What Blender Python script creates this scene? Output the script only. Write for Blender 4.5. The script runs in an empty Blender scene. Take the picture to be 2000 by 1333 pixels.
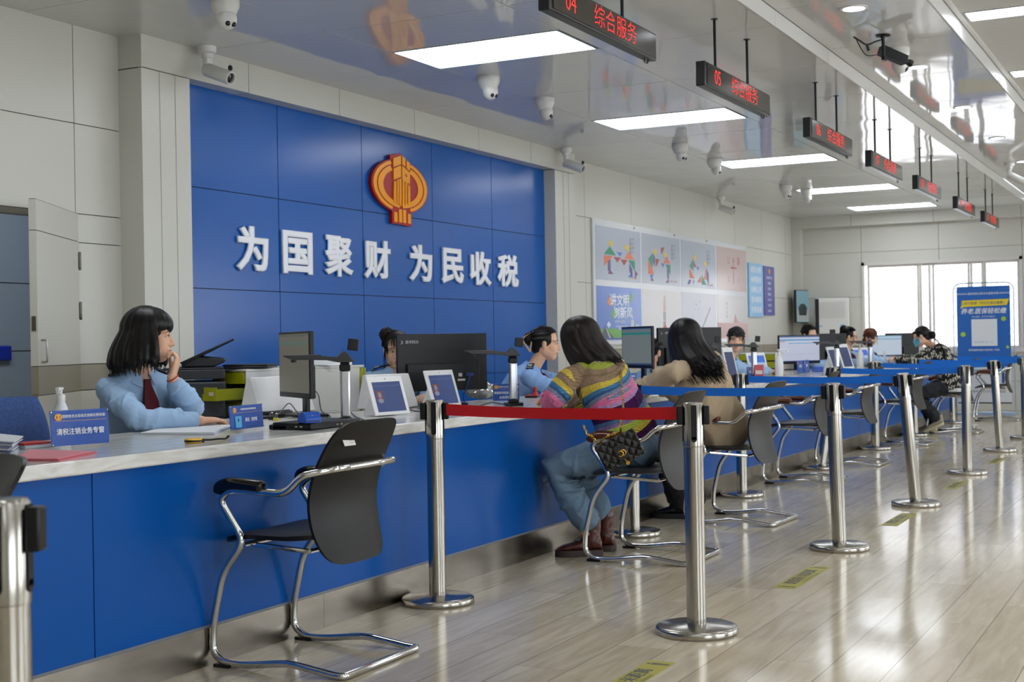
import bpy, bmesh, math, random
import numpy as np
from mathutils import Vector, Matrix, noise
sc = bpy.context.scene
C = sc.collection
random.seed(7)
PI = math.pi
# ------------------------------------------------------------------ camera
CAM_H, FPX = 1.15, 2649.1
YAW, PIT, ROL = math.radians(27.2692), math.radians(.1518), math.radians(-1.0292)
def _axes():
    cy, sy, cp, sp = math.cos(YAW), math.sin(YAW), math.cos(PIT), math.sin(PIT)
    fw = np.array([cy*cp, sy*cp, sp]); rt = np.array([sy, -cy, 0.0]); up = np.cross(rt, fw)
    cr, sr = math.cos(ROL), math.sin(ROL)
    return rt*cr+up*sr, -rt*sr+up*cr, fw
AR, AU, AF = _axes()
cam_d = bpy.data.cameras.new('camera'); cam = bpy.data.objects.new('camera', cam_d); C.objects.link(cam)
cam_d.sensor_width = 36; cam_d.lens = 36*FPX/2000; cam_d.clip_start = .05; cam_d.clip_end = 200
cam.matrix_world = Matrix(((AR[0], AU[0], -AF[0], 0), (AR[1], AU[1], -AF[1], 0), (AR[2], AU[2], -AF[2], CAM_H), (0, 0, 0, 1)))
cam_d.dof.use_dof = True; cam_d.dof.focus_distance = 5.9; cam_d.dof.aperture_fstop = 6.3
sc.camera = cam
# ------------------------------------------------------------------ world, exposure
w = bpy.data.worlds.new('sky'); sc.world = w; w.use_nodes = True
w.node_tree.nodes['Background'].inputs[0].default_value = (.88, .94, 1, 1)
w.node_tree.nodes['Background'].inputs[1].default_value = 8.5
sc.view_settings.view_transform = 'Standard'; sc.view_settings.look = 'None'
sc.view_settings.exposure = -0.35; sc.view_settings.gamma = 1; sc.view_settings.use_curve_mapping = False
cy_ = sc.cycles
cy_.use_denoising = True; cy_.max_bounces = 7; cy_.diffuse_bounces = 3; cy_.glossy_bounces = 4; cy_.transmission_bounces = 5
cy_.transparent_max_bounces = 8; cy_.caustics_reflective = False; cy_.caustics_refractive = False; cy_.sample_clamp_indirect = 4
PANEL_E = 12.5      # brightness of the ceiling panel lights
# rays from the lens to the world planes the things stand on
def _ray(x, y): return AF*FPX + AR*(x-1000) - AU*(y-666.5)
def onz(x, y, z): d = _ray(x, y); t = (z-CAM_H)/d[2]; return Vector(np.array([0, 0, CAM_H])+d*t)
def ony(x, y, Y): d = _ray(x, y); return Vector(np.array([0, 0, CAM_H])+d*(Y/d[1]))
def onx(x, y, X): d = _ray(x, y); return Vector(np.array([0, 0, CAM_H])+d*(X/d[0]))
# ------------------------------------------------------------------ materials
def lin(c):
    if isinstance(c, str): c = tuple(int(c[i:i+2], 16)/255 for i in (0, 2, 4))
    return tuple(((v/12.92) if v <= .04045 else ((v+.055)/1.055)**2.4) for v in c)
MATS = {}
def mat(name, col='808080', rough=.5, metal=0, spec=.5, coat=0, emit=None, es=0, alpha=1, trans=0, ior=1.5, sss=0, bump=None, var=None, aniso=0):
    """bump = (scale, strength, stretch xyz); var = (scale, amount) mottles the colour a little"""
    if name in MATS: return MATS[name]
    m = bpy.data.materials.new(name); m.use_nodes = True; n = m.node_tree.nodes; l = m.node_tree.links
    b = n['Principled BSDF']; c = lin(col)
    b.inputs['Base Color'].default_value = (*c, 1); b.inputs['Roughness'].default_value = rough; b.inputs['Metallic'].default_value = metal
    b.inputs['Specular IOR Level'].default_value = spec; b.inputs['Coat Weight'].default_value = coat; b.inputs['Coat Roughness'].default_value = .08
    b.inputs['Alpha'].default_value = alpha; b.inputs['Transmission Weight'].default_value = trans; b.inputs['IOR'].default_value = ior
    if aniso: b.inputs['Anisotropic'].default_value = aniso
    if sss:
        b.inputs['Subsurface Weight'].default_value = sss; b.inputs['Subsurface Radius'].default_value = (.02, .008, .004); b.inputs['Subsurface Scale'].default_value = .3
    if emit: b.inputs['Emission Color'].default_value = (*lin(emit), 1); b.inputs['Emission Strength'].default_value = es
    if bump or var:
        tc = n.new('ShaderNodeTexCoord'); mp = n.new('ShaderNodeMapping'); l.new(tc.outputs['Object'], mp.inputs['Vector'])
        if bump and len(bump) > 2: mp.inputs['Scale'].default_value = bump[2]
    if bump:
        t = n.new('ShaderNodeTexNoise'); t.inputs['Scale'].default_value = bump[0]; t.inputs['Detail'].default_value = 4
        l.new(mp.outputs[0], t.inputs['Vector']); bp = n.new('ShaderNodeBump'); bp.inputs['Strength'].default_value = bump[1]; bp.inputs['Distance'].default_value = .01
        l.new(t.outputs['Fac'], bp.inputs['Height']); l.new(bp.outputs[0], b.inputs['Normal'])
    if var:
        t = n.new('ShaderNodeTexNoise'); t.inputs['Scale'].default_value = var[0]; t.inputs['Detail'].default_value = 5; l.new(mp.outputs[0], t.inputs['Vector'])
        r = n.new('ShaderNodeValToRGB'); a = var[1]
        r.color_ramp.elements[0].position = .3; r.color_ramp.elements[1].position = .7
        r.color_ramp.elements[0].color = (*[v*(1-a) for v in c], 1); r.color_ramp.elements[1].color = (*[min(1, v*(1+a)) for v in c], 1)
        l.new(t.outputs['Fac'], r.inputs[0]); l.new(r.outputs[0], b.inputs['Base Color'])
    MATS[name] = m; return m
# ------------------------------------------------------------------ mesh builder
def frame(d, up=(0, 0, 1)):
    d = Vector(d).normalized(); u = Vector(up)
    s = u.cross(d)
    if s.length < 1e-4: s = Vector((1, 0, 0)).cross(d)
    s.normalize(); return d, s, d.cross(s)          # along, side, top
class MB:
    def __init__(self): self.v = []; self.f = []; self.m = []
    def add(self, vs, fs, mi=0):
        o = len(self.v); self.v += [tuple(p) for p in vs]; self.f += [tuple(i+o for i in f) for f in fs]; self.m += [mi]*len(fs); return self
    def box(self, x0, x1, y0, y1, z0, z1, mi=0, M=None):
        vs = [Vector((x, y, z)) for z in (z0, z1) for y in (y0, y1) for x in (x0, x1)]
        if M: vs = [M @ p for p in vs]
        return self.add(vs, [(0, 2, 3, 1), (4, 5, 7, 6), (0, 1, 5, 4), (2, 6, 7, 3), (0, 4, 6, 2), (1, 3, 7, 5)], mi)
    def rings(self, rs, mi=0, cap=True, close=False):
        n = len(rs[0]); o = len(self.v); fs = []
        k = len(rs)
        for i in range(k-(0 if close else 1)):
            a, b = i*n, ((i+1) % k)*n
            for j in range(n): fs.append((a+j, a+(j+1) % n, b+(j+1) % n, b+j))
        if cap and not close: fs.append(tuple(range(n-1, -1, -1))); fs.append(tuple((k-1)*n+j for j in range(n)))
        return self.add([p for r in rs for p in r], fs, mi)
    def lathe(self, prof, o=(0, 0, 0), n=24, mi=0, M=None, cap=True):
        rs = []
        for r, z in prof:
            ring = [Vector((r*math.cos(2*PI*j/n), r*math.sin(2*PI*j/n), z)) for j in range(n)]
            rs.append([(M @ p if M else p)+Vector(o) for p in ring])
        return self.rings(rs, mi, cap)
    def tube(self, pts, r, n=10, mi=0, close=False, up=(0, 0, 1), flat=1.0, cap=True):
        pts = [Vector(p) for p in pts]; k = len(pts); rs = []; ps = None
        for i, p in enumerate(pts):
            a = pts[(i-1) % k] if (close or i) else p; b = pts[(i+1) % k] if (close or i < k-1) else p
            d = (b-a)
            if d.length < 1e-7: d = Vector((0, 0, 1))
            d.normalize()
            if ps is None: _, s, t = frame(d, up)
            else:
                s = ps-d*ps.dot(d)
                if s.length < 1e-5: _, s, t = frame(d, up)
                s.normalize(); t = d.cross(s)
            ps = s; rr = r[i] if isinstance(r, (list, tuple)) else r
            rs.append([p+(s*math.cos(2*PI*j/n)+t*math.sin(2*PI*j/n)*flat)*rr for j in range(n)])
        return self.rings(rs, mi, cap, close)
    def ell(self, c, r, n=16, k=10, mi=0, R=None):
        c = Vector(c); r = (r, r, r) if isinstance(r, (int, float)) else r; rs = []
        for i in range(1, k):
            a = PI*i/k; rs.append([Vector((r[0]*math.sin(a)*math.cos(2*PI*j/n), r[1]*math.sin(a)*math.sin(2*PI*j/n), -r[2]*math.cos(a))) for j in range(n)])
        vs = [Vector((0, 0, -r[2]))]+[p for g in rs for p in g]+[Vector((0, 0, r[2]))]
        if R: vs = [R @ p for p in vs]
        fs = [(0, 1+(j+1) % n, 1+j) for j in range(n)]
        for i in range(k-2):
            for j in range(n): fs.append((1+i*n+j, 1+i*n+(j+1) % n, 1+(i+1)*n+(j+1) % n, 1+(i+1)*n+j))
        e = len(vs)-1; fs += [(e, e-n+j, e-n+(j+1) % n) for j in range(n)]
        return self.add([p+c for p in vs], fs, mi)
    def limb(self, pts, rad, n=14, mi=0, flat=1.0, up=(0, 0, 1)):
        self.tube(pts, list(rad), n, mi, flat=flat, up=up)
        for p, r in ((pts[0], rad[0]), (pts[-1], rad[-1])): self.ell(p, r*.98, n, 8, mi)
        return self
    def prism(self, poly, h0, h1, M=None, mi=0):
        """a flat outline in local x, z thickened along local y"""
        n = len(poly); vs = [Vector((x, h0, z)) for x, z in poly]+[Vector((x, h1, z)) for x, z in poly]
        if M: vs = [M @ p for p in vs]
        fs = [tuple(range(n)), tuple(range(2*n-1, n-1, -1))]+[(j, j+n, (j+1) % n+n, (j+1) % n) for j in range(n)]
        return self.add(vs, fs, mi)
    def mesh(self, name, mats, smooth=True):
        me = bpy.data.meshes.new(name); me.from_pydata([tuple(p) for p in self.v], [], self.f)
        for m in (mats if isinstance(mats, (list, tuple)) else [mats]): me.materials.append(m)
        me.polygons.foreach_set('material_index', self.m)
        bm = bmesh.new(); bm.from_mesh(me); bmesh.ops.recalc_face_normals(bm, faces=bm.faces); bm.to_mesh(me); bm.free()
        if smooth:
            me.polygons.foreach_set('use_smooth', [True]*len(me.polygons)); me.set_sharp_from_angle(angle=math.radians(38))
        me.update(); return me
def link(name, me, parent=None, loc=None, label=None):
    o = bpy.data.objects.new(name, me); C.objects.link(o)
    if parent is not None: o.parent = parent
    if loc is not None: o.location = loc
    if label: o['label'] = label
    return o
def obj(name, mb, mats, parent=None, bev=0, seg=2, loc=None, label=None, smooth=True, sub=0):
    o = link(name, mb.mesh(name, mats, smooth), parent, loc, label)
    if bev:
        b = o.modifiers.new('bevel', 'BEVEL'); b.width = bev; b.segments = seg; b.limit_method = 'ANGLE'; b.angle_limit = math.radians(40); b.harden_normals = False
    if sub:
        s = o.modifiers.new('sub', 'SUBSURF'); s.levels = sub; s.render_levels = sub
    return o
def tag(o, label, cat, group=None):
    o['label'] = label; o['category'] = cat
    if group: o['group'] = group
    return o
def thing(name, label, cat, loc=(0, 0, 0), rz=0, group=None):
    o = bpy.data.objects.new(name, None); C.objects.link(o); o.location = loc; o.rotation_euler = (0, 0, rz); o.empty_display_size = .05
    return tag(o, label, cat, group)
def struct(o): o['kind'] = 'structure'; return o
def kids(o): return [c for c in bpy.data.objects if c.parent == o]
def dup(root, loc, rz=None, label=None, group=None):
    def cp(o, par):
        c = o.copy(); C.objects.link(c)
        if par is not None: c.parent = par
        for k in kids(o): cp(k, c)
        return c
    r = cp(root, None); r.location = loc
    if rz is not None: r.rotation_euler = (0, 0, rz)
    if label: r['label'] = label
    if group: r['group'] = group
    return r
def arc(pts, rad, n=5):
    """round the corners of a polyline"""
    pts = [Vector(p) for p in pts]; out = [pts[0]]
    for i in range(1, len(pts)-1):
        p, a, b = pts[i], pts[i-1], pts[i+1]; r = rad[i] if isinstance(rad, (list, tuple)) else rad
        da, db = (a-p), (b-p); r1 = min(r, da.length*.48, db.length*.48); A = p+da.normalized()*r1; B = p+db.normalized()*r1
        for k in range(n+1):
            t = k/n; out.append(A*(1-t)**2+p*2*t*(1-t)+B*t*t)
    out.append(pts[-1]); return out
def spline(pts, n=6):
    pts = [Vector(p) for p in pts]; out = []
    for i in range(len(pts)-1):
        p0, p1, p2, p3 = pts[max(i-1, 0)], pts[i], pts[i+1], pts[min(i+2, len(pts)-1)]
        for k in range(n):
            t = k/n; out.append(.5*((2*p1)+(p2-p0)*t+(2*p0-5*p1+4*p2-p3)*t*t+(3*p1-p0-3*p2+p3)*t**3))
    out.append(pts[-1]); return out
def text_mesh(s, size=1, bold=0, extrude=0, wide=1, shear=0, align='CENTER', space=1, m=None):
    cu = bpy.data.curves.new('lettering', 'FONT'); cu.body = s; cu.size = size; e_ = max(extrude, .0003 if bold > 0 else 0); cu.extrude = e_
    if bold > 0: cu.bevel_depth = bold*size; cu.bevel_resolution = 0
    elif bold < 0: cu.offset = bold*size
    cu.align_x = align; cu.align_y = 'CENTER'; cu.shear = shear; cu.space_character = space; cu.resolution_u = 3
    o = bpy.data.objects.new('tmp', cu); C.objects.link(o)
    me = bpy.data.meshes.new_from_object(o.evaluated_get(bpy.context.evaluated_depsgraph_get()))
    bpy.data.objects.remove(o); bpy.data.curves.remove(cu)
    if bold > 0:
        for v in me.vertices:
            z = v.co.z; v.co.z = math.copysign(e_ if abs(z) > e_+bold*size*.5 else e_*.93, z)
    if wide != 1: me.transform(Matrix.Diagonal((wide, 1, 1, 1)))
    if m: me.materials.clear(); me.materials.append(m)
    return me
def text(name, s, size, m, M, parent=None, **k):
    """lettering read along local x with y up, facing local z, set by the matrix M (in the parent's frame)"""
    me = text_mesh(s, size, m=m, **k); me.transform(M); me.name = name
    return link(name, me, parent)
def facing(o, nx, ny, tilt=0):
    """matrix whose z looks along (nx, ny, 0), x runs to the viewer's right, y is up"""
    n = Vector((nx, ny, 0)).normalized(); x = Vector((-n.y, n.x, 0)); z = Vector((0, 0, 1))
    M = Matrix(((x.x, z.x, n.x, o[0]), (x.y, z.y, n.y, o[1]), (x.z, z.z, n.z, o[2]), (0, 0, 0, 1)))
    return M @ Matrix.Rotation(tilt, 4, 'X') if tilt else M
# common finishes
STEEL = mat('brushed_steel', 'aeaaa2', .2, 1, bump=(60, .02, (1, 1, .05)))
CHROME = mat('chrome', 'd5d5d5', .08, 1)
BLACK = mat('black_plastic', '121316', .38, spec=.3)
WHITE = mat('white_plastic', 'e8e8e8', .35)
BLUE = mat('blue_panel', '054f9e', .3, spec=.14)
INK = mat('white_print', 'eef1f6', .5)
# ================================================================== the room
ZC, ZM, ZR = 3.13, 3.23, 3.342
YB = 6.08
def ceil_mat():
    m = bpy.data.materials.new('glossy_ceiling'); m.use_nodes = True; n = m.node_tree.nodes; l = m.node_tree.links; b = n['Principled BSDF']
    b.inputs['Base Color'].default_value = (*lin('d3d3d1'), 1); b.inputs['Roughness'].default_value = .05; b.inputs['Specular IOR Level'].default_value = .5
    tc = n.new('ShaderNodeTexCoord'); mp = n.new('ShaderNodeMapping'); mp.inputs['Scale'].default_value = (.9, 1.3, 1); l.new(tc.outputs['Object'], mp.inputs[0])
    t = n.new('ShaderNodeTexNoise'); t.inputs['Scale'].default_value = 1.3; t.inputs['Detail'].default_value = 1.5; l.new(mp.outputs[0], t.inputs['Vector'])
    bp = n.new('ShaderNodeBump'); bp.inputs['Strength'].default_value = .10; bp.inputs['Distance'].default_value = .06
    l.new(t.outputs['Fac'], bp.inputs['Height']); l.new(bp.outputs[0], b.inputs['Normal']); return m
CEIL = ceil_mat()
GAP = mat('dark_joint', '25262a', .8)
PANEL = mat('cream_wall_panel', 'c9c7bd', .36, spec=.4)
MATTE = mat('matte_white_ceiling', 'c2c0be', .6)
FACE = mat('white_step_panel', 'd6d5d3', .3)
def panels(mb, us, vs, axis, p, th, gap=.005, skip=None):
    """panel boards with open joints: axis 'y' boards in x,z facing -y at y=p; 'x' boards in y,z facing -x at x=p; 'z' boards in x,y facing down at z=p"""
    for i in range(len(us)-1):
        for j in range(len(vs)-1):
            if skip and skip(i, j): continue
            a, b, c, d = us[i]+gap/2, us[i+1]-gap/2, vs[j]+gap/2, vs[j+1]-gap/2
            if axis == 'y': mb.box(a, b, p, p+th, c, d)
            elif axis == 'x': mb.box(p, p+th, a, b, c, d)
            else: mb.box(a, b, c, d, p, p+th)
    u0, u1, v0, v1 = us[0], us[-1], vs[0], vs[-1]; e = th*.55
    return (u0, u1, v0, v1, e)
XMIN, XMAX, YMIN = -3.0, 22.0, -4.2
# floor
def floor_mat():
    m = bpy.data.materials.new('plank_tile_floor'); m.use_nodes = True; n = m.node_tree.nodes; l = m.node_tree.links; b = n['Principled BSDF']
    geo = n.new('ShaderNodeNewGeometry'); sp = n.new('ShaderNodeSeparateXYZ'); l.new(geo.outputs['Position'], sp.inputs[0])
    def M(op, a, b_=None, c=None):
        q = n.new('ShaderNodeMath'); q.operation = op
        for i, v in enumerate((a, b_, c)):
            if v is None: continue
            if isinstance(v, (int, float)): q.inputs[i].default_value = v
            else: l.new(v, q.inputs[i])
        return q.outputs[0]
    v = M('DIVIDE', M('ADD', sp.outputs['Y'], -1.006+.2045*40), .2045); row = M('FLOOR', v); fv = M('FRACT', v)
    u = M('ADD', M('DIVIDE', M('ADD', sp.outputs['X'], -5.2+1.325*20), 1.325), M('MULTIPLY', M('ADD', row, -40), .3333+.0)); col = M('FLOOR', u); fu = M('FRACT', u)
    lv = M('LESS_THAN', M('MINIMUM', fv, M('SUBTRACT', 1, fv)), .009); lu = M('LESS_THAN', M('MINIMUM', fu, M('SUBTRACT', 1, fu)), .0010)
    line = M('MULTIPLY', M('MAXIMUM', lv, M('MULTIPLY', lu, .6)), .75)
    cv = n.new('ShaderNodeCombineXYZ'); l.new(row, cv.inputs[0]); l.new(col, cv.inputs[1])
    wn = n.new('ShaderNodeTexWhiteNoise'); wn.noise_dimensions = '2D'; l.new(cv.outputs[0], wn.inputs['Vector'])
    mp = n.new('ShaderNodeMapping'); mp.inputs['Scale'].default_value = (1.6, 14, 1); l.new(geo.outputs['Position'], mp.inputs[0])
    off = n.new('ShaderNodeVectorMath'); off.operation = 'ADD'; l.new(mp.outputs[0], off.inputs[0])
    sc3 = n.new('ShaderNodeVectorMath'); sc3.operation = 'SCALE'; sc3.inputs['Scale'].default_value = 30; l.new(wn.outputs['Color'], sc3.inputs[0]); l.new(sc3.outputs[0], off.inputs[1])
    gr = n.new('ShaderNodeTexNoise'); gr.inputs['Scale'].default_value = 1.4; gr.inputs['Detail'].default_value = 6; gr.inputs['Distortion'].default_value = 1.2; l.new(off.outputs[0], gr.inputs['Vector'])
    rp = n.new('ShaderNodeValToRGB'); rp.color_ramp.elements[0].position = .3; rp.color_ramp.elements[1].position = .72
    rp.color_ramp.elements[0].color = (*lin('bdae92'), 1); rp.color_ramp.elements[1].color = (*lin('dccfb6'), 1)
    l.new(M('ADD', M('MULTIPLY', gr.outputs['Fac'], .8), M('MULTIPLY', wn.outputs['Value'], .22)), rp.inputs[0])
    mx = n.new('ShaderNodeMix'); mx.data_type = 'RGBA'; l.new(line, mx.inputs[0]); l.new(rp.outputs[0], mx.inputs[6]); mx.inputs[7].default_value = (*lin('6d6252'), 1)
    l.new(mx.outputs[2], b.inputs['Base Color'])
    sm = n.new('ShaderNodeTexNoise'); sm.inputs['Scale'].default_value = 2.2; sm.inputs['Detail'].default_value = 4; l.new(geo.outputs['Position'], sm.inputs['Vector'])
    l.new(M('ADD', M('MULTIPLY', sm.outputs['Fac'], .10), .075), b.inputs['Roughness'])
    bp = n.new('ShaderNodeBump'); bp.inputs['Strength'].default_value = .25; bp.inputs['Distance'].default_value = .002; l.new(M('SUBTRACT', 1, line), bp.inputs['Height'])
    sl = n.new('ShaderNodeTexNoise'); sl.inputs['Scale'].default_value = 1.1; sl.inputs['Detail'].default_value = 2; l.new(geo.outputs['Position'], sl.inputs['Vector'])
    bp2 = n.new('ShaderNodeBump'); bp2.inputs['Strength'].default_value = .06; bp2.inputs['Distance'].default_value = .03; l.new(sl.outputs['Fac'], bp2.inputs['Height']); l.new(bp.outputs[0], bp2.inputs['Normal'])
    l.new(bp2.outputs[0], b.inputs['Normal']); b.inputs['Specular IOR Level'].default_value = .55
    return m
mb = MB(); mb.box(XMIN-.3, XMAX+.3, YMIN-.3, 9.2, -.12, 0); struct(obj('floor', mb, floor_mat(), smooth=False))
# ceiling: low glossy part, middle strip, matte part, with the two steps between them
LX = [(4.43, 5.07), (7.74, 8.38), (11.06, 11.69), (14.37, 15.01), (17.68, 18.32), (20.5, 21.14)]     # panel lights of the low part
cx = [XMIN-.1]+[3.03+1.335*k for k in range(-4, 15)]; cx = sorted(x for x in cx if x < XMAX)+[XMAX+.2]
cx = [XMIN-.1]+[x for x in cx if x > XMIN+.2]
mb = MB(); holes = []
lys = [2.415, 3.62, 4.87, 6.3]
def zpanels(mb, xs, ys, z, mi, lights, lo, hi):
    for i in range(len(xs)-1):
        for j in range(len(ys)-1):
            a, b, c, d = xs[i]+.0035, xs[i+1]-.0035, ys[j]+.0035, ys[j+1]-.0035
            cut = sorted(q for q in lights if q[0] < b and q[1] > a and abs(c-lo) < .3 and abs(d-hi) < .3)
            x = a
            for q in cut:
                if q[0]-x > .01: mb.box(x, q[0], c, d, z, z+.03, mi)
                x = max(x, q[1])
            if b-x > .01: mb.box(x, b, c, d, z, z+.03, mi)
zpanels(mb, cx, lys, ZC, 0, LX, 3.62, 4.87)
zpanels(mb, cx, [1.52, 2.405], ZM, 0, [], 0, 0)
mb.box(XMIN-.1, XMAX+.2, 2.44, 6.3, ZC+.008, ZC+.012, 1); mb.box(XMIN-.1, XMAX+.2, 1.55, 2.40, ZM+.008, ZM+.012, 1)
RX = [(2.58+2.33*k, 2.58+2.33*k+.29) for k in range(-2, 9)]
zr_rows = [(.26, 1.46), (-2.3, -1.1)]
yy = [YMIN-.1, -2.3, -1.1, .26, 1.46, 1.52]
for i in range(len(yy)-1):
    c, d = yy[i], yy[i+1]; x = XMIN-.1
    for a, b in (RX if (c, d) in zr_rows else []):
        mb.box(x, a, c, d, ZR, ZR+.03, 2); x = b
    mb.box(x, XMAX+.2, c, d, ZR, ZR+.03, 2)
mb.box(XMIN-.1, XMAX+.2, YMIN-.1, 1.52, ZR+.07, ZR+.09, 1)
for i in range(len(cx)-1):
    a, b = cx[i]+.002, cx[i+1]-.002
    mb.box(a, b, 2.407, 2.414, ZC-.004, ZM-.001, 3); mb.box(a, b, 1.510, 1.519, ZM-.002, ZR-.002, 3)
mb.box(XMIN-.1, XMAX+.2, 1.47, 1.50, ZR-.012, ZR+.001, 3)
mb.box(XMIN-.3, XMAX+.3, YMIN-.3, 9.2, 3.6, 3.7, 1)  # unseen roof slab added to keep sky light out of the ceiling gaps
struct(obj('ceiling', mb, [CEIL, GAP, MATTE, FACE], smooth=False))
# panel lights
def emis(name, col, e):
    m = bpy.data.materials.new(name); m.use_nodes = True; b = m.node_tree.nodes['Principled BSDF']
    b.inputs['Base Color'].default_value = (*([.8]*3 if e > 3 else [.02]*3), 1); b.inputs['Emission Color'].default_value = (*lin(col), 1); b.inputs['Emission Strength'].default_value = e; return m
LAMP = emis('lit_diffuser', 'f2f8ff', PANEL_E); ALU = mat('aluminium_trim', 'b9c2c4', .3, .8)
def lamp_panel(x0, x1, y0, y1, z, label, group):
    t = thing('ceiling_light', label, 'light', ((x0+x1)/2, (y0+y1)/2, z), 0, group)
    hx, hy = (x1-x0)/2-.003, (y1-y0)/2-.004
    f = MB()
    for s in (-1, 1):
        f.box(-hx, hx, s*hy-.012*(s > 0), s*hy+.012*(s < 0), -.004, .007); f.box(s*hx-.012*(s > 0), s*hx+.012*(s < 0), -hy+.012, hy-.012, -.004, .007)
    obj('frame', f, ALU, t, smooth=False)
    d = MB(); d.box(-hx+.013, hx-.013, -hy+.013, hy-.013, .002, .0065); obj('diffuser', d, LAMP, t, smooth=False)
names = ['out of view above the front clerk', 'nearest and widest of the counter row, above the emblem', 'second of the counter row, below sign 05', 'third of the counter row, below sign 06', 'fourth of the counter row, below sign 07', 'farthest and smallest of the counter row, by the end wall']
for (a, b), nm in zip(LX, names): lamp_panel(a, b, 3.625, 4.865, ZC, 'bright rectangular ceiling panel light, '+nm, 'panel lights above the counter')
for ri, (c, d) in enumerate(zr_rows):
    for k, (a, b) in enumerate(RX):
        nm = {5: 'slim white panel light let into the matte ceiling at the top right corner', 6: 'slim white panel light in the matte ceiling at the right edge, second from the corner'}.get(k) if ri == 0 else None
        lamp_panel(a, b, c, d, ZR, nm or 'slim panel light in the matte ceiling outside the frame, row %s bay %s' % ('near' if ri else 'inner', 'abcdefghijkl'[k]), 'slim panel lights in the matte ceiling')
for k, x in enumerate([4.3, 6.44, 8.58, 10.70, 12.80, 15.0, 17.2, 19.3]):
    lb = ['beyond the frame', 'just above the frame', 'top of the picture beside the step', 'right under the lens of the black camera', 'above the banner stand reflection, third in view', 'fourth in view, small and flat', 'fifth, by the small white camera', 'farthest tiny one']
    t = thing('downlight', 'round recessed downlight in the glossy middle strip, '+lb[k], 'light', (x, 1.962, ZM), 0, 'downlights of the middle strip')
    r = MB(); r.lathe([(.085, 0), (.085, -.006), (.07, -.008), (.066, 0)], n=28, cap=False); obj('trim_ring', r, WHITE, t)
    d = MB(); d.lathe([(.001, -.002), (.068, -.002), (.068, -.0005), (.001, -.0005)], n=28); obj('diffuser', d, LAMP, t)
# ---- back wall, left stretch with the door opening (x from the near end to the column)
DADO = mat('brown_dado_band', '8f8776', .4)
CREAM2 = mat('pale_lower_panel', 'c3c0b2', .4)
def wall_y(name, xs, y, zs, mats_rows, skip=None, th=.05):
    m = MB()
    for i in range(len(xs)-1):
        for j in range(len(zs)-1):
            if skip and skip(xs[i], xs[i+1], zs[j]): continue
            m.box(xs[i]+.003, xs[i+1]-.003, y, y+th, zs[j]+.0025, zs[j+1]-.0025, mats_rows[j])
            m.box(xs[i]-.001, xs[i+1]+.001, y+.012, y+th+.02, zs[j]-.001, zs[j+1]+.001, 3)
    return struct(obj(name, m, [PANEL, DADO, CREAM2, GAP], smooth=False))
ZS = [0, .45, .92, 1.078, 1.815, 2.535, 3.2]; ROWS = [2, 2, 1, 0, 0, 0]
DOORX0, DOORX1, DOORZ = 4.95, 6.075, 1.99
wall_y('wall_left', [XMIN-.1, -.9, .43, 1.76, 3.1, 4.4, DOORX0, DOORX1, 6.60], YB, [0, .45, .92, 1.078, 1.815, DOORZ, 2.535, 3.2], [2, 2, 1, 0, 0, 0, 0], skip=lambda a, b, z: abs(a-DOORX0) < .01 and z < DOORZ-.01)
# room beyond the doorway
m = MB(); BEY = mat('blue_grey_wall', '8b98a3', .5)
for z0, z1 in ((0, .62), (.62, 1.17), (1.17, 1.72), (1.72, 3.0)): m.box(2.5, 9.5, 8.6, 8.7, z0+.004, z1-.004)
m.box(2.5, 9.5, 8.63, 8.75, 0, 3, 1); m.box(9.5, 9.6, 6.15, 8.7, 0, 3); m.box(2.4, 2.5, 6.15, 8.7, 0, 3); m.box(2.4, 9.6, 6.16, 8.7, 3.0, 3.05)
struct(obj('wall_beyond_door', m, [BEY, GAP], smooth=False))
# door leaf standing open, seen at the left edge
for k, (xx, nm) in enumerate(((3.6, 'left'), (5.2, 'middle'), (6.8, 'right'))): lamp_panel(xx, xx+1.2, 7.1, 7.7, 2.99, 'unseen panel light added to brighten the room beyond the doorway, the %s one' % nm, 'added panel lights beyond the doorway')  # lamps added out of sight to brighten the dark back room
he = Vector((DOORX1-.012, YB-.012, 0)); fe = onz(62, 388, 1.985); fe.z = 0
hd = fe-he; DL = hd.length; ang = math.atan2(hd.y, hd.x)
door = bpy.data.objects.new('door_1', None); C.objects.link(door); door.location = he; door.rotation_euler = (0, 0, ang)
struct(door); door['label'] = 'cream panelled door leaf standing open at the left edge with worn edge'; 
m = MB()
for z0, z1, k in ((.02, .45, 2), (.45, .92, 2), (.92, 1.078, 1), (1.078, 1.815, 0), (1.815, 1.985, 0)):
    m.box(.02, DL-.002, -.02, .02, z0+.002, z1-.002, k); m.box(.018, DL-.004, -.017, .017, z0-.001, z1+.001, 3)
obj('leaf', m, [PANEL, DADO, CREAM2, GAP], door, smooth=False)
WOOD = mat('raw_wood_edge', '8a6a4c', .7, var=(20, .25))
m = MB(); m.box(DL-.003, DL+.0015, -.012, .014, .3, .93); obj('bare_edge', m, WOOD, door, smooth=False)
LATCH = mat('dull_metal', '6f6a60', .4, .9)
m = MB(); m.box(DL-.003, DL+.003, -.011, .011, 1.27, 1.35); m.lathe([(.001, 0), (.006, 0), (.006, .004), (.001, .005)], n=10, M=Matrix.Translation((DL+.002, 0, 1.31)) @ Matrix.Rotation(PI/2, 4, 'Y'))
obj('latch_plate', m, LATCH, door, smooth=False)
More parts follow.
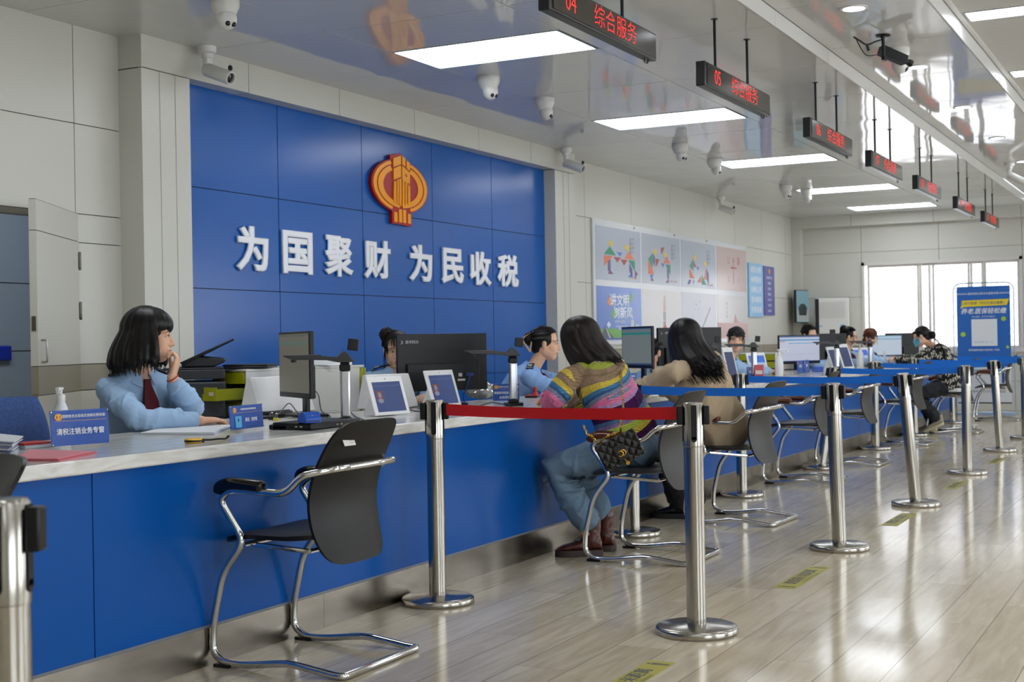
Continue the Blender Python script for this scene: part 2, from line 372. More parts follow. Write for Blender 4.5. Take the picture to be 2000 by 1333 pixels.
# the side seen from the room is local +y or -y
sgn = 1 if (Matrix.Rotation(ang, 3, 'Z') @ Vector((0, 1, 0))).dot(Vector((0, 0, 0))-he) > 0 else -1
m = MB(); m.tube(arc([(DL-.06, sgn*.02, 1.10), (DL-.06, sgn*.05, 1.10), (DL-.06, sgn*.05, 1.22), (DL-.06, sgn*.02, 1.22)], .012), .006, 8); obj('pull_handle', m, STEEL, door)
for z in (1.40, 1.70):
    m = MB(); m.lathe([(.007, -.055), (.009, -.052), (.009, -.02), (.007, -.018), (.009, -.016), (.009, .016), (.007, .018), (.009, .02), (.009, .052), (.007, .055)], n=10, M=Matrix.Translation((.006, sgn*.022, z))); m.box(.0, .035, sgn*.019, sgn*.022, z-.05, z+.05)
    obj('hinge', m, LATCH, door)
m = MB(); m.box(DOORX0-.04, DOORX0, YB-.01, YB+.07, 0, DOORZ+.02); m.box(DOORX0-.04, DOORX1, YB+.01, YB+.08, DOORZ-.035, DOORZ)
struct(obj('trim_1', m, mat('door_frame_dark', '6c675c', .4, .3), smooth=False))
m = MB(); m.box(-.2, .2, -.012, .012, -.06, .06)
o = obj('wall_sign', m, mat('deep_blue_sign', '1b2f9c', .4), bev=.02, loc=ony(-17, 691, 8.58)); tag(o, 'deep blue wall sign cut by the left edge, seen through the doorway', 'sign')
# ---- ribbed column, frieze, second ribbed column
YF = 5.89
def column(name, x0, x1, zt, grooves):
    m = MB(); xs = [x0]+grooves+[x1]
    for i in range(len(xs)-1): m.box(xs[i]+(0 if i == 0 else .012), xs[i+1]-(0 if i == len(xs)-2 else .012), YF, YF+.03, 0, zt-.003)
    m.box(x0+.001, x1-.001, YF+.029, YB+.1, 0, zt-.003); m.box(x0+.002, x1-.002, YF+.004, YF+.012, 0, zt-.004, 0); m.box(x0-.001, x1+.001, YF+.03, YB+.1, zt-.004, zt, 1)
    return struct(obj(name, m, [PANEL, GAP], smooth=False))
column('trim_2', 6.455, 6.905, 2.922, [6.61, 6.755]); column('trim_3', 12.44, 12.94, 2.922, [12.63, 12.76])
m = MB(); fx = [6.455, 7.52, 8.62, 9.72, 10.84, 11.9, 12.94]
for a, b in zip(fx[:-1], fx[1:]): m.box(a+.003, b-.003, YF, YF+.2, 2.925, 3.2)
m.box(6.475, 12.92, YF+.012, YF+.19, 2.93, 3.2, 1)
struct(obj('trim_4', m, [PANEL, GAP], smooth=False))
# ---- blue feature wall
YBL = 6.015
m = MB(); bx = [6.9, 8.0, 9.1, 10.2, 11.3, 12.45]; bz = [0, .22, .885, 1.565, 2.242, 2.93]
for i in range(5):
    for j in range(5):
        a, b, c, d = bx[i]+.004, bx[i+1]-.004, bz[j]+.003, bz[j+1]-.003
        m.box(a, b, YBL, YBL+.03, c, d)
m.box(6.88, 12.46, YBL+.012, YBL+.2, 0, 2.93, 1)
struct(obj('wall_blue', m, [mat('blue_feature_panel', '0053a4', .22, spec=.4, bump=(1.2, .10)), mat('navy_joint', '0a1f4a', .7)], smooth=False))
# ---- back wall, stretch with the posters
wall_y('wall_back', [12.9, 13.586, 14.93, 16.24, 17.56, 18.86, 20.18, 21.47, XMAX+.1], YB, ZS, ROWS)
# ---- end wall with the window
XE = XMAX
m = MB(); WY0, WY1, WZ0, WZ1 = 2.545, 4.985, .93, 2.365
eys = [YMIN-.1, -3.9, -2.6, -1.3, 0, 1.27, WY0, 3.777, WY1, 5.945]
for i in range(len(eys)-1):
    for j in range(6):
        a, b, c, d = eys[i]+.003, eys[i+1]-.003, ZS[j]+.0025, ZS[j+1]-.0025
        if WY0-.01 < (a+b)/2 < WY1+.01:
            if d > WZ0 and c < WZ1:
                if c < WZ0: d = WZ0
                elif d > WZ1: c = WZ1
                else: continue
        m.box(XE, XE+.05, a, b, c, d, ROWS[j]); m.box(XE+.012, XE+.07, a-.004, b+.004, c-.003, d+.003, 3)
for a, b in ((YMIN-.1, -3.9), (-3.9, -2.6), (-2.6, -1.3), (-1.3, 0), (0, 1.25), (1.25, 2.53), (2.53, 3.82), (3.82, 5.10), (5.10, 6.2)): m.box(XE-.18, XE+.03, a+.003, b-.003, 2.955, 3.13)
m.box(XE-.175, XE+.03, YMIN, 6.2, 2.96, 3.2, 3); m.box(XE-.16, XE+.05, 5.935, 6.2, 0, 2.954)
m.box(XE-.01, XE+.06, -4, 2.5, 0, .13, 3)
struct(obj('wall_end', m, [PANEL, DADO, CREAM2, GAP], smooth=False))
# window: frame, sliding sashes, panes, security mesh outside
FRM = mat('window_frame_white', 'cfcac2', .35)
win = bpy.data.objects.new('window_1', None); C.objects.link(win); win.location = (XE, 0, 0); struct(win)
m = MB(); m.box(-.02, .09, WY1-.045, WY1, WZ0, WZ1); m.box(-.02, .09, WY0, WY0+.045, WZ0, WZ1); m.box(-.02, .09, WY0, WY1, WZ1-.05, WZ1); m.box(-.05, .1, WY0-.03, WY1+.03, WZ0-.03, WZ0+.03)
obj('window_frame', m, FRM, win, smooth=False)
GLASS = mat('window_glass', 'ffffff', .02, alpha=.06)
for a, b, dx in ((4.90, 4.05, .02), (4.13, 3.86, .05), (3.95, 3.28, .02), (3.36, 3.08, .05), (3.15, 2.59, .02)):
    m = MB(); f = .035
    m.box(dx, dx+.03, b, b+f, WZ0+.03, WZ1-.05); m.box(dx, dx+.03, a-f, a, WZ0+.03, WZ1-.05); m.box(dx, dx+.03, b+f, a-f, WZ1-.085, WZ1-.05); m.box(dx, dx+.03, b+f, a-f, WZ0+.03, WZ0+.07)
    s = obj('sash', m, FRM, win, smooth=False)
    m = MB(); m.box(dx+.012, dx+.016, b+f, a-f, WZ0+.07, WZ1-.085); obj('pane', m, GLASS, s, smooth=False)
m = MB(); st = .075
k = -40
while k < 60:
    for sg in (1, -1):
        # lozenge mesh wires clipped to the opening
        y0 = WY0+k*st; pts = []
        z0, z1 = WZ0, WZ1; ya, yb = (y0, y0+(z1-z0)*.6) if sg == 1 else (y0+(z1-z0)*.6, y0)
        t0, t1 = 0.0, 1.0
        for lo, hi in ((WY0, WY1),):
            d = yb-ya; ta, tb = (lo-ya)/d, (hi-ya)/d
            if ta > tb: ta, tb = tb, ta
            t0, t1 = max(t0, ta), min(t1, tb)
        if t1-t0 > .02: m.tube([(.16, ya+(yb-ya)*t0, z0+(z1-z0)*t0), (.16, ya+(yb-ya)*t1, z0+(z1-z0)*t1)], .0035, 4)
    k += 1
obj('security_mesh', m, mat('mesh_wire', 'b9b4b4', .5, .5), win)
OUT = emis('bright_facade', 'f6f3f5', 2.3)
# opposite facade outside, sunlit and pale
m = MB(); m.box(29.0, 29.2, -8, 16, -2, 9)
for z in (1.0, 3.4, 5.8):
    for y in (-4, -.5, 3, 6.5, 10): m.box(28.98, 29.0, y, y+1.6, z, z+1.3, 1)
o = obj('wall_opposite_building', m, [mat('pale_render', 'e9e4e2', .8, emit='ffffff', es=0), mat('facade_window', 'cfd0d6', .3)], smooth=False); struct(o)
# ---- right side wall with entrance glazing and wall behind the camera
m = MB(); YR = YMIN
glz = [(-1.5, 1.5), (3.2, 6.2), (8.0, 11.0), (12.8, 15.8), (17.5, 20.5)]
x = XMIN
for a, b in glz:
    m.box(x, a, YR-.15, YR, 0, ZR); m.box(a, b, YR-.15, YR, 2.75, ZR); m.box(a, b, YR-.15, YR, 0, .35); x = b
m.box(x, XMAX+.1, YR-.15, YR, 0, ZR)
struct(obj('wall_right', m, [PANEL], smooth=False))
for i, (a, b) in enumerate(glz):
    wn = bpy.data.objects.new('window_%d' % (i+2), None); C.objects.link(wn); wn.location = (a, YR, 0); struct(wn)
    m = MB()
    for xx in (0, (b-a)/2-.03, b-a-.06): m.box(xx, xx+.06, -.1, -.03, .35, 2.75)
    m.box(0, b-a, -.1, -.03, .35, .41); m.box(0, b-a, -.1, -.03, 2.69, 2.75); m.box(0, b-a, -.1, -.03, 1.9, 1.95); obj('window_frame', m, FRM, wn, smooth=False)
    m = MB(); m.box(.06, b-a-.06, -.07, -.066, .41, 2.69); obj('pane', m, GLASS, wn, smooth=False)
m = MB(); m.box(XMIN-.2, XMIN, YMIN-.1, 6.2, 0, ZR); struct(obj('wall_near', m, [PANEL], smooth=False))
# ================================================================== the service counter
CX0, CX1, CY, CZ = .3, 20.3, 3.27, .803
def marble():
    m = bpy.data.materials.new('veined_stone_top'); m.use_nodes = True; n = m.node_tree.nodes; l = m.node_tree.links; b = n['Principled BSDF']
    tc = n.new('ShaderNodeTexCoord'); mp = n.new('ShaderNodeMapping'); mp.inputs['Scale'].default_value = (1, 2.2, 6); l.new(tc.outputs['Object'], mp.inputs[0])
    t = n.new('ShaderNodeTexNoise'); t.inputs['Scale'].default_value = 3; t.inputs['Detail'].default_value = 8; t.inputs['Distortion'].default_value = 2.4; l.new(mp.outputs[0], t.inputs['Vector'])
    r = n.new('ShaderNodeValToRGB'); e = r.color_ramp.elements; e[0].position = .35; e[0].color = (*lin('cdcac2'), 1); e[1].position = .62; e[1].color = (*lin('e6e5e3'), 1)
    k = e.new(.5); k.color = (*lin('dddbd6'), 1)
    l.new(t.outputs['Fac'], r.inputs[0]); l.new(r.outputs[0], b.inputs['Base Color']); b.inputs['Roughness'].default_value = .12; b.inputs['Specular IOR Level'].default_value = .4; return m
ctr = thing('service_counter', 'long blue fronted service counter with pale stone top and steel kick plate', 'counter', ((CX0+CX1)/2, CY, 0))
hx = (CX1-CX0)/2; X = lambda v: v-(CX0+CX1)/2
m = MB(); m.box(-hx-.03, hx+.03, -.035, .86, .755, CZ); obj('stone_top', m, marble(), ctr, bev=.006)
pj = [CX0, 1.17, 3.32, 5.47, 8.22, 10.4, 12.55, 14.7, 16.85, CX1]
m = MB()
for a, b in zip(pj[:-1], pj[1:]): m.box(X(a)+.0025, X(b)-.0025, 0, .02, .147, .754)
m.box(-hx+.003, hx-.003, .008, .03, .14, .75, 1); m.box(-hx, -hx+.02, .02, .8, .14, .75); m.box(hx-.02, hx, .02, .8, .14, .75)
obj('front_panel', m, [BLUE, GAP], ctr, smooth=False)
KICK = mat('scuffed_steel', '8b847a', .27, 1, bump=(7, .10, (1, 1, 2.5)), var=(5, .12))
m = MB()
for a, b in zip([CX0, 2.5, 4.6, 6.6, 9.0, 11.4, 13.8, 16.2], [2.5, 4.6, 6.6, 9.0, 11.4, 13.8, 16.2, CX1]): m.box(X(a)+.001, X(b)-.001, -.006, .02, 0, .138)
m.box(-hx, hx, -.003, .02, .137, .147, 1); m.box(hx-.02, hx+.004, .02, .8, 0, .138)
obj('kick_plate', m, [KICK, mat('grey_edge_strip', '6f757d', .4)], ctr, smooth=False)
# ================================================================== visitor chairs
LEATHER = mat('black_leatherette', '161514', .45, spec=.28, bump=(140, .08))
LEATHER2 = mat('charcoal_leatherette', '2b2927', .45, spec=.35, bump=(140, .08))
ARM_B = mat('black_lacquer_arm', '0d0c0c', .12); ARM_W = mat('brown_lacquer_arm', '5a2a12', .18, var=(6, .25))
def make_chair(label, leather, armm):
    t = thing('visitor_chair', label, 'chair', (0, 0, 0), 0, 'cantilever visitor chairs along the counter')
    R = .0135; r = R
    f = MB(); hw = .245
    def side(s):
        return [(s*hw*.9, -.262, r), (s*hw, -.25, r), (s*hw, -.05, r+.026), (s*hw, .13, r+.002), (s*hw, .232, r), (s*hw, .287, .05), (s*hw, .282, .15), (s*hw, .235, .34), (s*hw, .135, .462), (s*hw, .19, .535), (s*hw, .242, .605), (s*hw, .195, .644), (s*hw, .03, .640), (s*hw, -.055, .638), (s*hw, -.115, .695), (s*hw*.99, -.165, .716)]
    L = side(-1); Rr = side(1)
    base = [Vector(p) for p in L[1:5]]
    # one continuous bent tube: back rail, arm, front leg, floor rail, rear bar and round again
    rail = [(-hw*.9, -.262, .724), (0, -.285, .726), (hw*.9, -.262, .724)]
    loop = arc([*[Vector(p) for p in reversed(L[1:])]]+[Vector((-hw, -.285, r)), Vector((hw, -.285, r))]+[Vector(p) for p in Rr[1:]]+[Vector((hw*.95, -.203, .722)), Vector((hw*.5, -.222, .724)), Vector((-hw*.5, -.222, .724)), Vector((-hw*.95, -.203, .722))], .05, 5)
    f.tube(loop[1:-1], R, 12, close=True)
    obj('tube_frame', f, CHROME, t)
    b = MB(); b.tube([(-hw, .135, .448), (hw, .135, .448)], .009, 8); b.tube([(-hw+.04, .135, .445), (-hw+.05, -.115, .43)], .009, 8); b.tube([(hw-.04, .135, .445), (hw-.05, -.115, .43)], .009, 8); b.tube([(-hw+.05, -.115, .43), (hw-.05, -.115, .43)], .009, 8)
    obj('seat_bracket', b, CHROME, t)
    # seat pan, slightly dished with a rolled front
    def slab(fn, nu, nv, th, mi=0):
        m = MB(); top = []; bot = []
        for i in range(nu+1):
            for j in range(nv+1):
                u, v = i/nu*2-1, j/nv*2-1
                # rounded outline
                k = 6; q = (abs(u)**k+abs(v)**k)**(1/k); s = max(abs(u), abs(v))/q if q > 0 else 1
                p, n_ = fn(u*s, v*s); e = max(0, 1-max(abs(u), abs(v))**8)
                top.append(p+n_*th*(.45+.55*e)); bot.append(p-n_*th*(.25+.2*e))
        N = len(top); fs = []
        g = lambda i, j: i*(nv+1)+j
        for i in range(nu):
            for j in range(nv):
                fs.append((g(i, j), g(i+1, j), g(i+1, j+1), g(i, j+1))); fs.append((N+g(i, j), N+g(i, j+1), N+g(i+1, j+1), N+g(i+1, j)))
        for i in range(nu): fs += [(g(i, 0), N+g(i, 0), N+g(i+1, 0), g(i+1, 0)), (g(i, nv), g(i+1, nv), N+g(i+1, nv), N+g(i, nv))]
        for j in range(nv): fs += [(g(0, j), g(0, j+1), N+g(0, j+1), N+g(0, j)), (g(nu, j), N+g(nu, j), N+g(nu, j+1), g(nu, j+1))]
        m.add(top+bot, fs, mi); return m
    def seat(u, v):
        y = .055+v*.215; z = .462+.010*u*u-.018*max(0, v-.35)**2*3+.02*max(0, -v-.4)
        return Vector((u*.228, y, z)), Vector((0, 0, 1))
    obj('seat', slab(seat, 14, 14, .022), leather, t)
    BH = np.linspace(0, 1, 21); BY = np.interp(BH, [0, .2, .42, .62, .8, 1], [-.185, -.145, -.125, -.148, -.195, -.255])
    for _ in range(3): BY[1:-1] = (BY[:-2]+BY[1:-1]*2+BY[2:])/4
    def back(u, v):
        h = (v+1)/2; z = .375+h*.515; wv = .205+.012*math.sin(h*PI)-.012*max(0, .25-h)*4
        y = float(np.interp(h, BH, BY))-.022*(1-u*u)
        nx = Vector((u*.05, 1, .08)).normalized()
        return Vector((u*wv, y, z)), nx
    obj('backrest', slab(back, 14, 18, .016), leather, t)
    for s in (-1, 1):
        a = MB(); pts = [(s*hw, .252, .632), (s*hw, .238, .652), (s*hw, .195, .664), (s*hw, .12, .663), (s*hw, .06, .659), (s*hw, .048, .656)]
        a.tube(spline(pts, 4), [.014]+[.021]*4+[.023]*13+[.02]*3, 12, flat=.8) if False else a.tube(spline(pts, 4), [.016+.008*min(1, i/4) if i < 16 else .024-.002*(i-16) for i in range(21)], 12)
        obj('armrest', a, armm, t)
        p = MB(); p.box(s*hw-.018, s*hw+.018, .20, .27, 0, .012); obj('foot_pad', p, BLACK, t, smooth=False)
    for s in (-1, 1):
        q = MB(); q.lathe([(.001, .004), (.006, .003), (.007, 0)], n=10, M=Matrix.Translation((s*.1, -.2335, .724)) @ Matrix.Rotation(PI/2, 4, 'X')); obj('rivet', q, CHROME, t)
    return t
BACKLAB = {}
ch = make_chair('black empty chair in the foreground with a white sticker on its backrest', LEATHER, ARM_B)
ch.location = (4.13, 2.965, 0)
CH = [ch]
def lay_chair(x, y, rz, label):
    c = dup(ch, (x, y, 0), rz, label); CH.append(c); return c
def recol(c, leather, arm):
    """a copy in the other finish"""
    for k in kids(c):
        if k.type == 'MESH' and k.name.split('.')[0] in ('seat', 'backrest', 'armrest'):
            nm = arm if k.name.startswith('armrest') else leather
            key = (k.data.name.split('~')[0], nm.name)
            if key not in BACKLAB:
                me = k.data.copy(); me.materials.clear(); me.materials.append(nm); BACKLAB[key] = me
            k.data = BACKLAB[key]
c0 = lay_chair(2.255, 2.847, math.radians(60), 'black chair cut off by the left edge, only the corner of its backrest showing')
for x, y, a, lb in ((6.79, 2.675, 0, 'chair with brown armrests under the seated visitor in the striped sweater'),
                    (8.37, 2.685, -2, 'chair with brown armrests under the visitor in the beige jacket'),
                    (10.84, 2.94, 3, 'empty grey chair just past the beige jacket, behind the second front post'),
                    (12.50, 2.94, 0, 'empty grey chair beyond the second front post, under the middle blue belts'),
                    (14.97, 2.955, -3, 'empty grey chair tucked in front of the legs of the masked visitor'),
                    (16.91, 2.745, 0, 'chair under the masked visitor in the black and white jacket'),
                    (19.5, 2.62, 4, 'farthest empty chair at the right, in front of the blue banner')):
    recol(lay_chair(x, y, math.radians(a), lb), LEATHER2, ARM_W)
# sticker on the first chair, its code left blank
ch_m = MB(); ch_m.box(-.032, .032, -.0008, 0, -.022, .022)
s_ = obj('sticker', ch_m, mat('paper_sticker', 'd9d7d0', .5), ch, smooth=False); s_.location = (-.118, -.236, .822); s_.rotation_euler = (math.radians(-24), 0, math.radians(-4))
ln = MB()
for k in range(4): ln.box(.002, .028-.004*(k % 2), -.0014, -.0008, .012-.008*k, .0135-.008*k)
o = obj('printed_lines', ln, mat('grey_print', '77777a', .6), s_, smooth=False)
# ================================================================== belt posts
def make_post(label):
    t = thing('barrier_post', label, 'barrier post', (0, 0, 0), 0, 'steel belt posts')
    b = MB(); b.lathe([(.001, 0), (.160, 0), (.163, .004), (.163, .022), (.158, .029), (.148, .033), (.06, .037), (.045, .04), (.001, .04)], n=48); obj('base', b, STEEL, t)
    p = MB(); p.lathe([(.0385, .036), (.0385, .735)], n=32, cap=False); p.lathe([(.0385, .735), (.0405, .737), (.0405, .903), (.036, .909), (.001, .910)], n=32, cap=False)
    pole = obj('pole', p, STEEL, t)
    for k in range(4):
        a = MB(); M = Matrix.Rotation(k*PI/2, 4, 'Z')
        a.box(-.011, .011, .0395, .0425, .765, .9, 0, M); a.lathe([(.001, .0395), (.011, .0395), (.011, .0425), (.001, .0425)], n=16, M=M @ Matrix.Translation((0, 0, .765)) @ Matrix.Rotation(-PI/2, 4, 'X')); obj('slot', a, BLACK, pole, smooth=False)
    for k in (0, 2):
        a = MB(); M = Matrix.Rotation(k*PI/2, 4, 'Z'); a.box(-.018, .018, .040, .064, .822, .896, 0, M); obj('belt_clip', a, BLACK, pole, bev=.004)
    return t, pole
post, _ = make_post('steel post with red belt at the counter, left of the striped sweater visitor')
post.location = (5.235, 3.095, 0); post.rotation_euler = (0, 0, math.radians(24))
def lay_post(x, y, label, lean=None):
    c = dup(post, (x, y, 0), math.radians(24) if not lean else 0, label)
    if lean:
        for k in kids(c):
            if k.name.startswith('pole'):
                k.rotation_euler = (math.atan2(-lean[1], .9), math.atan2(lean[0], .9), 0)
    return c
rt = Vector((AR[0], AR[1]))
def leanv(d): return (rt.x*d, rt.y*d)
lay_post(5.08, 1.822, 'foremost steel post in the middle of the floor, holding the red belt')
lay_post(7.53, 3.085, 'steel post behind the striped sweater visitor, holding the first blue belt')
lay_post(7.40, 1.824, 'steel post at the aisle holding the first blue belt, right of the beige jacket', leanv(-.02))
lay_post(9.68, 3.10, 'steel post behind the beige jacket visitor, at the counter')
lay_post(9.50, 1.813, 'tilted steel post at the aisle, its pole leaning left, second blue belt', leanv(-.075))
lay_post(11.93, 3.09, 'steel post at the counter whose pole leans right, third blue belt', leanv(.13))
lay_post(11.82, 1.83, 'steel post at the aisle holding the third blue belt, in line with the masked visitor')
lay_post(14.18, 3.10, 'steel post at the counter holding the fourth blue belt, left of the masked visitor')
lay_post(14.22, 1.885, 'tilted steel post at the right in front of the blue banner, fourth blue belt', leanv(-.05))
lay_post(16.26, 3.10, 'steel post at the counter half hidden behind the masked visitor')
lay_post(16.05, 1.86, 'steel post cut by the right edge, fifth blue belt')
lay_post(18.7, 3.07, 'farthest steel post, at the end of the counter under the banner')
lay_post(1.615, 1.785, 'blurred steel post cut by the lower left corner')
RED = mat('red_webbing', 'c4000e', .6, bump=(300, .1)); BBL = mat('blue_webbing', '0870d8', .6, bump=(300, .1))
def belt(a, b, m, label, sag=.01, da=(0, 0), db=(0, 0)):
    A, B = Vector((a[0]+da[0], a[1]+da[1], .866)), Vector((b[0]+db[0], b[1]+db[1], .866)); d = (B-A).normalized(); A += d*.066; B -= d*.066
    t = MB(); n = 14; s = Vector((-d.y, d.x, 0))*.0007; rs = []
    for i in range(n+1):
        u = i/n; c = A.lerp(B, u)-Vector((0, 0, sag*4*u*(1-u))); tw = s*(1+2*math.sin(u*9)); h = .0255-.002*math.sin(u*PI); q = Vector((-d.y, d.x, 0))*.004*math.sin(u*7)
        rs.append([c-s+q*0+Vector((0, 0, -h)), c+s-Vector((0, 0, h)), c+s+q+Vector((0, 0, h)), c-s+q+Vector((0, 0, h))])
    t.rings(rs); O = (A+B)/2
    t.v = [tuple(Vector(v)-O) for v in t.v]
    o = obj('barrier_belt', t, m, loc=O); return tag(o, label, 'barrier belt', 'webbing belts between posts')
belt((5.235, 3.095), (5.08, 1.822), RED, 'red belt crossing in front of the striped sweater')
belt((7.53, 3.085), (7.40, 1.824), BBL, 'blue belt crossing in front of the beige jacket', db=leanv(-.02))
belt((9.68, 3.10), (9.50, 1.813), BBL, 'second blue belt, from behind the beige jacket to the tilted post', db=leanv(-.075))
belt((11.93, 3.09), (11.82, 1.83), BBL, 'third blue belt, ending left of the feet of the masked visitor', da=leanv(.13))
belt((14.18, 3.10), (14.22, 1.885), BBL, 'fourth blue belt, passing below the elbow of the masked visitor', db=leanv(-.05))
belt((16.26, 3.10), (16.05, 1.86), BBL, 'fifth blue belt, running off the right edge under the banner')
belt((18.7, 3.07), (18.5, 1.9), BBL, 'farthest blue belt, partly hidden behind the fifth one')
lay_post(18.5, 1.86, 'farthest steel post at the aisle, beyond the right edge')
# ================================================================== people: tools
def blob(mb, voxel=.005, smooth=5, fac=.5):
    """one continuous skin over everything in mb"""
    me = bpy.data.meshes.new('raw'); me.from_pydata([tuple(p) for p in mb.v], [], mb.f)
    bm = bmesh.new(); bm.from_mesh(me); bmesh.ops.recalc_face_normals(bm, faces=bm.faces); bm.to_mesh(me); bm.free()
    o = bpy.data.objects.new('raw', me); C.objects.link(o)
    r = o.modifiers.new('r', 'REMESH'); r.mode = 'VOXEL'; r.voxel_size = voxel
    s = o.modifiers.new('s', 'SMOOTH'); s.factor = fac; s.iterations = smooth
    out = bpy.data.meshes.new_from_object(o.evaluated_get(bpy.context.evaluated_depsgraph_get()))
    bpy.data.objects.remove(o); bpy.data.meshes.remove(me)
    out.polygons.foreach_set('use_smooth', [True]*len(out.polygons)); return out
def wrinkle(me, amp, freq=9, stretch=(1, 1, 1), seed=0, ridge=True):
    nv = len(me.vertices); co = np.empty(nv*3); me.vertices.foreach_get('co', co); co = co.reshape(-1, 3)
    nr = np.array([v.normal[:] for v in me.vertices]); d = np.empty(nv); st = Vector(stretch)
    for i in range(nv):
        p = Vector(co[i]); q = Vector((p.x*st.x, p.y*st.y, p.z*st.z))*freq+Vector((seed*3.1, 0, 0))
        a = noise.noise(q+Vector((noise.noise(q*.6)*.8, 0, noise.noise(q*.5+Vector((5, 5, 5)))*.8)))
        d[i] = (max(-.4, 1-abs(a)*4.5) if ridge else a*1.4)
    co += nr*(d*amp)[:, None]; me.vertices.foreach_set('co', co.ravel()); me.update()
def hm(c, fwd, up=(0, 0, 1)):
    f = Vector(fwd).normalized(); u = Vector(up); u = (u-f*u.dot(f)).normalized(); l = u.cross(f)
    return Matrix(((f.x, l.x, u.x, c[0]), (f.y, l.y, u.y, c[1]), (f.z, l.z, u.z, c[2]), (0, 0, 0, 1)))
def add_head(mb, H, s=1.0):
    R = H.to_3x3(); P = lambda x, y, z: H @ (Vector((x, y, z))*s)
    E = lambda c, r, n=18: mb.ell(P(*c), tuple(v*s for v in r), n, 12, 0, R)
    E((-.012, 0, .036), (.094, .074, .082), 24); E((.035, 0, -.028), (.057, .056, .088), 22); E((.05, 0, -.086), (.034, .036, .03)); E((.0, 0, -.04), (.06, .062, .06))
    for q in (1, -1):
        E((.05, q*.031, -.034), (.033, .028, .04)); E((.066, q*.03, .024), (.022, .026, .011)); E((.0, q*.070, -.012), (.017, .009, .031), 12); E((-.002, q*.074, .004), (.013, .008, .014), 10)
        E((.094, q*.0105, -.036), (.010, .008, .0075), 10); E((.02, q*.047, -.062), (.04, .015, .026))
    mb.limb([P(.084, 0, .012), P(.094, 0, -.012), P(.104, 0, -.032)], [.009*s, .0095*s, .0115*s], 10)
    E((.087, 0, -.060), (.011, .023, .0075), 12); E((.085, 0, -.071), (.012, .020, .008), 12); E((.088, 0, -.048), (.008, .012, .008), 10)
SKIN = mat('skin', 'e2b294', .5, sss=.12, spec=.35)
EYEW = mat('eye_white', 'e6e0da', .25); EYED = mat('dark_iris', '1a100c', .15); LIP = mat('lip', 'b7625c', .4); BROW = mat('brow_hair', '2a1c18', .7)
def add_face(P_, H, body, s=1.0, lips=True):
    H = Matrix.Translation(-P_.O) @ H; R = H.to_3x3(); P = lambda x, y, z: H @ (Vector((x, y, z))*s)
    for q in (1, -1):
        m = MB(); m.ell(P(.0795, q*.030, .002), (.0095*s, .0135*s, .0052*s), 14, 8, 0, R); e = obj('eye', m, EYEW, body)
        m = MB(); m.ell(P(.0872, q*.0295, .002), (.0025*s, .0054*s, .0049*s), 12, 8, 0, R); obj('iris', m, EYED, e)
        m = MB(); m.tube(spline([P(.083, q*.045, .003), P(.0895, q*.034, .0095), P(.0905, q*.025, .009), P(.088, q*.0165, .002)], 3), .0013*s, 6); obj('eyelash_line', m, EYED, e)
        m = MB(); m.tube(spline([P(.079, q*.050, .020), P(.088, q*.038, .0265), P(.0905, q*.026, .026), P(.090, q*.014, .022)], 3), [.0015*s]+[.0026*s]*8+[.0018*s], 6, flat=.6); obj('eyebrow', m, BROW, body)
    if lips:
        m = MB(); m.ell(P(.0915, 0, -.0600), (.0075*s, .019*s, .005*s), 14, 8, 0, R); m.ell(P(.0905, 0, -.0695), (.008*s, .016*s, .0055*s), 14, 8, 0, R); obj('lips', m, LIP, body)
def add_hand(mb, wrist, d, back, left, curl=(.35, .35, .35, .35), thumb=.4, s=1.0, spread=.10):
    """palm, four separate fingers and a thumb; d: wrist to knuckles, back: normal of the back of the hand"""
    d = Vector(d).normalized(); b = Vector(back); b = (b-d*b.dot(d)).normalized(); t = d.cross(b) if left else b.cross(d)     # t points to the thumb side
    t = -t if False else t
    W = Vector(wrist); P = lambda x, y, z: W+(d*x+t*y+b*z)*s
    def ring(x, w_, h, z=0): return [P(x, w_*math.cos(2*PI*j/14), z+h*math.sin(2*PI*j/14)) for j in range(14)]
    mb.rings([ring(-.012, .023, .018), ring(.012, .026, .017), ring(.035, .036, .016), ring(.065, .041, .0145), ring(.085, .040, .012), ring(.094, .034, .008)])
    mb.ell(P(.035, .022, -.008), (.02*s,)*3, 10, 8)
    for i, (y, L) in enumerate(((.029, .070), (.0098, .078), (-.0098, .073), (-.0285, .057))):
        p = P(.084, y, 0); a = 0; pts = [p]; dd = d+t*(y*spread*20)*.12
        for k, fr in enumerate((.45, .31, .24)):
            a += curl[i]*(.8, 1.15, .75)[k]; q = (dd*math.cos(a)-b*math.sin(a)).normalized(); p = p+q*L*fr*s; pts.append(p)
        mb.limb(pts, [.0092*s, .0083*s, .0076*s, .0062*s], 10)
    p = P(.020, .026, -.006); q1 = (d*.72+t*.62-b*(.25+.5*thumb)).normalized(); q2 = (d*(.9)+t*(.25-.5*thumb)-b*(.2+.5*thumb)).normalized()
    p1 = p+q1*.040*s; p2 = p1+q2*.030*s; p3 = p2+(q2*.8+d*.2-t*.2*thumb).normalized()*.022*s
    mb.limb([p, p1, p2, p3], [.0125*s, .0105*s, .0095*s, .0075*s], 10)
def ering(c, side, front, w_, d, n=26, sq=2.3):
    out = []
    for j in range(n):
        a = 2*PI*j/n; ca, sa = math.cos(a), math.sin(a); k = (abs(ca)**sq+abs(sa)**sq)**(-1/sq)
        out.append(c+side*(ca*k*w_)+front*(sa*k*d))
    return out
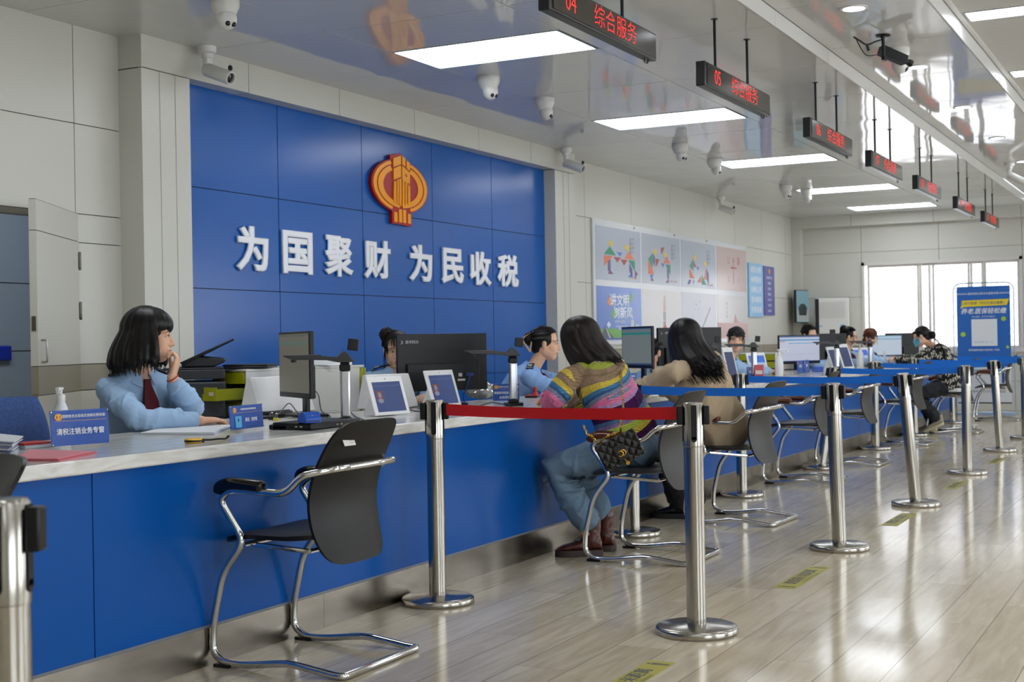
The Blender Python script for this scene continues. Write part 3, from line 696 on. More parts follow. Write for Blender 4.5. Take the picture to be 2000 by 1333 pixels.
def add_torso(mb, pel, chest, neck, sp, ss, prof, ext=0):
    """pel, chest, neck: spine points; sp, ss: vectors to the person's left at pelvis and shoulders; prof: (t, half width, half depth)"""
    pel, chest, neck = Vector(pel), Vector(chest), Vector(neck); rs = []
    for t, w_, d in prof:
        a = pel.lerp(chest, t); b = chest.lerp(neck, t); c = a.lerp(b, t); ax = (b-a).normalized()
        s = Vector(sp).lerp(Vector(ss), t); s = (s-ax*s.dot(ax)).normalized(); f = s.cross(ax)
        rs.append(ering(c, s, f, w_+ext, d+ext))
    mb.rings(rs)
PROF = [(0, .165, .115), (.12, .168, .12), (.3, .145, .105), (.45, .130, .095), (.6, .142, .105), (.74, .155, .112), (.86, .158, .100), (.95, .115, .075), (1.0, .065, .055)]
# ---- hair
def hair_mat(name, col):
    m = mat(name, col, .42, spec=.28, aniso=.4); n = m.node_tree.nodes; l = m.node_tree.links
    return m
HAIR = hair_mat('black_hair', '0e0b0b'); HAIR_B = hair_mat('dark_brown_hair', '17100d'); HAIR_A = hair_mat('auburn_hair', '5a2f1c')
def strand(mb, pts, r, n=5):
    k = len(pts); mb.tube(pts, [r*(1-.75*(i/(k-1))**2.2) for i in range(k)], n, flat=.7)
def scalp(H, th, ph, ex=0, s=1.0):
    a, b, c = .097+ex, .079+ex, .086+ex
    return H @ Vector(((-.012+a*math.sin(ph)*math.cos(th))*s, b*math.sin(ph)*math.sin(th)*s, (.036+c*math.cos(ph))*s))
def hair_long(H, drop, zend, flare=.02, bangs=True, n=340, seed=1, lay=.012, ragged=.03, back_only=False, sweep=None, s=1.0, face=62, voxel=.006, inner=None):
    """hair falling from the crown in direction drop (world) until the point's height along drop reaches zend (world z)"""
    rnd = random.Random(seed); fat = MB(); fine = MB(); D = Vector(drop).normalized(); R = H.to_3x3()
    fat.ell(H @ Vector((-.016*s, 0, .034*s)), (.094*s, .081*s, .088*s), 22, 14, 0, R)
    for i in range(n):
        th = rnd.uniform(-PI, PI); deg = abs(math.degrees(th)); ex = rnd.uniform(.002, lay); layer = rnd.random()
        front = deg < face
        if front and not bangs: th = math.copysign(math.radians(rnd.uniform(face, 180)), th); deg = abs(math.degrees(th)); front = False
        pm = 1.25 if front else (1.45 if deg < 110 else 1.75)
        p0 = rnd.uniform(0.02, .9)*(.5 if front else .7)
        pts = [scalp(H, th, p0+(pm-p0)*k/6, ex*(.4+.6*k/6), s) for k in range(7)]
        out = (R @ Vector((math.cos(th), math.sin(th), 0))); out = out-D*out.dot(D)
        if front:
            ln = rnd.uniform(.028, .045)*s
            for k in range(1, 4): pts.append(pts[-1]+(R @ Vector((.12*(2-k), 0, -1))).normalized()*ln/3)
        else:
            zz = zend+rnd.uniform(-.5, 1)*ragged+(.012 if deg < 85 else 0); p = pts[-1]; L = (zz-p.z)/D.z if abs(D.z) > .15 else .25
            L = max(.03, L); st = 9; j1, j2 = rnd.uniform(-.012, .012), rnd.uniform(-.012, .012)
            sw = Vector(sweep) if sweep else Vector((0, 0, 0)); sq = rnd.uniform(.55, 1)
            for k in range(1, st+1):
                t = k/st; q = p+D*L*t+out*(flare*math.sin(t*PI*.62))+Vector((j1, j2, 0))*t*t+sw*(t*t*sq)
                if inner and k > st*.55: q = q+out*(-inner*((t-.55)/.45)**2)
                pts.append(q)
        strand(fine, pts, rnd.uniform(.0035, .006))
        if i % 2 == 0 or front: fat.tube([pts[k]*1 for k in range(len(pts)-(0 if front else 1))], [.008 if front else .013]*(len(pts)-(0 if front else 1)-1)+[.004], 6)
    me = blob(fat, voxel, 3); mm = MB()
    mm.v = [tuple(v.co) for v in me.vertices]; mm.f = [tuple(p.vertices) for p in me.polygons]; mm.m = [0]*len(mm.f); bpy.data.meshes.remove(me)
    mm.add(fine.v, fine.f); return mm
def hair_up(H, bun, br=.04, n=260, seed=2, fringe=0, s=1.0, loose=10, voxel=.006):
    """hair drawn back over the head to a bun at local point bun"""
    rnd = random.Random(seed); fat = MB(); fine = MB(); R = H.to_3x3(); B = H @ (Vector(bun)*s); Bl = Vector(bun)*s
    fat.ell(H @ Vector((-.017*s, 0, .035*s)), (.094*s, .079*s, .087*s), 22, 14, 0, R); fat.ell(H @ Vector((-.045*s, 0, -.02*s)), (.052*s, .058*s, .062*s), 18, 10, 0, R); fat.ell(B, br*s, 14, 10)
    for i in range(n):
        th = rnd.uniform(-PI, PI); dg = abs(math.degrees(th)); pm = 1.02+.0045*max(0, dg-20)+(0.25 if dg > 80 else 0); ex = rnd.uniform(.001, .006)
        a = H.inverted() @ scalp(H, th, min(pm, 2.25), ex, s); c = Vector((-.012, 0, .036))*s; pts = []
        for k in range(9):
            t = k/8; v = (a-c).lerp(Bl-c, t); r = (a-c).length*(1-t)+min((Bl-c).length, .105*s)*t
            v2 = v.normalized(); e = 1/math.sqrt((v2.x/(.099*s+ex))**2+(v2.y/(.081*s+ex))**2+(v2.z/(.089*s+ex))**2)
            pts.append(H @ (c+v2*e))
        strand(fine, pts, rnd.uniform(.003, .005))
    for i in range(70):
        u = Vector((rnd.gauss(0, 1), rnd.gauss(0, 1), rnd.gauss(0, 1))).normalized(); v = u.orthogonal().normalized(); w_ = u.cross(v); a0 = rnd.uniform(0, 6.3)
        fine.tube([B+(v*math.cos(a0+k*.35)+w_*math.sin(a0+k*.35))*br*s*rnd.uniform(.97, 1.07) for k in range(7)], [.001]+[.0035]*5+[.001], 5)
    for i in range(fringe):
        th = math.radians(rnd.uniform(-58, 58)); pts = [scalp(H, th*(.6+.4*k/5), .35+.95*k/5, .004+.004*k/5, s) for k in range(6)]; ln = rnd.uniform(.02, .04)*s*(1.5 if abs(th) > .75 else 1)
        for k in range(1, 4): pts.append(pts[-1]+(R @ Vector((.15*(2-k), 0, -1))).normalized()*ln/3)
        strand(fine, pts, rnd.uniform(.003, .0048))
    for i in range(loose):
        q = rnd.choice((1, -1)); p = H @ Vector((.035*s+rnd.uniform(-.01, .02), q*.073*s, rnd.uniform(0, .04)*s)); pts = [p]
        for k in range(6): pts.append(pts[-1]+Vector((rnd.uniform(-.004, .004), rnd.uniform(-.004, .004), -.02)))
        strand(fine, pts, .0016)
    me = blob(fat, voxel, 3); mm = MB(); mm.v = [tuple(v.co) for v in me.vertices]; mm.f = [tuple(p.vertices) for p in me.polygons]; mm.m = [0]*len(mm.f); bpy.data.meshes.remove(me)
    mm.add(fine.v, fine.f); return mm
# ---- cloth
def cloth(name, col, rough=.8, weave=500, bump=.12, var=None):
    return mat(name, col, rough, spec=.25, bump=(weave, bump), var=var)
SHIRT = cloth('light_blue_shirt', '9dbbdc', .75); SHIRT2 = cloth('mid_blue_shirt', '86a7d6', .75); NAVY = mat('navy_epaulette', '14182c', .6); GOLD = mat('gold_thread', 'c8a24a', .35, .7); TIE = cloth('maroon_tie', '5a1420', .6)
SILVER = mat('white_braid', 'cfd2d6', .5)
def V(*a): return Vector(a)
class Person:
    def __init__(s, name, label, O):
        s.O = Vector(O); s.t = thing('person', label, 'person', O)
    def L(s, p): return Vector(p)-s.O
    def put(s, name, me, mats, parent=None):
        me.materials.clear()
        for m in (mats if isinstance(mats, (list, tuple)) else [mats]): me.materials.append(m)
        me.name = name; me.transform(Matrix.Translation(-s.O)); return link(name, me, parent or s.t)
    def add(s, name, mb, m, parent=None, bev=0):
        mb.v = [tuple(Vector(v)-s.O) for v in mb.v]; return obj(name, mb, m, parent or s.t, bev=bev)
def limbpts(a, b, k=4): return [Vector(a).lerp(Vector(b), i/k) for i in range(k+1)]
def arm(mb, sh, el, wr, r=(.050, .043, .039, .034, .024), ext=0, to=1.0):
    sh, el, wr = Vector(sh), Vector(el), Vector(wr); w2 = el.lerp(wr, to)
    pts = [sh, sh.lerp(el, .5), el.lerp(sh, .12), el.lerp(w2, .12), el.lerp(w2, .5), w2]; rr = [r[0], r[1], r[2], r[2], r[3], r[4]+(r[3]-r[4])*(1-to)]
    mb.limb(pts, [v+ext for v in rr], 14)
def folds(mb, a, b, r, n, seed, th=.008, lo=.15, hi=.98):
    """soft creases lying across a sleeve or trouser leg"""
    rnd = random.Random(seed); a, b = Vector(a), Vector(b); d, s, t = frame(b-a)
    for k in range(n):
        u = lo+(hi-lo)*(k+rnd.uniform(.1, .9))/n; c = a.lerp(b, u); rr = r[0]+(r[1]-r[0])*u; a0 = rnd.uniform(0, 6.28); span = rnd.uniform(1.6, 3.4); tl = rnd.uniform(-.9, .9)*rr; pts = []; rad = []
        for j in range(9):
            q = a0+span*j/8; pts.append(c+(s*math.cos(q)+t*math.sin(q))*(rr+.004)+d*(tl*(j/4-1)+.006*math.sin(q*3))); rad.append(.002+th*math.sin(PI*j/8))
        mb.tube(pts, rad, 8)
def epaulette(P, sh, neck, front, motif=True):
    sh, neck = Vector(sh), Vector(neck); a = (sh-neck); a.z *= .6; x = a.normalized(); f = Vector(front); f = (f-x*f.dot(x)).normalized(); z = x.cross(f); z = z if z.z > 0 else -z
    c = neck.lerp(sh, .60)+Vector((0, 0, .068)); M = Matrix(((x.x, f.x, z.x, c.x), (x.y, f.y, z.y, c.y), (x.z, f.z, z.z, c.z), (0, 0, 0, 1)))
    m = MB(); rs = []
    for i in range(7):
        u = -.055+.11*i/6; dz = -.10*max(0, u+.01)**1*1.2-1.5*max(0, u)**2; hw = .022+.003*i/6
        rs.append([M @ V(u, -hw, dz-.006), M @ V(u, 0, dz), M @ V(u, hw, dz-.006), M @ V(u, hw, dz-.012), M @ V(u, -hw, dz-.012)])
    m.rings(rs); e = P.add('epaulette', m, NAVY)
    m = MB()
    m.tube([M @ (V(.016+.013*math.cos(q), .013*math.sin(q), .0012-.004)) for q in np.linspace(0, 2*PI, 14)[:-1]], .0028, 5, close=True); m.tube([M @ V(.047, y, -.0115+.0*abs(y)) for y in (-.016, 0, .016)], .0025, 5); m.tube([M @ V(-.04, y, .001) for y in (-.014, 0, .014)], .002, 5)
    P.add('braid', m, SILVER, e)
    m = MB(); m.ell(M @ V(.016, 0, -.002), (.006, .006, .003), 10, 6, 0, M.to_3x3()); P.add('star', m, GOLD, e)
def collar(P, c, ax, fwd, r=.058, h=.035, m_=None):
    ax = Vector(ax).normalized(); f = Vector(fwd); f = (f-ax*f.dot(ax)).normalized(); l = ax.cross(f); m = MB(); n = 28; a0, a1 = [], []
    for j in range(n+1):
        a = math.radians(18)+j/n*math.radians(324); d = f*math.cos(a)+l*math.sin(a); fr = max(0, math.cos(a))
        a0.append(c+d*(r)+ax*(h*.8-.02*fr)); a1.append(c+d*(r+.024+.02*fr)+ax*(-.006-.04*fr**2))
    vs = a0+a1+[p+(p-c).normalized()*-.004 for p in a1]+[p*1+(c-p).normalized()*.004 for p in a0]; N = n+1; fs = []
    for j in range(n):
        for k in range(4): fs.append((k*N+j, k*N+j+1, ((k+1) % 4)*N+j+1, ((k+1) % 4)*N+j))
    m.add(vs, fs); return P.add('collar', m, m_ or SHIRT)
def cuff(P, wr, el, r=.036, m_=None, btn=True, out=None):
    wr, el = Vector(wr), Vector(el); d = (wr-el).normalized(); M = hm(wr, d, out or (0, 0, 1)).to_3x3(); m = MB()
    Q = Matrix(((M[0][1], M[0][2], M[0][0]), (M[1][1], M[1][2], M[1][0]), (M[2][1], M[2][2], M[2][0])))
    m.lathe([(r*.9, -.062), (r+.001, -.058), (r+.003, -.03), (r+.002, -.002), (r-.003, 0), (r-.006, -.004)], o=wr, n=24, M=Q, cap=False); c = P.add('cuff', m, m_ or SHIRT)
    if btn:
        m = MB(); b = wr+Q @ V(0, 0, -.022)+(Q @ V(math.cos(-2.2), math.sin(-2.2), 0))*(r+.002); m.ell(b, (.006, .006, .006), 10, 6); P.add('button', m, GOLD, c)
def uniform(P, pel, chest, neck, sp, ss, front, shL, shR, elL, elR, wrL, wrR, to=.86, shirt=SHIRT, voxel=.006, seed=1, amp=.0035, legs=True, cuffs=True, tie=True):
    m = MB(); add_torso(m, pel, chest, neck, sp, ss, PROF, .013)
    for sh, el, wr in ((shL, elL, wrL), (shR, elR, wrR)): arm(m, sh, el, wr, (.052, .050, .046, .044, .034), .006, to); m.limb([Vector(neck)-Vector((0, 0, .03)), Vector(sh)], [.055, .053], 14)
    for k, (sh, el, wr) in enumerate(((shL, elL, wrL), (shR, elR, wrR))): folds(m, sh, el, (.052, .05), 6, seed+k); folds(m, el, Vector(el).lerp(Vector(wr), to), (.05, .042), 6, seed+7+k)
    me = blob(m, voxel, 4); wrinkle(me, amp, 8, (1, 1, .55), seed); P.put('shirt', me, shirt)
    n = Vector(neck)+Vector((0, 0, .012)); collar(P, n, (Vector(neck)-Vector(chest)).normalized()*.7+Vector((0, 0, .5)), front, m_=shirt)
    for sh in (shL, shR): epaulette(P, sh, neck, front)
    if cuffs:
        for el, wr in ((elL, wrL), (elR, wrR)): cuff(P, Vector(el).lerp(Vector(wr), to+.06), el, m_=shirt)
def skin_body(P, pel, chest, neck, sp, ss, shL, shR, elL, elR, wrL, wrR, H, hands, s=1.0, voxel=.005, legs=None, foot=None):
    m = MB(); add_torso(m, pel, chest, neck, sp, ss, PROF, -.012); add_head(m, H, s)
    hd = H @ Vector((-.018, 0, -.065)); m.limb([Vector(neck)-Vector((0, 0, .03)), Vector(neck), Vector(neck).lerp(hd, .5), hd, H @ Vector((-.01, 0, -.02))], [.06, .051, .046, .048, .05], 16)
    for sh, el, wr in ((shL, elL, wrL), (shR, elR, wrR)): arm(m, sh, el, wr, (.042, .038, .034, .032, .0235)); m.limb([Vector(neck)-Vector((0, 0, .05)), Vector(sh)], [.045, .045], 12)
    for h in hands: add_hand(m, *h)
    if legs:
        for hp, kn, an in legs: m.limb([hp, Vector(hp).lerp(Vector(kn), .5), kn, Vector(kn).lerp(Vector(an), .35), an], [.075, .065, .05, .05, .032], 14); 
    if foot:
        for an, toe in foot: m.limb([an, Vector(an)-V(0, 0, .05), toe], [.032, .032, .022], 12)
    me = blob(m, voxel, 4); return P.put('body', me, SKIN)
# ================================================================== the front clerk, chin in hand
STOOL = None
def stool(x, y, rz, label):
    global STOOL
    if STOOL is None:
        t = thing('office_stool', label, 'stool', (x, y, 0), rz, 'clerks stools behind the counter')
        m = MB(); m.lathe([(.001, .40), (.19, .40), (.205, .42), (.2, .445), (.17, .455), (.001, .455)], n=28); obj('seat', m, mat('blue_office_fabric', '45609a', .85, bump=(260, .3), var=(140, .25)), t)
        m = MB(); m.lathe([(.025, .06), (.025, .40)], n=14); obj('column', m, BLACK, t)
        m = MB()
        for k in range(5):
            a = k*2*PI/5; m.tube([(0, 0, .075), (.25*math.cos(a), .25*math.sin(a), .055)], .017, 8)
        obj('star_base', m, BLACK, t)
        for k in range(5):
            a = k*2*PI/5; m = MB(); m.lathe([(.001, -.012), (.028, -.012), (.028, .012), (.001, .012)], o=(.25*math.cos(a), .25*math.sin(a), .0285), n=14, M=Matrix.Rotation(PI/2, 3, 'X').to_4x4()); obj('castor', m, BLACK, t)
        STOOL = t; return t
    return dup(STOOL, (x, y, 0), rz, label)
def clerk_front():
    O = V(4.72, 4.42, .45)
    P = Person('person', 'woman in a light blue uniform with a black bob, resting her chin on her hand', O)
    fr = V(-.35, -.94, 0); lv = V(.94, -.35, 0)
    pel, chest, neck = V(4.73, 4.47, .53), V(4.76, 4.42, .80), V(4.685, 4.315, 1.045)
    c = V(4.69, 4.335, .985); shL, shR = c+lv*.155, c-lv*.142
    elR, wrR = V(4.45, 4.105, .853), ony(392, 822, 3.985)
    elL, wrL = ony(384, 812, 4.055), ony(336, 737, 4.10)
    hc = ony(292, 657, 4.24); fh = V(.56, -.83, -.06); H = hm(hc, fh, (0.04, -.02, 1))
    m = [(wrR, V(.185, -.02, -.004), V(0, 0, 1), False, (.22, .2, .2, .25), .3), (wrL, V(.035, -.012, .10), V(.53, -.84, .0), True, (.95, 1.0, 1.05, 1.1), .5)]
    body = skin_body(P, pel, chest, neck, lv, lv, shL, shR, elL, elR, wrL, wrR, H, m, voxel=.0036, legs=[(pel+lv*.09, V(4.66, 4.10, .52), V(4.70, 4.15, .1)), (pel-lv*.09, V(4.46, 4.15, .52), V(4.50, 4.22, .1))])
    add_face(P, H, body)
    P2 = P
    uniform(P, pel, chest, neck, lv, lv, fr, shL, shR, elL, elR, wrL, wrR, to=.78, voxel=.005, seed=3, amp=.007, cuffs=False)
    cuff(P, elR.lerp(wrR, .93), elR, .037); cuff(P, elL.lerp(wrL, .72), elL, .043, out=(0, -1, 0))
    mb = hair_long(H, (0, 0, -1), 1.055, flare=.055, bangs=True, n=520, seed=5, lay=.016, ragged=.03, face=66, voxel=.005, inner=.012)
    P.add('hair', mb, HAIR)
    # tie, badge, wrist string, ring
    x = neck+fr*.078+V(0, 0, -.02); m = MB(); d = (V(0, 0, -1)+fr*.16).normalized(); s = lv
    m.rings([[x+s*.014, x-s*.014, x-s*.014-fr*.012, x+s*.014-fr*.012], [x+d*.03+s*.017, x+d*.03-s*.017, x+d*.03-s*.017-fr*.012, x+d*.03+s*.017-fr*.012], [x+d*.10+fr*.02+s*.033, x+d*.10+fr*.02-s*.033, x+d*.10-s*.033, x+d*.10+s*.033], [x+d*.2+fr*.02+s*.04, x+d*.2+fr*.02-s*.04, x+d*.2-s*.04, x+d*.2+s*.04]])
    P.add('tie', m, TIE)
    b = V(*(chest+fr*.135+lv*.07+V(0, 0, .085))); M = facing(b, fr.x+.15, fr.y); m = MB(); m.box(-.02, .02, -.011, .011, -.004, .004, 0, M); bd = P.add('badge', m, mat('red_enamel', 'b2251d', .3), bev=.001)
    m = MB()
    for k in range(3): m.box(-.013+k*.010, -.006+k*.010, -.005, .005, .004, .0052, 0, M)
    P.add('badge_mark', m, GOLD, bd)
    m = MB(); d = (wrL-elL).normalized(); q = wrL-d*.005; u = d.orthogonal().normalized(); v = d.cross(u); m.tube([q+(u*math.cos(a)+v*math.sin(a))*.0275 for a in np.linspace(0, 2*PI, 22)[:-1]], .0025, 6, close=True); P.add('wrist_string', m, mat('red_string', 'b3121a', .5))
    stool(4.72, 4.47, 0, 'stool under the front clerk with the black bob')
    return P
clerk_front()
# ================================================================== the other clerks
def clerk(label, hc, fwd, O, front, ns=(0, 0, 0), elL=None, wrL=None, elR=None, wrR=None, bun=(-.085, .0, .075), br=.042, fringe=0, hair=None, seed=1, shirt=SHIRT, voxel=.006, up=(0, 0, 1), glasses=False, hands=True, loose=10, stoolname='', low=False, legz=True, nz=.17, sw=.158):
    """seated clerk: hc head centre, fwd look direction, front chest direction; neck base below the head, pelvis below that"""
    P = Person('person', label, O); fr = V(*front).normalized(); lv = V(-fr.y, fr.x, 0); H = hm(hc, fwd, up)
    neck = V(*hc)+V(0, 0, -.185)-V(*fwd).normalized()*.03+V(*ns); neck.z = min(neck.z, V(*hc).z-nz); O = P.O
    pel = V(O.x, O.y, O.z+.085); chest = pel.lerp(neck, .56)+V(0, 0, .0)-fr*.01
    shL, shR = neck+lv*sw-V(0, 0, .055), neck-lv*sw-V(0, 0, .055)
    tz = .85
    def dflt(sh, q):
        el = sh+fr*.12+lv*q*.05; el.z = max(tz, sh.z-.26); wr = el+fr*.20-lv*q*.10; wr.z = tz-.005; return el, wr
    eL, wL = dflt(shL, 1); eR, wR = dflt(shR, -1)
    elL = V(*elL) if elL else eL; wrL = V(*wrL) if wrL else wL; elR = V(*elR) if elR else eR; wrR = V(*wrR) if wrR else wR
    hl = []
    for wr, el, L in ((wrL, elL, True), (wrR, elR, False)):
        d = (wr-el); d.z = min(d.z, 0)*.3; hl.append((wr, d, V(0, 0, 1), L, (.3, .3, .3, .35), .3))
    legs = [(pel+lv*.09*q, pel+lv*.10*q+fr*.36-V(0, 0, .02), pel+lv*.10*q+fr*.33-V(0, 0, .42)) for q in (1, -1)]
    body = skin_body(P, pel, chest, neck, lv, lv, shL, shR, elL, elR, wrL, wrR, H, hl if hands else [], voxel=voxel-.0015, legs=legs); add_face(P, H, body)
    uniform(P, pel, chest, neck, lv, lv, fr, shL, shR, elL, elR, wrL, wrR, to=.84, shirt=shirt, voxel=voxel, seed=seed, amp=.005)
    m = MB()
    for hp, kn, an in legs: m.limb([hp, hp.lerp(kn, .5), kn, kn.lerp(an, .4), an], [.095, .085, .066, .062, .055], 14)
    me = blob(m, .008, 4); P.put('trousers', me, mat('navy_trousers', '161a2a', .8))
    for hp, kn, an in legs: m = MB(); m.limb([an-V(0, 0, .06), an-V(0, 0, .068)+fr*.13], [.042, .034], 12); me = blob(m, .007, 3); P.put('shoe', me, mat('black_shoe', '121112', .35))
    if hair != 'cap':
        mb = hair_up(H, bun, br, seed=seed, fringe=fringe, loose=loose, n=240)
    P.add('hair', mb, hair if hair and hair != 'cap' else HAIR)
    x = neck+fr*.082-V(0, 0, .03); d = (V(0, 0, -1)+fr*.2).normalized(); m = MB(); m.rings([[x+d*a+lv*w_+fr*.02*(a > 0), x+d*a-lv*w_+fr*.02*(a > 0), x+d*a-lv*w_-fr*.012, x+d*a+lv*w_-fr*.012] for a, w_ in ((0, .013), (.03, .016), (.1, .032), (.18, .038))]); P.add('tie', m, TIE)
    if glasses:
        m = MB(); h = H
        for q in (1, -1):
            m.tube([h @ V(.098, q*.033+.021*math.cos(a), -.001+.017*math.sin(a)) for a in np.linspace(0, 2*PI, 18)[:-1]], .0013, 5, close=True); m.tube([h @ V(.098, q*.054, .004), h @ V(.0, q*.076, .006)], .0013, 5)
        m.tube([h @ V(.098, -.012, .001), h @ V(.1, 0, .004), h @ V(.098, .012, .001)], .0013, 5); P.add('glasses', m, mat('thin_metal_rim', '5b4a6a', .3, .8))
    if stoolname: stool(O.x, O.y, 0, stoolname)
    return P, H
# half hidden by the big black monitor
h = ony(774, 686, 4.50)
clerk('woman in uniform half hidden behind the big black monitor, dark hair in a top bun', h, V(-.80, -.60, -.05), (h.x+.03, h.y+.12, .455), (-.75, -.66, 0), elR=None, bun=(-.03, -.055, .10), br=.045, fringe=26, hair=HAIR_B, seed=11, voxel=.0055, loose=16, nz=.125, sw=.17, ns=(-.04, -.02, .07), stoolname='stool of the clerk half hidden by the big black monitor')
# with the claw clip, facing the visitor in the striped sweater
h = ony(1064, 672, 4.13)
def claw():
    sh = h
    P, H = clerk('clerk bending toward the striped sweater visitor, hair up in a beige claw clip', h, V(.40, -.91, -.05), (h.x-.12, h.y+.36, .455), (.30, -.95, 0), elR=(h.x-.13, h.y-.06, .86), wrR=(h.x+.02, h.y-.26, .845), elL=(h.x+.22, h.y-.02, .86), wrL=(h.x+.12, h.y-.25, .845), ns=(-.03, .05, .01), bun=(-.105, .0, .03), br=.043, seed=21, shirt=SHIRT2, voxel=.0055, loose=0, up=(.08, -.1, 1), stoolname='stool of the clerk with the beige claw clip')
    m = MB(); R = H
    for q in (1, -1):
        pts = [R @ V(-.085, q*.036, .082), R @ V(-.152, q*.034, .035), R @ V(-.150, q*.034, .010), R @ V(-.098, q*.044, -.062)]
        m.tube(arc(pts+[pts[0]], .012, 4)[:-1], .0055, 8, close=True)
    m.tube([R @ V(-.152, .034, .03), R @ V(-.165, 0, .025), R @ V(-.152, -.034, .03)], .0055, 8)
    P.add('claw_clip', m, mat('beige_acetate', 'c6a37c', .3))
claw()
h = ony(1277, 688, 4.22)
clerk('clerk almost hidden between two monitors, only an ear and collar showing', h, V(.86, -.45, -.08), (h.x-.08, h.y+.16, .455), (.5, -.86, 0), bun=(-.09, 0, .0), br=.035, seed=31, stoolname='stool of the clerk hidden between two monitors')
h = ony(1437, 664, 4.05)
clerk('woman in uniform glancing at the camera behind a scanner arm, fringe and low bun', h, V(-.90, -.42, -.06), (h.x-.02, h.y+.26, .455), (.05, -1, 0), elR=(h.x-.10, h.y-.12, .87), wrR=(h.x+.16, h.y-.30, .85), elL=(h.x+.28, h.y+.02, .87), wrL=(h.x+.28, h.y-.24, .85), bun=(-.08, .055, .055), br=.035, fringe=90, seed=41, up=(.1, -.06, 1), ns=(-.03, .05, 0), stoolname='stool of the clerk glancing at the camera')
h = ony(1580, 655, 4.25)
clerk('clerk hidden behind the bright monitor left of the air conditioner, only dark hair showing', h, V(-.5, -.86, -.25), (h.x, h.y+.16, .455), (0, -1, 0), bun=(-.09, 0, .04), br=.035, seed=51, voxel=.008, hands=False, stoolname='stool of the clerk of whom only the hair shows')
h = ony(1658, 658, 4.02)
clerk('woman in uniform with thin glasses in profile behind a scanner arm, red tie', h, V(.25, -.96, -.12), (h.x-.1, h.y+.33, .455), (-.2, -.98, 0), bun=(-.072, .0, .088), br=.045, seed=61, glasses=True, voxel=.007, stoolname='stool of the clerk with glasses')
h = ony(1700, 658, 4.16)
clerk('person with auburn hair and glasses peering over the second bright monitor', h, V(-.55, -.83, -.12), (h.x, h.y+.16, .455), (0, -1, 0), bun=(-.07, 0, -.07), br=.055, fringe=40, hair=HAIR_A, seed=71, glasses=True, voxel=.008, hands=False, stoolname='stool of the auburn haired clerk')
# ================================================================== visitor in the striped sweater
def trousers(P, pel, lv, legs, m_, rad=(.098, .092, .074, .070, .068), voxel=.006, amp=.004, seed=1, seat=(.16, .12), extra=None):
    m = MB(); m.ell(pel, (seat[0], seat[1], .12), 22, 14, 0, hm(pel, lv).to_3x3()); 
    for i_, (hp, kn, an) in enumerate(legs): m.limb([hp, hp.lerp(kn, .5), kn, kn.lerp(an, .45), an], list(rad), 18); folds(m, hp, kn, (rad[0], rad[2]), 5, seed+i_, .008); folds(m, kn, an, (rad[2], rad[4]), 6, seed+5+i_, .007)
    if extra: extra(m)
    me = blob(m, voxel, 5); wrinkle(me, amp, 11, (1, 1, 1), seed); return P.put('trousers', me, m_)
def boot(P, an, toe, name, m_, sole_m, shaft=.125, r=.043, lift=0):
    an, toe = V(*an), V(*toe); d = V(toe.x-an.x, toe.y-an.y, 0); L = d.length; d.normalize(); s = V(-d.y, d.x, 0); A = V(an.x, an.y, 0)
    m = MB(); z0 = .028
    def ring(x, w_, z, zl): return [A+d*x+s*(w_*math.cos(q))+V(0, 0, (z+zl)/2+(z-zl)/2*math.sin(q)) for q in np.linspace(0, 2*PI, 19)[:-1]]
    m.rings([ring(x, w_, z, z0) for x, w_, z in ((-.055, .022, .075), (-.045, .034, .10), (-.02, .039, .11), (.03, .041, .105), (.07, .045, .085), (.11, .049, .072), (.15, .046, .062), (.18, .034, .052), (.192, .018, .042))])
    m.limb([A+V(0, 0, .075), A+V(0, 0, .075)+V(0, 0, shaft*.5)-d*.004, A+V(0, 0, .075+shaft)-d*.006], [.046, .044, r+.003], 18)
    me = blob(m, .005, 4); wrinkle(me, .0015, 25)
    def up(p): p = Vector(p); p.z += lift*max(0, .17-(p-A).dot(d)); return p
    for v in me.vertices: v.co = up(v.co)
    b = P.put(name, me, m_)
    m = MB(); rs = [[A+d*x+s*w_+V(0, 0, z) for z in (0, .034)]+[A+d*x-s*w_+V(0, 0, z) for z in (.034, 0)] for x, w_ in ((-.06, .022), (-.045, .036), (0, .041), (.06, .045), (.11, .051), (.16, .047), (.19, .032), (.2, .016))]; m.rings([[up(p) for p in r] for r in rs]); P.add('sole', m, sole_m, b, bev=.003)
    m = MB()
    for k in range(4): x = .01+.022*k; z = .135-.016*k; m.tube([A+d*x+s*.03+V(0, 0, z-.01), A+d*(x+.012)+V(0, 0, z+.002), A+d*(x+.022)-s*.03+V(0, 0, z-.016)], .0025, 5)
    for q in (1, -1): m.tube([A+d*.025+V(0, 0, .137), A+d*.05+s*q*.02+V(0, 0, .15), A+d*.045+s*q*.045+V(0, 0, .12), A+d*.03+V(0, 0, .134)], .002, 5)
    m.v = [tuple(up(p)) for p in m.v]; P.add('laces', m, mat('dark_laces', '15100f', .8), b); return b
STR = ['d9739d', 'b184b4', 'a9b24a', 'a9b24a', '9a8168', '8a735c', '9a8168', 'd9bf50', '4a7ea6', '3c5f8c', '7f8aa0', 'e07aa4', 'b28bb8', '451a4c', '451a4c', '4f7397', '8d6f9c', 'a9b84a', 'd6bf48', '451a4c']
SPOS = [0, .03, .055, .07, .105, .135, .15, .185, .215, .235, .25, .27, .30, .325, .36, .40, .425, .45, .49, .53]
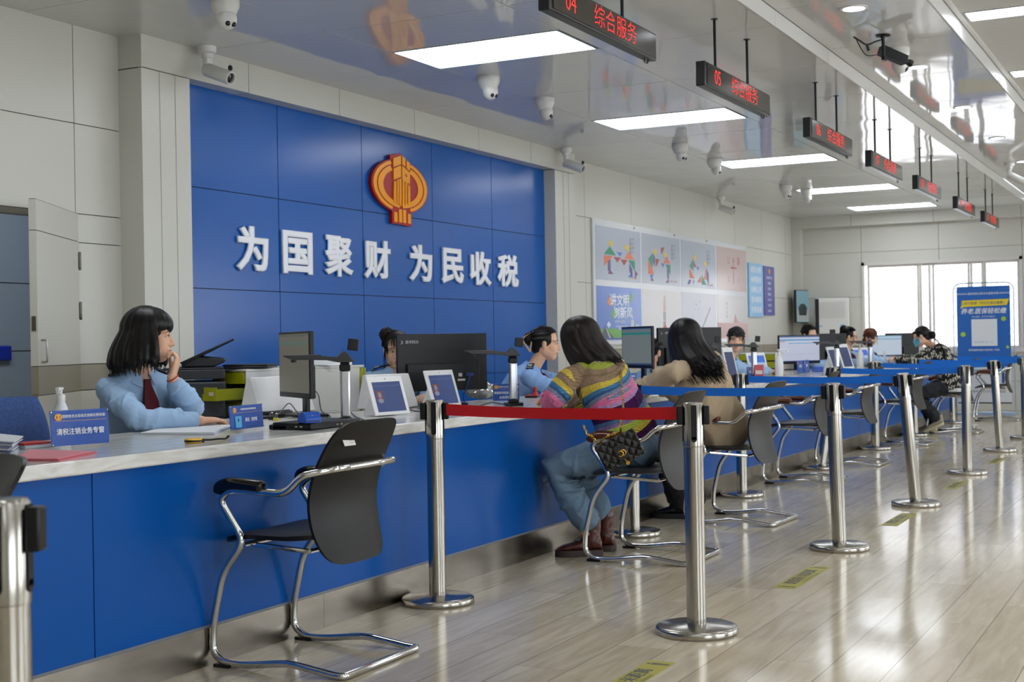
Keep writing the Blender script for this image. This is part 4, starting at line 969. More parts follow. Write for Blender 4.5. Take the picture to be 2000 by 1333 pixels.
def sweater_mat():
    m = bpy.data.materials.new('striped_knit'); m.use_nodes = True; n = m.node_tree.nodes; l = m.node_tree.links; b = n['Principled BSDF']
    a = n.new('ShaderNodeAttribute'); a.attribute_name = 'stripe'; r = n.new('ShaderNodeValToRGB'); r.color_ramp.interpolation = 'CONSTANT'; e = r.color_ramp.elements
    while len(e) > 1: e.remove(e[-1])
    for i, (p, c) in enumerate(zip(SPOS, STR)):
        k = e[0] if i == 0 else e.new(p/.6); k.position = p/.6; k.color = (*lin(c), 1)
    mt = n.new('ShaderNodeMath'); mt.operation = 'DIVIDE'; l.new(a.outputs['Fac'], mt.inputs[0]); mt.inputs[1].default_value = .6; l.new(mt.outputs[0], r.inputs[0])
    tc = n.new('ShaderNodeTexCoord'); nz = n.new('ShaderNodeTexNoise'); nz.inputs['Scale'].default_value = 90; l.new(tc.outputs['Object'], nz.inputs['Vector'])
    mx = n.new('ShaderNodeMix'); mx.data_type = 'RGBA'; mx.blend_type = 'OVERLAY'; mx.inputs[0].default_value = .5; l.new(r.outputs[0], mx.inputs[6]); l.new(nz.outputs['Fac'], mx.inputs[7]); l.new(mx.outputs[2], b.inputs['Base Color'])
    wv = n.new('ShaderNodeTexWave'); wv.inputs['Scale'].default_value = 38; wv.inputs['Distortion'].default_value = 2; wv.bands_direction = 'DIAGONAL'; l.new(tc.outputs['Object'], wv.inputs['Vector'])
    bp = n.new('ShaderNodeBump'); bp.inputs['Strength'].default_value = .7; bp.inputs['Distance'].default_value = .006; l.new(wv.outputs['Fac'], bp.inputs['Height']); l.new(bp.outputs[0], b.inputs['Normal'])
    b.inputs['Roughness'].default_value = .9; b.inputs['Specular IOR Level'].default_value = .15; return m
DENIM = mat('blue_denim', '6c8499', .85, spec=.2, bump=(420, .25), var=(7, .22))
BROWNL = mat('brown_boot_leather', '4a1d17', .33, bump=(90, .12)); SOLE = mat('dark_rubber_sole', '3a2a25', .6)
def seg_t(p, a, b):
    d = b-a; return max(0, min(1, (p-a).dot(d)/d.dot(d)))
def visitor_stripes():
    O = V(6.80, 2.78, .485); P = Person('person', 'woman in a multicoloured striped sweater and jeans leaning on the counter, seen from behind', O)
    fr = V(.22, .975, 0); lv = V(-fr.y, fr.x, 0)
    pel = V(6.80, 2.78, .585); neck = ony(1158, 716, 2.98); neck.z = 1.035; chest = pel.lerp(neck, .6)-fr*.035
    lvs = V(-.90, .43, 0); shL = neck+lvs*.165+V(0, 0, -.075); shR = neck-lvs*.165+V(0, 0, -.07)
    elL = ony(1078, 806, 3.13); wrL = V(elL.x+.27, elL.y+.10, .845); elL.z = max(elL.z, .85)
    elR = shR+V(.12, .17, -.19); wrR = V(elR.x-.02, elR.y+.22, .845)
    hc = ony(1132, 667, 3.07); H = hm(hc, V(.06, .99, -.30), (.0, .3, 1))
    kn1, an1 = V(6.60, 3.165, .475), V(6.69, 3.02, .13); kn2, an2 = V(6.83, 3.15, .475), V(6.88, 3.03, .15)
    legs = [(pel+lv*.09, kn1, an1), (pel-lv*.09, kn2, an2)]
    hands = [(wrL, V(.16, .10, 0), V(0, 0, 1), True, (.5, .5, .5, .5), .3), (wrR, V(-.05, .2, 0), V(0, 0, 1), False, (.5, .6, .6, .6), .3)]
    body = skin_body(P, pel, chest, neck, lv, lvs, shL, shR, elL, elR, wrL, wrR, H, hands, voxel=.0042, legs=legs); add_face(P, H, body)
    m = MB(); add_torso(m, pel+V(0, 0, .02), chest, neck, lv, lvs, [(.05, .165, .125), (.18, .168, .13), (.35, .155, .118), (.5, .15, .112), (.65, .152, .115), (.78, .158, .115), (.88, .15, .10), (.95, .115, .08), (1.0, .075, .066)], .014)
    for sh, el, wr in ((shL, elL, wrL), (shR, elR, wrR)): arm(m, sh, el, wr, (.060, .062, .060, .056, .046), .004, .55); m.limb([neck-V(0, 0, .03), sh], [.062, .064], 14)
    for k, (sh, el, wr) in enumerate(((shL, elL, wrL), (shR, elR, wrR))): folds(m, sh, el, (.062, .06), 5, 40+k); folds(m, el, el.lerp(wr, .5), (.06, .055), 4, 44+k)
    me = blob(m, .005, 5); wrinkle(me, .005, 9, (1, 1, .7), 4)
    ax = (chest-neck).normalized(); ax2 = (pel-chest).normalized(); Lc = (chest-neck).length; vals = np.empty(len(me.vertices))
    for i, v in enumerate(me.vertices):
        p = v.co; best = None
        st = (p-neck).dot(ax); 
        if st > Lc: st = Lc+(p-chest).dot(ax2)
        lat = abs((p-neck).dot(lvs.normalized())); st = math.hypot(max(0, st+.014), .8*lat)
        out = [st]
        for sh, el, wr in ((shL, elL, wrL), (shR, elR, wrR)):
            t = seg_t(p, sh, el); d = (p-sh.lerp(el, t)).length; u = (el-sh).normalized()
            side = (p-neck).dot((sh-neck).normalized())
            if t > 0.0 and d < .085 and side > (.13 if sh is shL else .165) and t > .02:
                t2 = seg_t(p, el, wr); d2 = (p-el.lerp(wr, t2)).length
                s_ = .115+t*(el-sh).length*.86
                if d2 < d and t > .9: s_ = .115+(el-sh).length*.86+t2*(wr-el).length*.9
                out = [s_]
        vals[i] = out[0]*1.22
    # soften the jump between body and sleeve bands only along the surface
    at = me.attributes.new('stripe', 'FLOAT', 'POINT'); at.data.foreach_set('value', vals)
    P.put('sweater', me, sweater_mat())
    def ex(mm):
        mm.ell(pel+V(0, -.02, -.02), (.165, .12, .10), 20, 12)
    trousers(P, pel-V(0, 0, .0), lv, [(pel+lv*.085-V(0, 0, .005), kn1, an1+V(-.005, 0, .075)), (pel-lv*.085-V(0, 0, .005), kn2, an2+V(0, 0, .09))], DENIM, (.100, .095, .078, .074, .075), .0055, .004, 8, extra=ex)
    boot(P, (6.72, 3.0, 0), (6.63, 3.16, 0), 'boot', BROWNL, SOLE); boot(P, (6.90, 3.0, 0), (6.87, 3.18, 0), 'boot', BROWNL, SOLE)
    for an in (an1, an2): m = MB(); m.limb([V(an.x, an.y, .15), V(an.x, an.y, .21)], [.039, .037], 14); P.add('sock', m, mat('black_sock', '121214', .9))
    mb = hair_long(H, (.10, -.20, -.97), .985, flare=.018, bangs=False, n=560, seed=9, lay=.014, ragged=.06, face=48, voxel=.0055, sweep=(-.02, -.10, .02)); P.add('hair', mb, HAIR_B)
    return P, neck, chest, pel, fr, lv, shL, shR
PS = visitor_stripes()
def handbag():
    c = ony(1211, 880, 2.60); t = thing('handbag', 'small quilted black handbag on a gold chain hanging from the striped sweater visitor', 'handbag', c)
    q = AF.copy(); n = V(-q[0], -q[1], 0).normalized(); x = V(-n.y, n.x, 0); roll = math.radians(26)
    M = Matrix(((x.x, -n.x, 0, 0), (x.y, -n.y, 0, 0), (0, 0, 1, 0), (0, 0, 0, 1))) @ Matrix.Rotation(-roll, 4, 'Y')
    W, Hh, D = .108, .068, .030
    QL = mat('quilted_black_leather', '0e0d0d', .3)
    nn = QL.node_tree.nodes; ll = QL.node_tree.links; tc = nn.new('ShaderNodeTexCoord'); br = nn.new('ShaderNodeBump'); br.inputs['Strength'].default_value = .9; br.inputs['Distance'].default_value = .01
    hs = []
    for rot in (PI/4, -PI/4):
        mp = nn.new('ShaderNodeMapping'); mp.inputs['Rotation'].default_value = (0, rot, 0); ll.new(tc.outputs['Object'], mp.inputs[0]); wv = nn.new('ShaderNodeTexWave'); wv.inputs['Scale'].default_value = 9; wv.wave_profile = 'SIN'; wv.bands_direction = 'X'; ll.new(mp.outputs[0], wv.inputs['Vector']); hs.append(wv.outputs['Fac'])
    mi = nn.new('ShaderNodeMath'); mi.operation = 'MINIMUM'; ll.new(hs[0], mi.inputs[0]); ll.new(hs[1], mi.inputs[1]); mm = nn.new('ShaderNodeMath'); mm.operation = 'POWER'; mm.inputs[1].default_value = .4; ll.new(mi.outputs[0], mm.inputs[0]); ll.new(mm.outputs[0], br.inputs['Height']); ll.new(br.outputs[0], nn['Principled BSDF'].inputs['Normal'])
    def lens(y0, y1, z0, z1, w_):
        m = MB(); m.box(-w_, w_, y0, y1, z0, z1); return m
    o = obj('body', lens(-D, D, -Hh, Hh, W), QL, t, bev=.016, seg=4); o.matrix_local = M
    f = obj('flap', lens(-D-.009, -D+.002, -.022, Hh+.006, W-.002), QL, t, bev=.005, seg=3); f.matrix_local = M
    m = MB(); m.prism([(-.03, .03), (.03, .03), (.03, -.03), (.018, -.045), (-.018, -.045), (-.03, -.03)], -D-.0135, -D-.007); f2 = obj('tab', m, mat('plain_black_leather', '100e0e', .3), t, bev=.002); f2.matrix_local = M
    G = mat('polished_gold', 'd9a93c', .18, 1); m = MB()
    for q in (1, -1):
        m.tube([V(q*.007+q*.013*math.cos(a), -D-.016, -.012+.013*math.sin(a)) for a in np.linspace(.75, 2*PI-.75, 14)] if q < 0 else [V(.007-.013*math.cos(a)*-1*-1, -D-.016, -.012+.013*math.sin(a)) for a in np.linspace(.75, 2*PI-.75, 14)], .0026, 6)
    g = obj('turn_lock', m, G, t); g.matrix_local = M
    m = MB(); m.tube([(0, -D-.012, -.045), (.004, -D-.014, -.058)], .0025, 6); m.lathe([(.001, -.003), (.010, -.003), (.010, .003), (.001, .003)], o=(.005, -D-.014, -.068), n=14, M=Matrix.Rotation(PI/2, 4, 'X')); g = obj('charm', m, G, t); g.matrix_local = M
    # chain strap over her right shoulder
    P, neck, chest, pel, fr, lv, shL, shR = PS; top = ony(1206, 712, shR.y-.04); a = c+M.to_3x3() @ V(W*.35, 0, Hh); b = c+M.to_3x3() @ V(-W*.75, 0, Hh)
    pts = spline([a, a+V(-.012, -.008, .06), ony(1217, 790, 2.68), ony(1213, 745, 2.76), top+V(.0, -.01, 0), top+V(.06, .09, .015), top+V(-.02, .22, -.06)], 14)
    def chain(m, pts):
        d = 0; last = pts[0]; k = 0
        for p, q in zip(pts[:-1], pts[1:]):
            n_ = max(1, int((q-p).length/.009))
            for j in range(n_):
                c_ = p.lerp(q, (j+.5)/n_); dr = (q-p).normalized(); u, s, tt = frame(dr, (0.3, 1, .2)); s2 = (s*math.cos(k*1.57)+tt*math.sin(k*1.57))
                m.tube([c_-c+dr*(.0085*math.cos(a_))+s2*(.0055*math.sin(a_)) for a_ in np.linspace(0, 2*PI, 9)[:-1]], .0019, 5, close=True); k += 1
    m = MB(); chain(m, pts); chain(m, spline([b, b+V(-.03, .03, .05), ony(1148, 850, 2.72), ony(1140, 832, 2.76)], 8)); chain(m, spline([b+V(.0, -.0, 0), c+M.to_3x3() @ V(-.05, -.02, Hh+.02), c+M.to_3x3() @ V(.01, -.02, Hh+.022), a], 8)); obj('chain_strap', m, mat('gold_and_black_chain', 'b99b4a', .25, 1), t)
handbag()
# ================================================================== visitor in the beige jacket
BEIGE = cloth('beige_suiting', 'b9a58a', .85, 600, .1, (5, .06))
def visitor_beige():
    O = V(8.40, 2.78, .485); P = Person('person', 'woman in a beige jacket seated with her back to the camera, long black hair', O)
    fr = V(.36, .93, 0); lv = V(-fr.y, fr.x, 0); pel = V(8.425, 2.80, .585); neck = ony(1352, 728, 2.86); neck.z = 1.02; chest = pel.lerp(neck, .6)-fr*.02
    lvs = V(-.86, .50, 0); shL = neck+lvs*.165+V(0, 0, -.06); shR = neck-lvs*.17+V(0, 0, -.085)
    elL = ony(1268, 757, 3.12); elL.z = max(elL.z, .865); wrL = V(elL.x-.02, elL.y+.25, .85); elR = shR+V(.14, .15, -.2); wrR = V(elR.x-.04, elR.y+.22, .85)
    hc = ony(1338, 664, 2.95); H = hm(hc, V(.74, .67, -.14), (.05, .1, 1))
    kn1, an1 = V(8.16, 3.13, .475), V(8.34, 3.08, .12); kn2, an2 = V(8.5, 3.13, .475), V(8.52, 3.06, .12)
    legs = [(pel+lv*.09, kn1, an1), (pel-lv*.09, kn2, an2)]
    hands = [(wrL, V(-.03, .2, 0), V(0, 0, 1), True, (.5,)*4, .3), (wrR, V(-.05, .2, 0), V(0, 0, 1), False, (.5,)*4, .3)]
    body = skin_body(P, pel, chest, neck, lv, lvs, shL, shR, elL, elR, wrL, wrR, H, hands, voxel=.005, legs=legs); add_face(P, H, body)
    m = MB(); add_torso(m, pel-V(0, 0, .07), chest, neck, lv, lvs, [(.0, .172, .135), (.1, .172, .14), (.25, .162, .125), (.45, .155, .115), (.62, .165, .12), (.77, .172, .118), (.87, .162, .10), (.95, .12, .085), (1.0, .085, .075)], .012)
    m.rings([ering(neck+V(0, .01, z)-fr*.005, lvs.normalized(), fr, w_, d_) for z, w_, d_ in ((-.03, .09, .08), (.02, .068, .064), (.045, .062, .06))])
    for sh, el, wr in ((shL, elL, wrL), (shR, elR, wrR)): arm(m, sh, el, wr, (.062, .060, .054, .05, .042), .004, .97); m.limb([neck-V(0, 0, .03), sh], [.06, .064], 14)
    for q in (1, -1): m.limb([pel+lv*.075*q+V(0, 0, .015), pel+lv*.08*q+fr*.20+V(0, 0, .015)], [.095, .09], 16)
    for k, (sh, el, wr) in enumerate(((shL, elL, wrL), (shR, elR, wrR))): folds(m, sh, el, (.062, .056), 6, 50+k, .010); folds(m, el, wr, (.055, .046), 5, 54+k)
    me = blob(m, .006, 5); wrinkle(me, .009, 6, (1, 1, .4), 14)
    for v in me.vertices: v.co.z = max(v.co.z, .477+.004*math.sin(v.co.x*40))
    P.put('jacket', me, BEIGE)
    trousers(P, pel, lv, [(pel+lv*.085, kn1, an1+V(0, 0, .0)), (pel-lv*.085, kn2, an2)], mat('black_trousers', '0f0f11', .85), (.098, .092, .080, .082, .085), .007, .004, 9)
    for an, tx in ((an1, -.02), (an2, .02)): boot(P, (an.x, an.y-.01, 0), (an.x+tx, an.y+.1, 0), 'shoe', mat('black_shoe_leather', '0d0d10', .25), mat('black_rubber', '141414', .6), shaft=.02)
    mb = hair_long(H, (.04, -.10, -.99), .925, flare=.03, bangs=False, n=640, seed=19, lay=.016, ragged=.09, face=40, voxel=.006, sweep=(-.13, -.16, .0)); P.add('hair', mb, HAIR)
visitor_beige()
# ================================================================== masked visitor in the patterned jacket
def print_mat():
    m = bpy.data.materials.new('black_jacket_white_print'); m.use_nodes = True; n = m.node_tree.nodes; b = n['Principled BSDF']
    b.inputs['Base Color'].default_value = (*lin('131316'), 1); b.inputs['Roughness'].default_value = .8; return m
def visitor_mask():
    O = V(16.78, 2.72, .485); P = Person('person', 'masked woman in a black jacket with white letter print, reading papers at the far counter', O)
    fr = V(.10, .995, 0); lv = V(-fr.y, fr.x, 0); pel = V(16.78, 2.72, .585); neck = V(16.72, 2.96, 1.03); chest = pel.lerp(neck, .6)-fr*.05; lvs = lv
    shL, shR = neck+lvs*.16+V(0, 0, -.07), neck-lvs*.16+V(0, 0, -.07)
    wrL, wrR = V(16.58, 3.36, .885), V(16.80, 3.37, .90); elL, elR = V(16.46, 3.12, .86), V(16.97, 3.13, .86)
    hc = ony(1800, 657, 3.06); H = hm(hc, V(-.12, .95, -.36), (0, .36, 1))
    kn1, an1 = V(16.58, 3.14, .46), V(16.66, 2.90, .19); kn2, an2 = V(16.86, 3.14, .46), V(16.80, 3.0, .13); legs = [(pel+lv*.09, kn1, an1), (pel-lv*.09, kn2, an2)]
    hands = [(wrL, V(.06, .15, .02), V(-.4, 0, .8), True, (.6,)*4, .5), (wrR, V(-.06, .15, .02), V(.4, 0, .8), False, (.6,)*4, .5)]
    body = skin_body(P, pel, chest, neck, lv, lvs, shL, shR, elL, elR, wrL, wrR, H, hands, voxel=.006, legs=legs); add_face(P, H, body, lips=False)
    m = MB(); add_torso(m, pel-V(0, 0, .03), chest, neck, lv, lvs, [(.0, .19, .145), (.12, .19, .145), (.3, .175, .13), (.5, .165, .125), (.68, .165, .12), (.8, .165, .115), (.9, .14, .095), (1.0, .08, .066)], .014)
    for sh, el, wr in ((shL, elL, wrL), (shR, elR, wrR)): arm(m, sh, el, wr, (.066, .066, .062, .058, .045), .004, .95); m.limb([neck-V(0, 0, .03), sh], [.065, .066], 14)
    me = blob(m, .008, 5); wrinkle(me, .006, 8, (1, 1, .6), 24)
    tree = [(v.co.copy(), v.normal.copy()) for v in me.vertices]; jk = P.put('jacket', me, print_mat())
    rnd = random.Random(4); tm = text_mesh('NY', .065, bold=.02, extrude=.001); lm = MB(); tv = [v.co.copy() for v in tm.vertices]; tf = [tuple(p.vertices) for p in tm.polygons]; placed = []
    from mathutils.bvhtree import BVHTree
    bv = BVHTree.FromPolygons([c for c, n_ in tree], [tuple(p.vertices) for p in me.polygons])
    for _ in range(4000):
        c, n_ = rnd.choice(tree)
        if any((c-q).length < .068 for q in placed): continue
        placed.append(c); u = V(0, 0, 1); u = (u-n_*u.dot(n_)); 
        if u.length < .1: continue
        u.normalize(); x = u.cross(n_); a = rnd.uniform(-.5, .5); x, u = x*math.cos(a)+u*math.sin(a), u*math.cos(a)-x*math.sin(a); vs = []
        for q in tv:
            p = c+x*q.x+u*q.y; hit = bv.find_nearest(p); vs.append(hit[0]+hit[1]*(.002+q.z) if hit[0] is not None else p)
        lm.add(vs, tf)
    P.add('letter_print', lm, mat('cream_print', 'd8d2c0', .8), jk)
    m = MB(); rs = [ering(pel+V(0, -.01, -.055+dz), lv, fr, .196, .15) for dz in (-.03, .012)]; m.rings(rs); P.add('shirt_hem', m, mat('white_knit', 'd9d9d6', .8))
    trousers(P, pel-V(0, .0, .01), lv, [(pel+lv*.085, kn1, an1+V(0, .03, -.0)), (pel-lv*.085, kn2, an2+V(0, 0, .0))], mat('charcoal_denim', '24272c', .85), (.102, .096, .084, .07, .07), .008, .004, 13)
    for an in (an1, an2):
        b = boot(P, (an.x, an.y, 0), (an.x+.0, an.y+.15, 0), 'sneaker', mat('beige_suede', 'a59c84', .8), mat('cream_sole', 'c9c09a', .6), shaft=.03, lift=.45 if an is an1 else .1)
    m = MB(); R = H.to_3x3(); rs = []
    for x, w_, z0, z1 in ((.035, .064, -.075, -.012), (.07, .055, -.09, -.015), (.098, .035, -.10, -.02), (.114, .012, -.095, -.028)):
        rs.append([H @ V(x, w_, z1), H @ V(x+.004, w_*.5, z1+.006), H @ V(x+.004, -w_*.5, z1+.006), H @ V(x, -w_, z1), H @ V(x, -w_, z0), H @ V(x, w_, z0)])
    m.rings(rs); mk = P.add('face_mask', m, mat('blue_surgical_mask', '6db4cf', .8))
    m = MB()
    for q in (1, -1): m.tube(spline([H @ V(.045, q*.066, -.02), H @ V(.02, q*.074, .0), H @ V(-.015, q*.08, -.005), H @ V(.02, q*.072, -.04), H @ V(.045, q*.066, -.07)], 4), .0018, 5)
    P.add('ear_loops', m, mat('white_elastic', 'e4e4e4', .8), mk)
    mb = hair_up(H, (-.11, 0, -.03), .045, n=320, seed=29, voxel=.007); P.add('hair', mb, HAIR)
    m = MB(); 
    for i in range(40):
        r_ = random.Random(i); a = H @ V(-.10, r_.uniform(-.03, .03), -.03); m.tube(spline([a, a+V(0, -.10, -.10), a+V(.0, -.16, -.24+r_.uniform(-.03, .03)), a+V(r_.uniform(-.02, .02), -.15, -.36)], 4), [.006]*12+[.001], 5)
    P.add('ponytail', m, HAIR)
visitor_mask()
# ================================================================== things on the counter
def atR(x, y, R): return Vector(np.array([0, 0, CAM_H])+_ray(x, y)*R/FPX)
def on_ctr(x, y, z=CZ): p = onz(x, y, z); return p
ACR = mat('clear_acrylic', 'e9eef2', .05, alpha=.025, spec=.5)
SIGNB = mat('sign_blue', '0a4aa6', .4, spec=.2); SIGNY = mat('sign_gold', 'e0a02a', .4); LIGHTB = mat('pale_sign_blue', '4f86cc', .4)
def small_emblem(w_, h, z, parent, M):
    m = MB(); n = 26
    m.lathe([(.001, 0), (w_, 0), (w_, .0006), (.001, .0006)], n=n, M=M @ Matrix.Diagonal((1, h/w_, 1, 1))); e = obj('emblem', m, SIGNY, parent)
    m = MB(); m.lathe([(.001, 0), (w_*.55, 0), (w_*.55, .0006), (.001, .0006)], n=n, M=M @ Matrix.Translation((0, 0, .0007)) @ Matrix.Diagonal((1, h/w_, 1, 1))); obj('emblem_disc', m, mat('emblem_red', 'a3201c', .4), e)
    m = MB(); m.box(-w_*.28, w_*.28, -h*.95, h*.8, .0012, .0018, 0, M); obj('emblem_tower', m, SIGNY, e)
def acrylic(name, label, cat, A, B, h, rows, group='acrylic counter signs', photo=False, emblem=True, rule=True, tilt=.08, deco=None):
    """clear stand from A to B (left, right as seen) holding a blue insert; rows: (text, size, x shift, y, colour)"""
    A, B = Vector(A), Vector(B); x = (B-A); W = x.length; x.normalize(); n = Vector((x.y, -x.x, 0)); c = (A+B)/2; t = thing(name, label, cat, (c.x, c.y, CZ+.001), 0, group)
    M = facing((0, 0, .006), n.x, n.y, -tilt); hw = W/2
    f = MB(); f.box(-hw-.012, hw+.012, 0, .006, -.045, .035, 0, facing((0, 0, 0), n.x, n.y) @ Matrix(((1, 0, 0, 0), (0, 1, 0, 0), (0, 0, 1, 0), (0, 0, 0, 1)))); obj('foot', f, ACR, t, smooth=False)
    p = MB(); p.box(-hw, hw, 0, h, .0022, .0042, 0, M); p.box(-hw, hw, 0, h, -.0042, -.0022, 0, M); obj('holder', p, ACR, t, smooth=False)
    m = MB(); m.box(-hw+.004, hw-.004, .003, h-.003, -.0015, .0015, 0, M); ins = obj('insert', m, SIGNB, t, smooth=False)
    for s, sz, dx, yy, mm, kw in rows: text('lettering', s, sz, mm, M @ Matrix.Translation((dx, yy, .0046)), ins, **kw)
    if rule: m = MB(); m.box(-hw*.86, hw*.88, h*.685, h*.695, .0045, .005, 0, M); obj('rule_line', m, SIGNY, ins, smooth=False)
    if emblem: small_emblem(h*.115, h*.095, 0, ins, M @ Matrix.Translation((-hw*.72, h*.80, .0046)))
    if photo:
        m = MB(); m.box(-hw*.72, -hw*.36, h*.10, h*.55, .0046, .005, 0, M); ph = obj('portrait_photo', m, mat('photo_backdrop', '4aa6d8', .4), ins, smooth=False)
        m = MB(); m.ell(M @ V(-hw*.54, h*.40, .005), (h*.055, h*.075, .001), 12, 6, 0, M.to_3x3()); m.prism([(-hw*.68, h*.10), (-hw*.62, h*.27), (-hw*.54, h*.31), (-hw*.46, h*.27), (-hw*.40, h*.10)], -.0056, -.005, M @ Matrix.Rotation(PI/2, 4, 'X') @ Matrix.Scale(1, 4)); obj('portrait_figure', m, mat('portrait_dark', '2b3040', .6), ph)
    m = MB()
    for a in (-1, 1):
        for b in (.06, .94): m.lathe([(.001, .0042), (.003, .0042), (.002, .0065), (.001, .0065)], n=10, M=M @ Matrix.Translation((a*(hw-.007), h*b, 0)))
    obj('corner_screw', m, STEEL, t)
    return t, ins, M, hw
acrylic('counter_sign', 'wide blue acrylic counter sign in front of the tall sanitizer bottle at the left', 'sign', on_ctr(99, 879), on_ctr(215.5, 870), .134,
        [('国家税务总局保定高新区税务局', .0126, .016, .108, INK, dict(bold=.006)), ('清税注销业务专窗', .0252, .0, .052, INK, dict(bold=.014, wide=.97))])
acrylic('name_plate', 'small blue acrylic name plate with a portrait, before the front clerk', 'name plate', on_ctr(450, 846), on_ctr(515.5, 838), .106,
        [('国家税务总局保定高新区税务局', .0086, .013, .086, INK, dict(bold=.006)), ('姓名：张舒悦', .0175, .030, .040, INK, dict(bold=.012, wide=.9))], photo=True)
acrylic('counter_sign', 'blue acrylic sign standing behind the second scanner pillar, beside the red stamp pad', 'sign', on_ctr(962, 787), on_ctr(1016, 786), .108,
        [('国家税务总局保定高新区税务局', .0098, .01, .086, INK, dict(bold=.006, wide=.95)), ('增值税专用发票电子化', .0155, 0, .050, INK, dict(bold=.012, wide=.95)), ('业务受理岗', .0165, .0, .022, INK, dict(bold=.012))])
acrylic('counter_sign', 'blue acrylic sign between the striped sweater visitor and the grey screen', 'sign', on_ctr(1228, 770), on_ctr(1247, 768), .135,
        [('国家税务总局', .012, .008, .11, INK, dict(bold=.006)), ('综合服务', .02, 0, .06, INK, dict(bold=.012))])
acrylic('counter_sign', 'blue acrylic sign at the foot of the scanner pillar before the glancing clerk', 'sign', on_ctr(1460, 740), on_ctr(1471, 739), .10, [('综合服务', .02, 0, .05, INK, dict(bold=.012))])
acrylic('counter_sign', 'left one of two pale blue sign holders under the bright monitor', 'sign', on_ctr(1558, 733), on_ctr(1570, 731.5), .135, [('综合服务', .03, 0, .075, INK, dict(bold=.012)), ('税务', .04, 0, .03, LIGHTB, {})])
acrylic('counter_sign', 'right one of two pale blue sign holders under the bright monitor', 'sign', on_ctr(1571, 731.5), on_ctr(1582, 730), .135, [('受理岗', .03, 0, .075, INK, dict(bold=.012)), ('税务', .04, 0, .03, LIGHTB, {})])
# ---- sanitizer bottles
def bottle(label, p, h, kind, s=1.0, rz=0):
    t = thing('sanitizer_bottle', label, 'sanitizer bottle', p, rz, 'hand sanitizer bottles'); k = h/.235
    TR = mat('milky_plastic', 'dfe3e6', .25, trans=.0, sss=.15)
    m = MB(); m.lathe([(.001, .002), (.036, .0), (.040, .006), (.040, .05), (.036, .09), (.026, .13), (.019, .145), (.018, .152), (.001, .153)] if kind == 'foam' else [(.001, .0), (.032, .0), (.034, .006), (.034, .10), (.030, .13), (.018, .155), (.014, .165), (.001, .166)], n=24); m.v = [tuple(Vector(v)*k) for v in m.v]; obj('flask', m, TR if kind == 'foam' else WHITE, t)
    m = MB()
    if kind == 'foam':
        m.lathe([(.0185, .150), (.0195, .152), (.0195, .178), (.014, .182), (.007, .184), (.007, .205), (.001, .206)], n=20); m.lathe([(.001, .203), (.012, .203), (.013, .206), (.013, .212), (.001, .213)], n=16); m.box(-.030, .004, -.008, .008, .201, .213); m.box(-.030, -.020, -.006, .006, .186, .204)
    else:
        m.lathe([(.014, .163), (.015, .165), (.015, .182), (.006, .185), (.005, .206), (.001, .207)], n=18); m.tube(arc([(.012, 0, .21), (-.062, 0, .212), (-.075, 0, .19)], .015), .0055, 8); m.lathe([(.001, .204), (.010, .204), (.010, .214), (.001, .215)], n=14)
    m.v = [tuple(Vector(v)*k) for v in m.v]; obj('pump', m, WHITE, t)
    return t
p = on_ctr(120, 853); bottle('tall white foam sanitizer bottle behind the wide blue sign at the left', (p.x, p.y, CZ), .225, 'foam', rz=.3)
p = on_ctr(1095, 758); bottle('white sanitizer bottle between the claw clip clerk and the striped sweater visitor', (p.x, 4.02, CZ), .235, 'long', rz=-1.2)
p = on_ctr(1522, 735); bottle('white sanitizer bottle with a long nozzle left of the bright monitor', (p.x, p.y, CZ), .28, 'long', rz=PI-1.0)
p = on_ctr(1691, 716); bottle('farthest white sanitizer bottle beside the last scanner pillar', (p.x-.3, p.y, CZ), .30, 'long', rz=-1.2)
m = MB(); m.lathe([(.001, 0), (.012, 0), (.012, .05), (.009, .052), (.009, .075), (.001, .076)], n=14); p = on_ctr(151, 846); tag(obj('small_bottle', m, WHITE, loc=(p.x, p.y, CZ)), 'small white capped bottle peeping over the wide blue sign', 'bottle')
# ---- document scanners on a pillar
DGREY = mat('dark_grey_plastic', '26282b', .4); ALUM = mat('satin_aluminium', 'c9ccd0', .28, .9)
def make_scanner(label, p, ad=(-.6, .8), pad=True):
    t = thing('document_scanner', label, 'document scanner', p, 0, 'pillar document scanners')
    a = Vector((ad[0], ad[1], 0)).normalized(); s = Vector((-a.y, a.x, 0))
    Mx = Matrix(((a.x, s.x, 0, 0), (a.y, s.y, 0, 0), (0, 0, 1, 0), (0, 0, 0, 1)))
    m = MB(); m.box(-.05, .05, -.045, .045, 0, .018, 0, Mx); m.box(-.028, .028, -.028, .028, .018, .035, 0, Mx)
    b = obj('base', m, BLACK, t, bev=.004)
    m = MB(); m.box(-.022, .022, -.024, .024, .035, .245, 0, Mx); obj('pillar', m, ALUM, t, bev=.009, seg=3)
    m = MB(); m.box(-.024, .024, -.026, .026, .243, .272, 0, Mx); m.box(-.021, .021, -.023, .023, .272, .282, 0, Mx); obj('collar', m, BLACK, t, bev=.006)
    m = MB(); m.prism([(-.045, .282), (.03, .282), (.08, .292), (.235, .297), (.275, .314), (.27, .318), (.105, .318), (.10, .312), (.035, .306), (.01, .33), (-.005, .33)], -.022, .022, Mx); m.lathe([(.001, -.012), (.012, -.012), (.014, 0), (.001, 0)], o=Mx @ V(.225, 0, .296), n=14); obj('arm', m, DGREY, t, bev=.003)
    m = MB(); m.box(-.024, .024, -.006, .006, .335, .388, 0, Mx @ Matrix.Translation((.0, 0, .04)) @ Matrix.Rotation(-.12, 4, 'Y') @ Matrix.Translation((.0, 0, -.04))); obj('preview_screen', m, BLACK, t, bev=.004)
    return t
scn = make_scanner('document scanner nearest the camera, arm reaching over its black pad left of the white boxes', (5.04, 3.44, CZ))
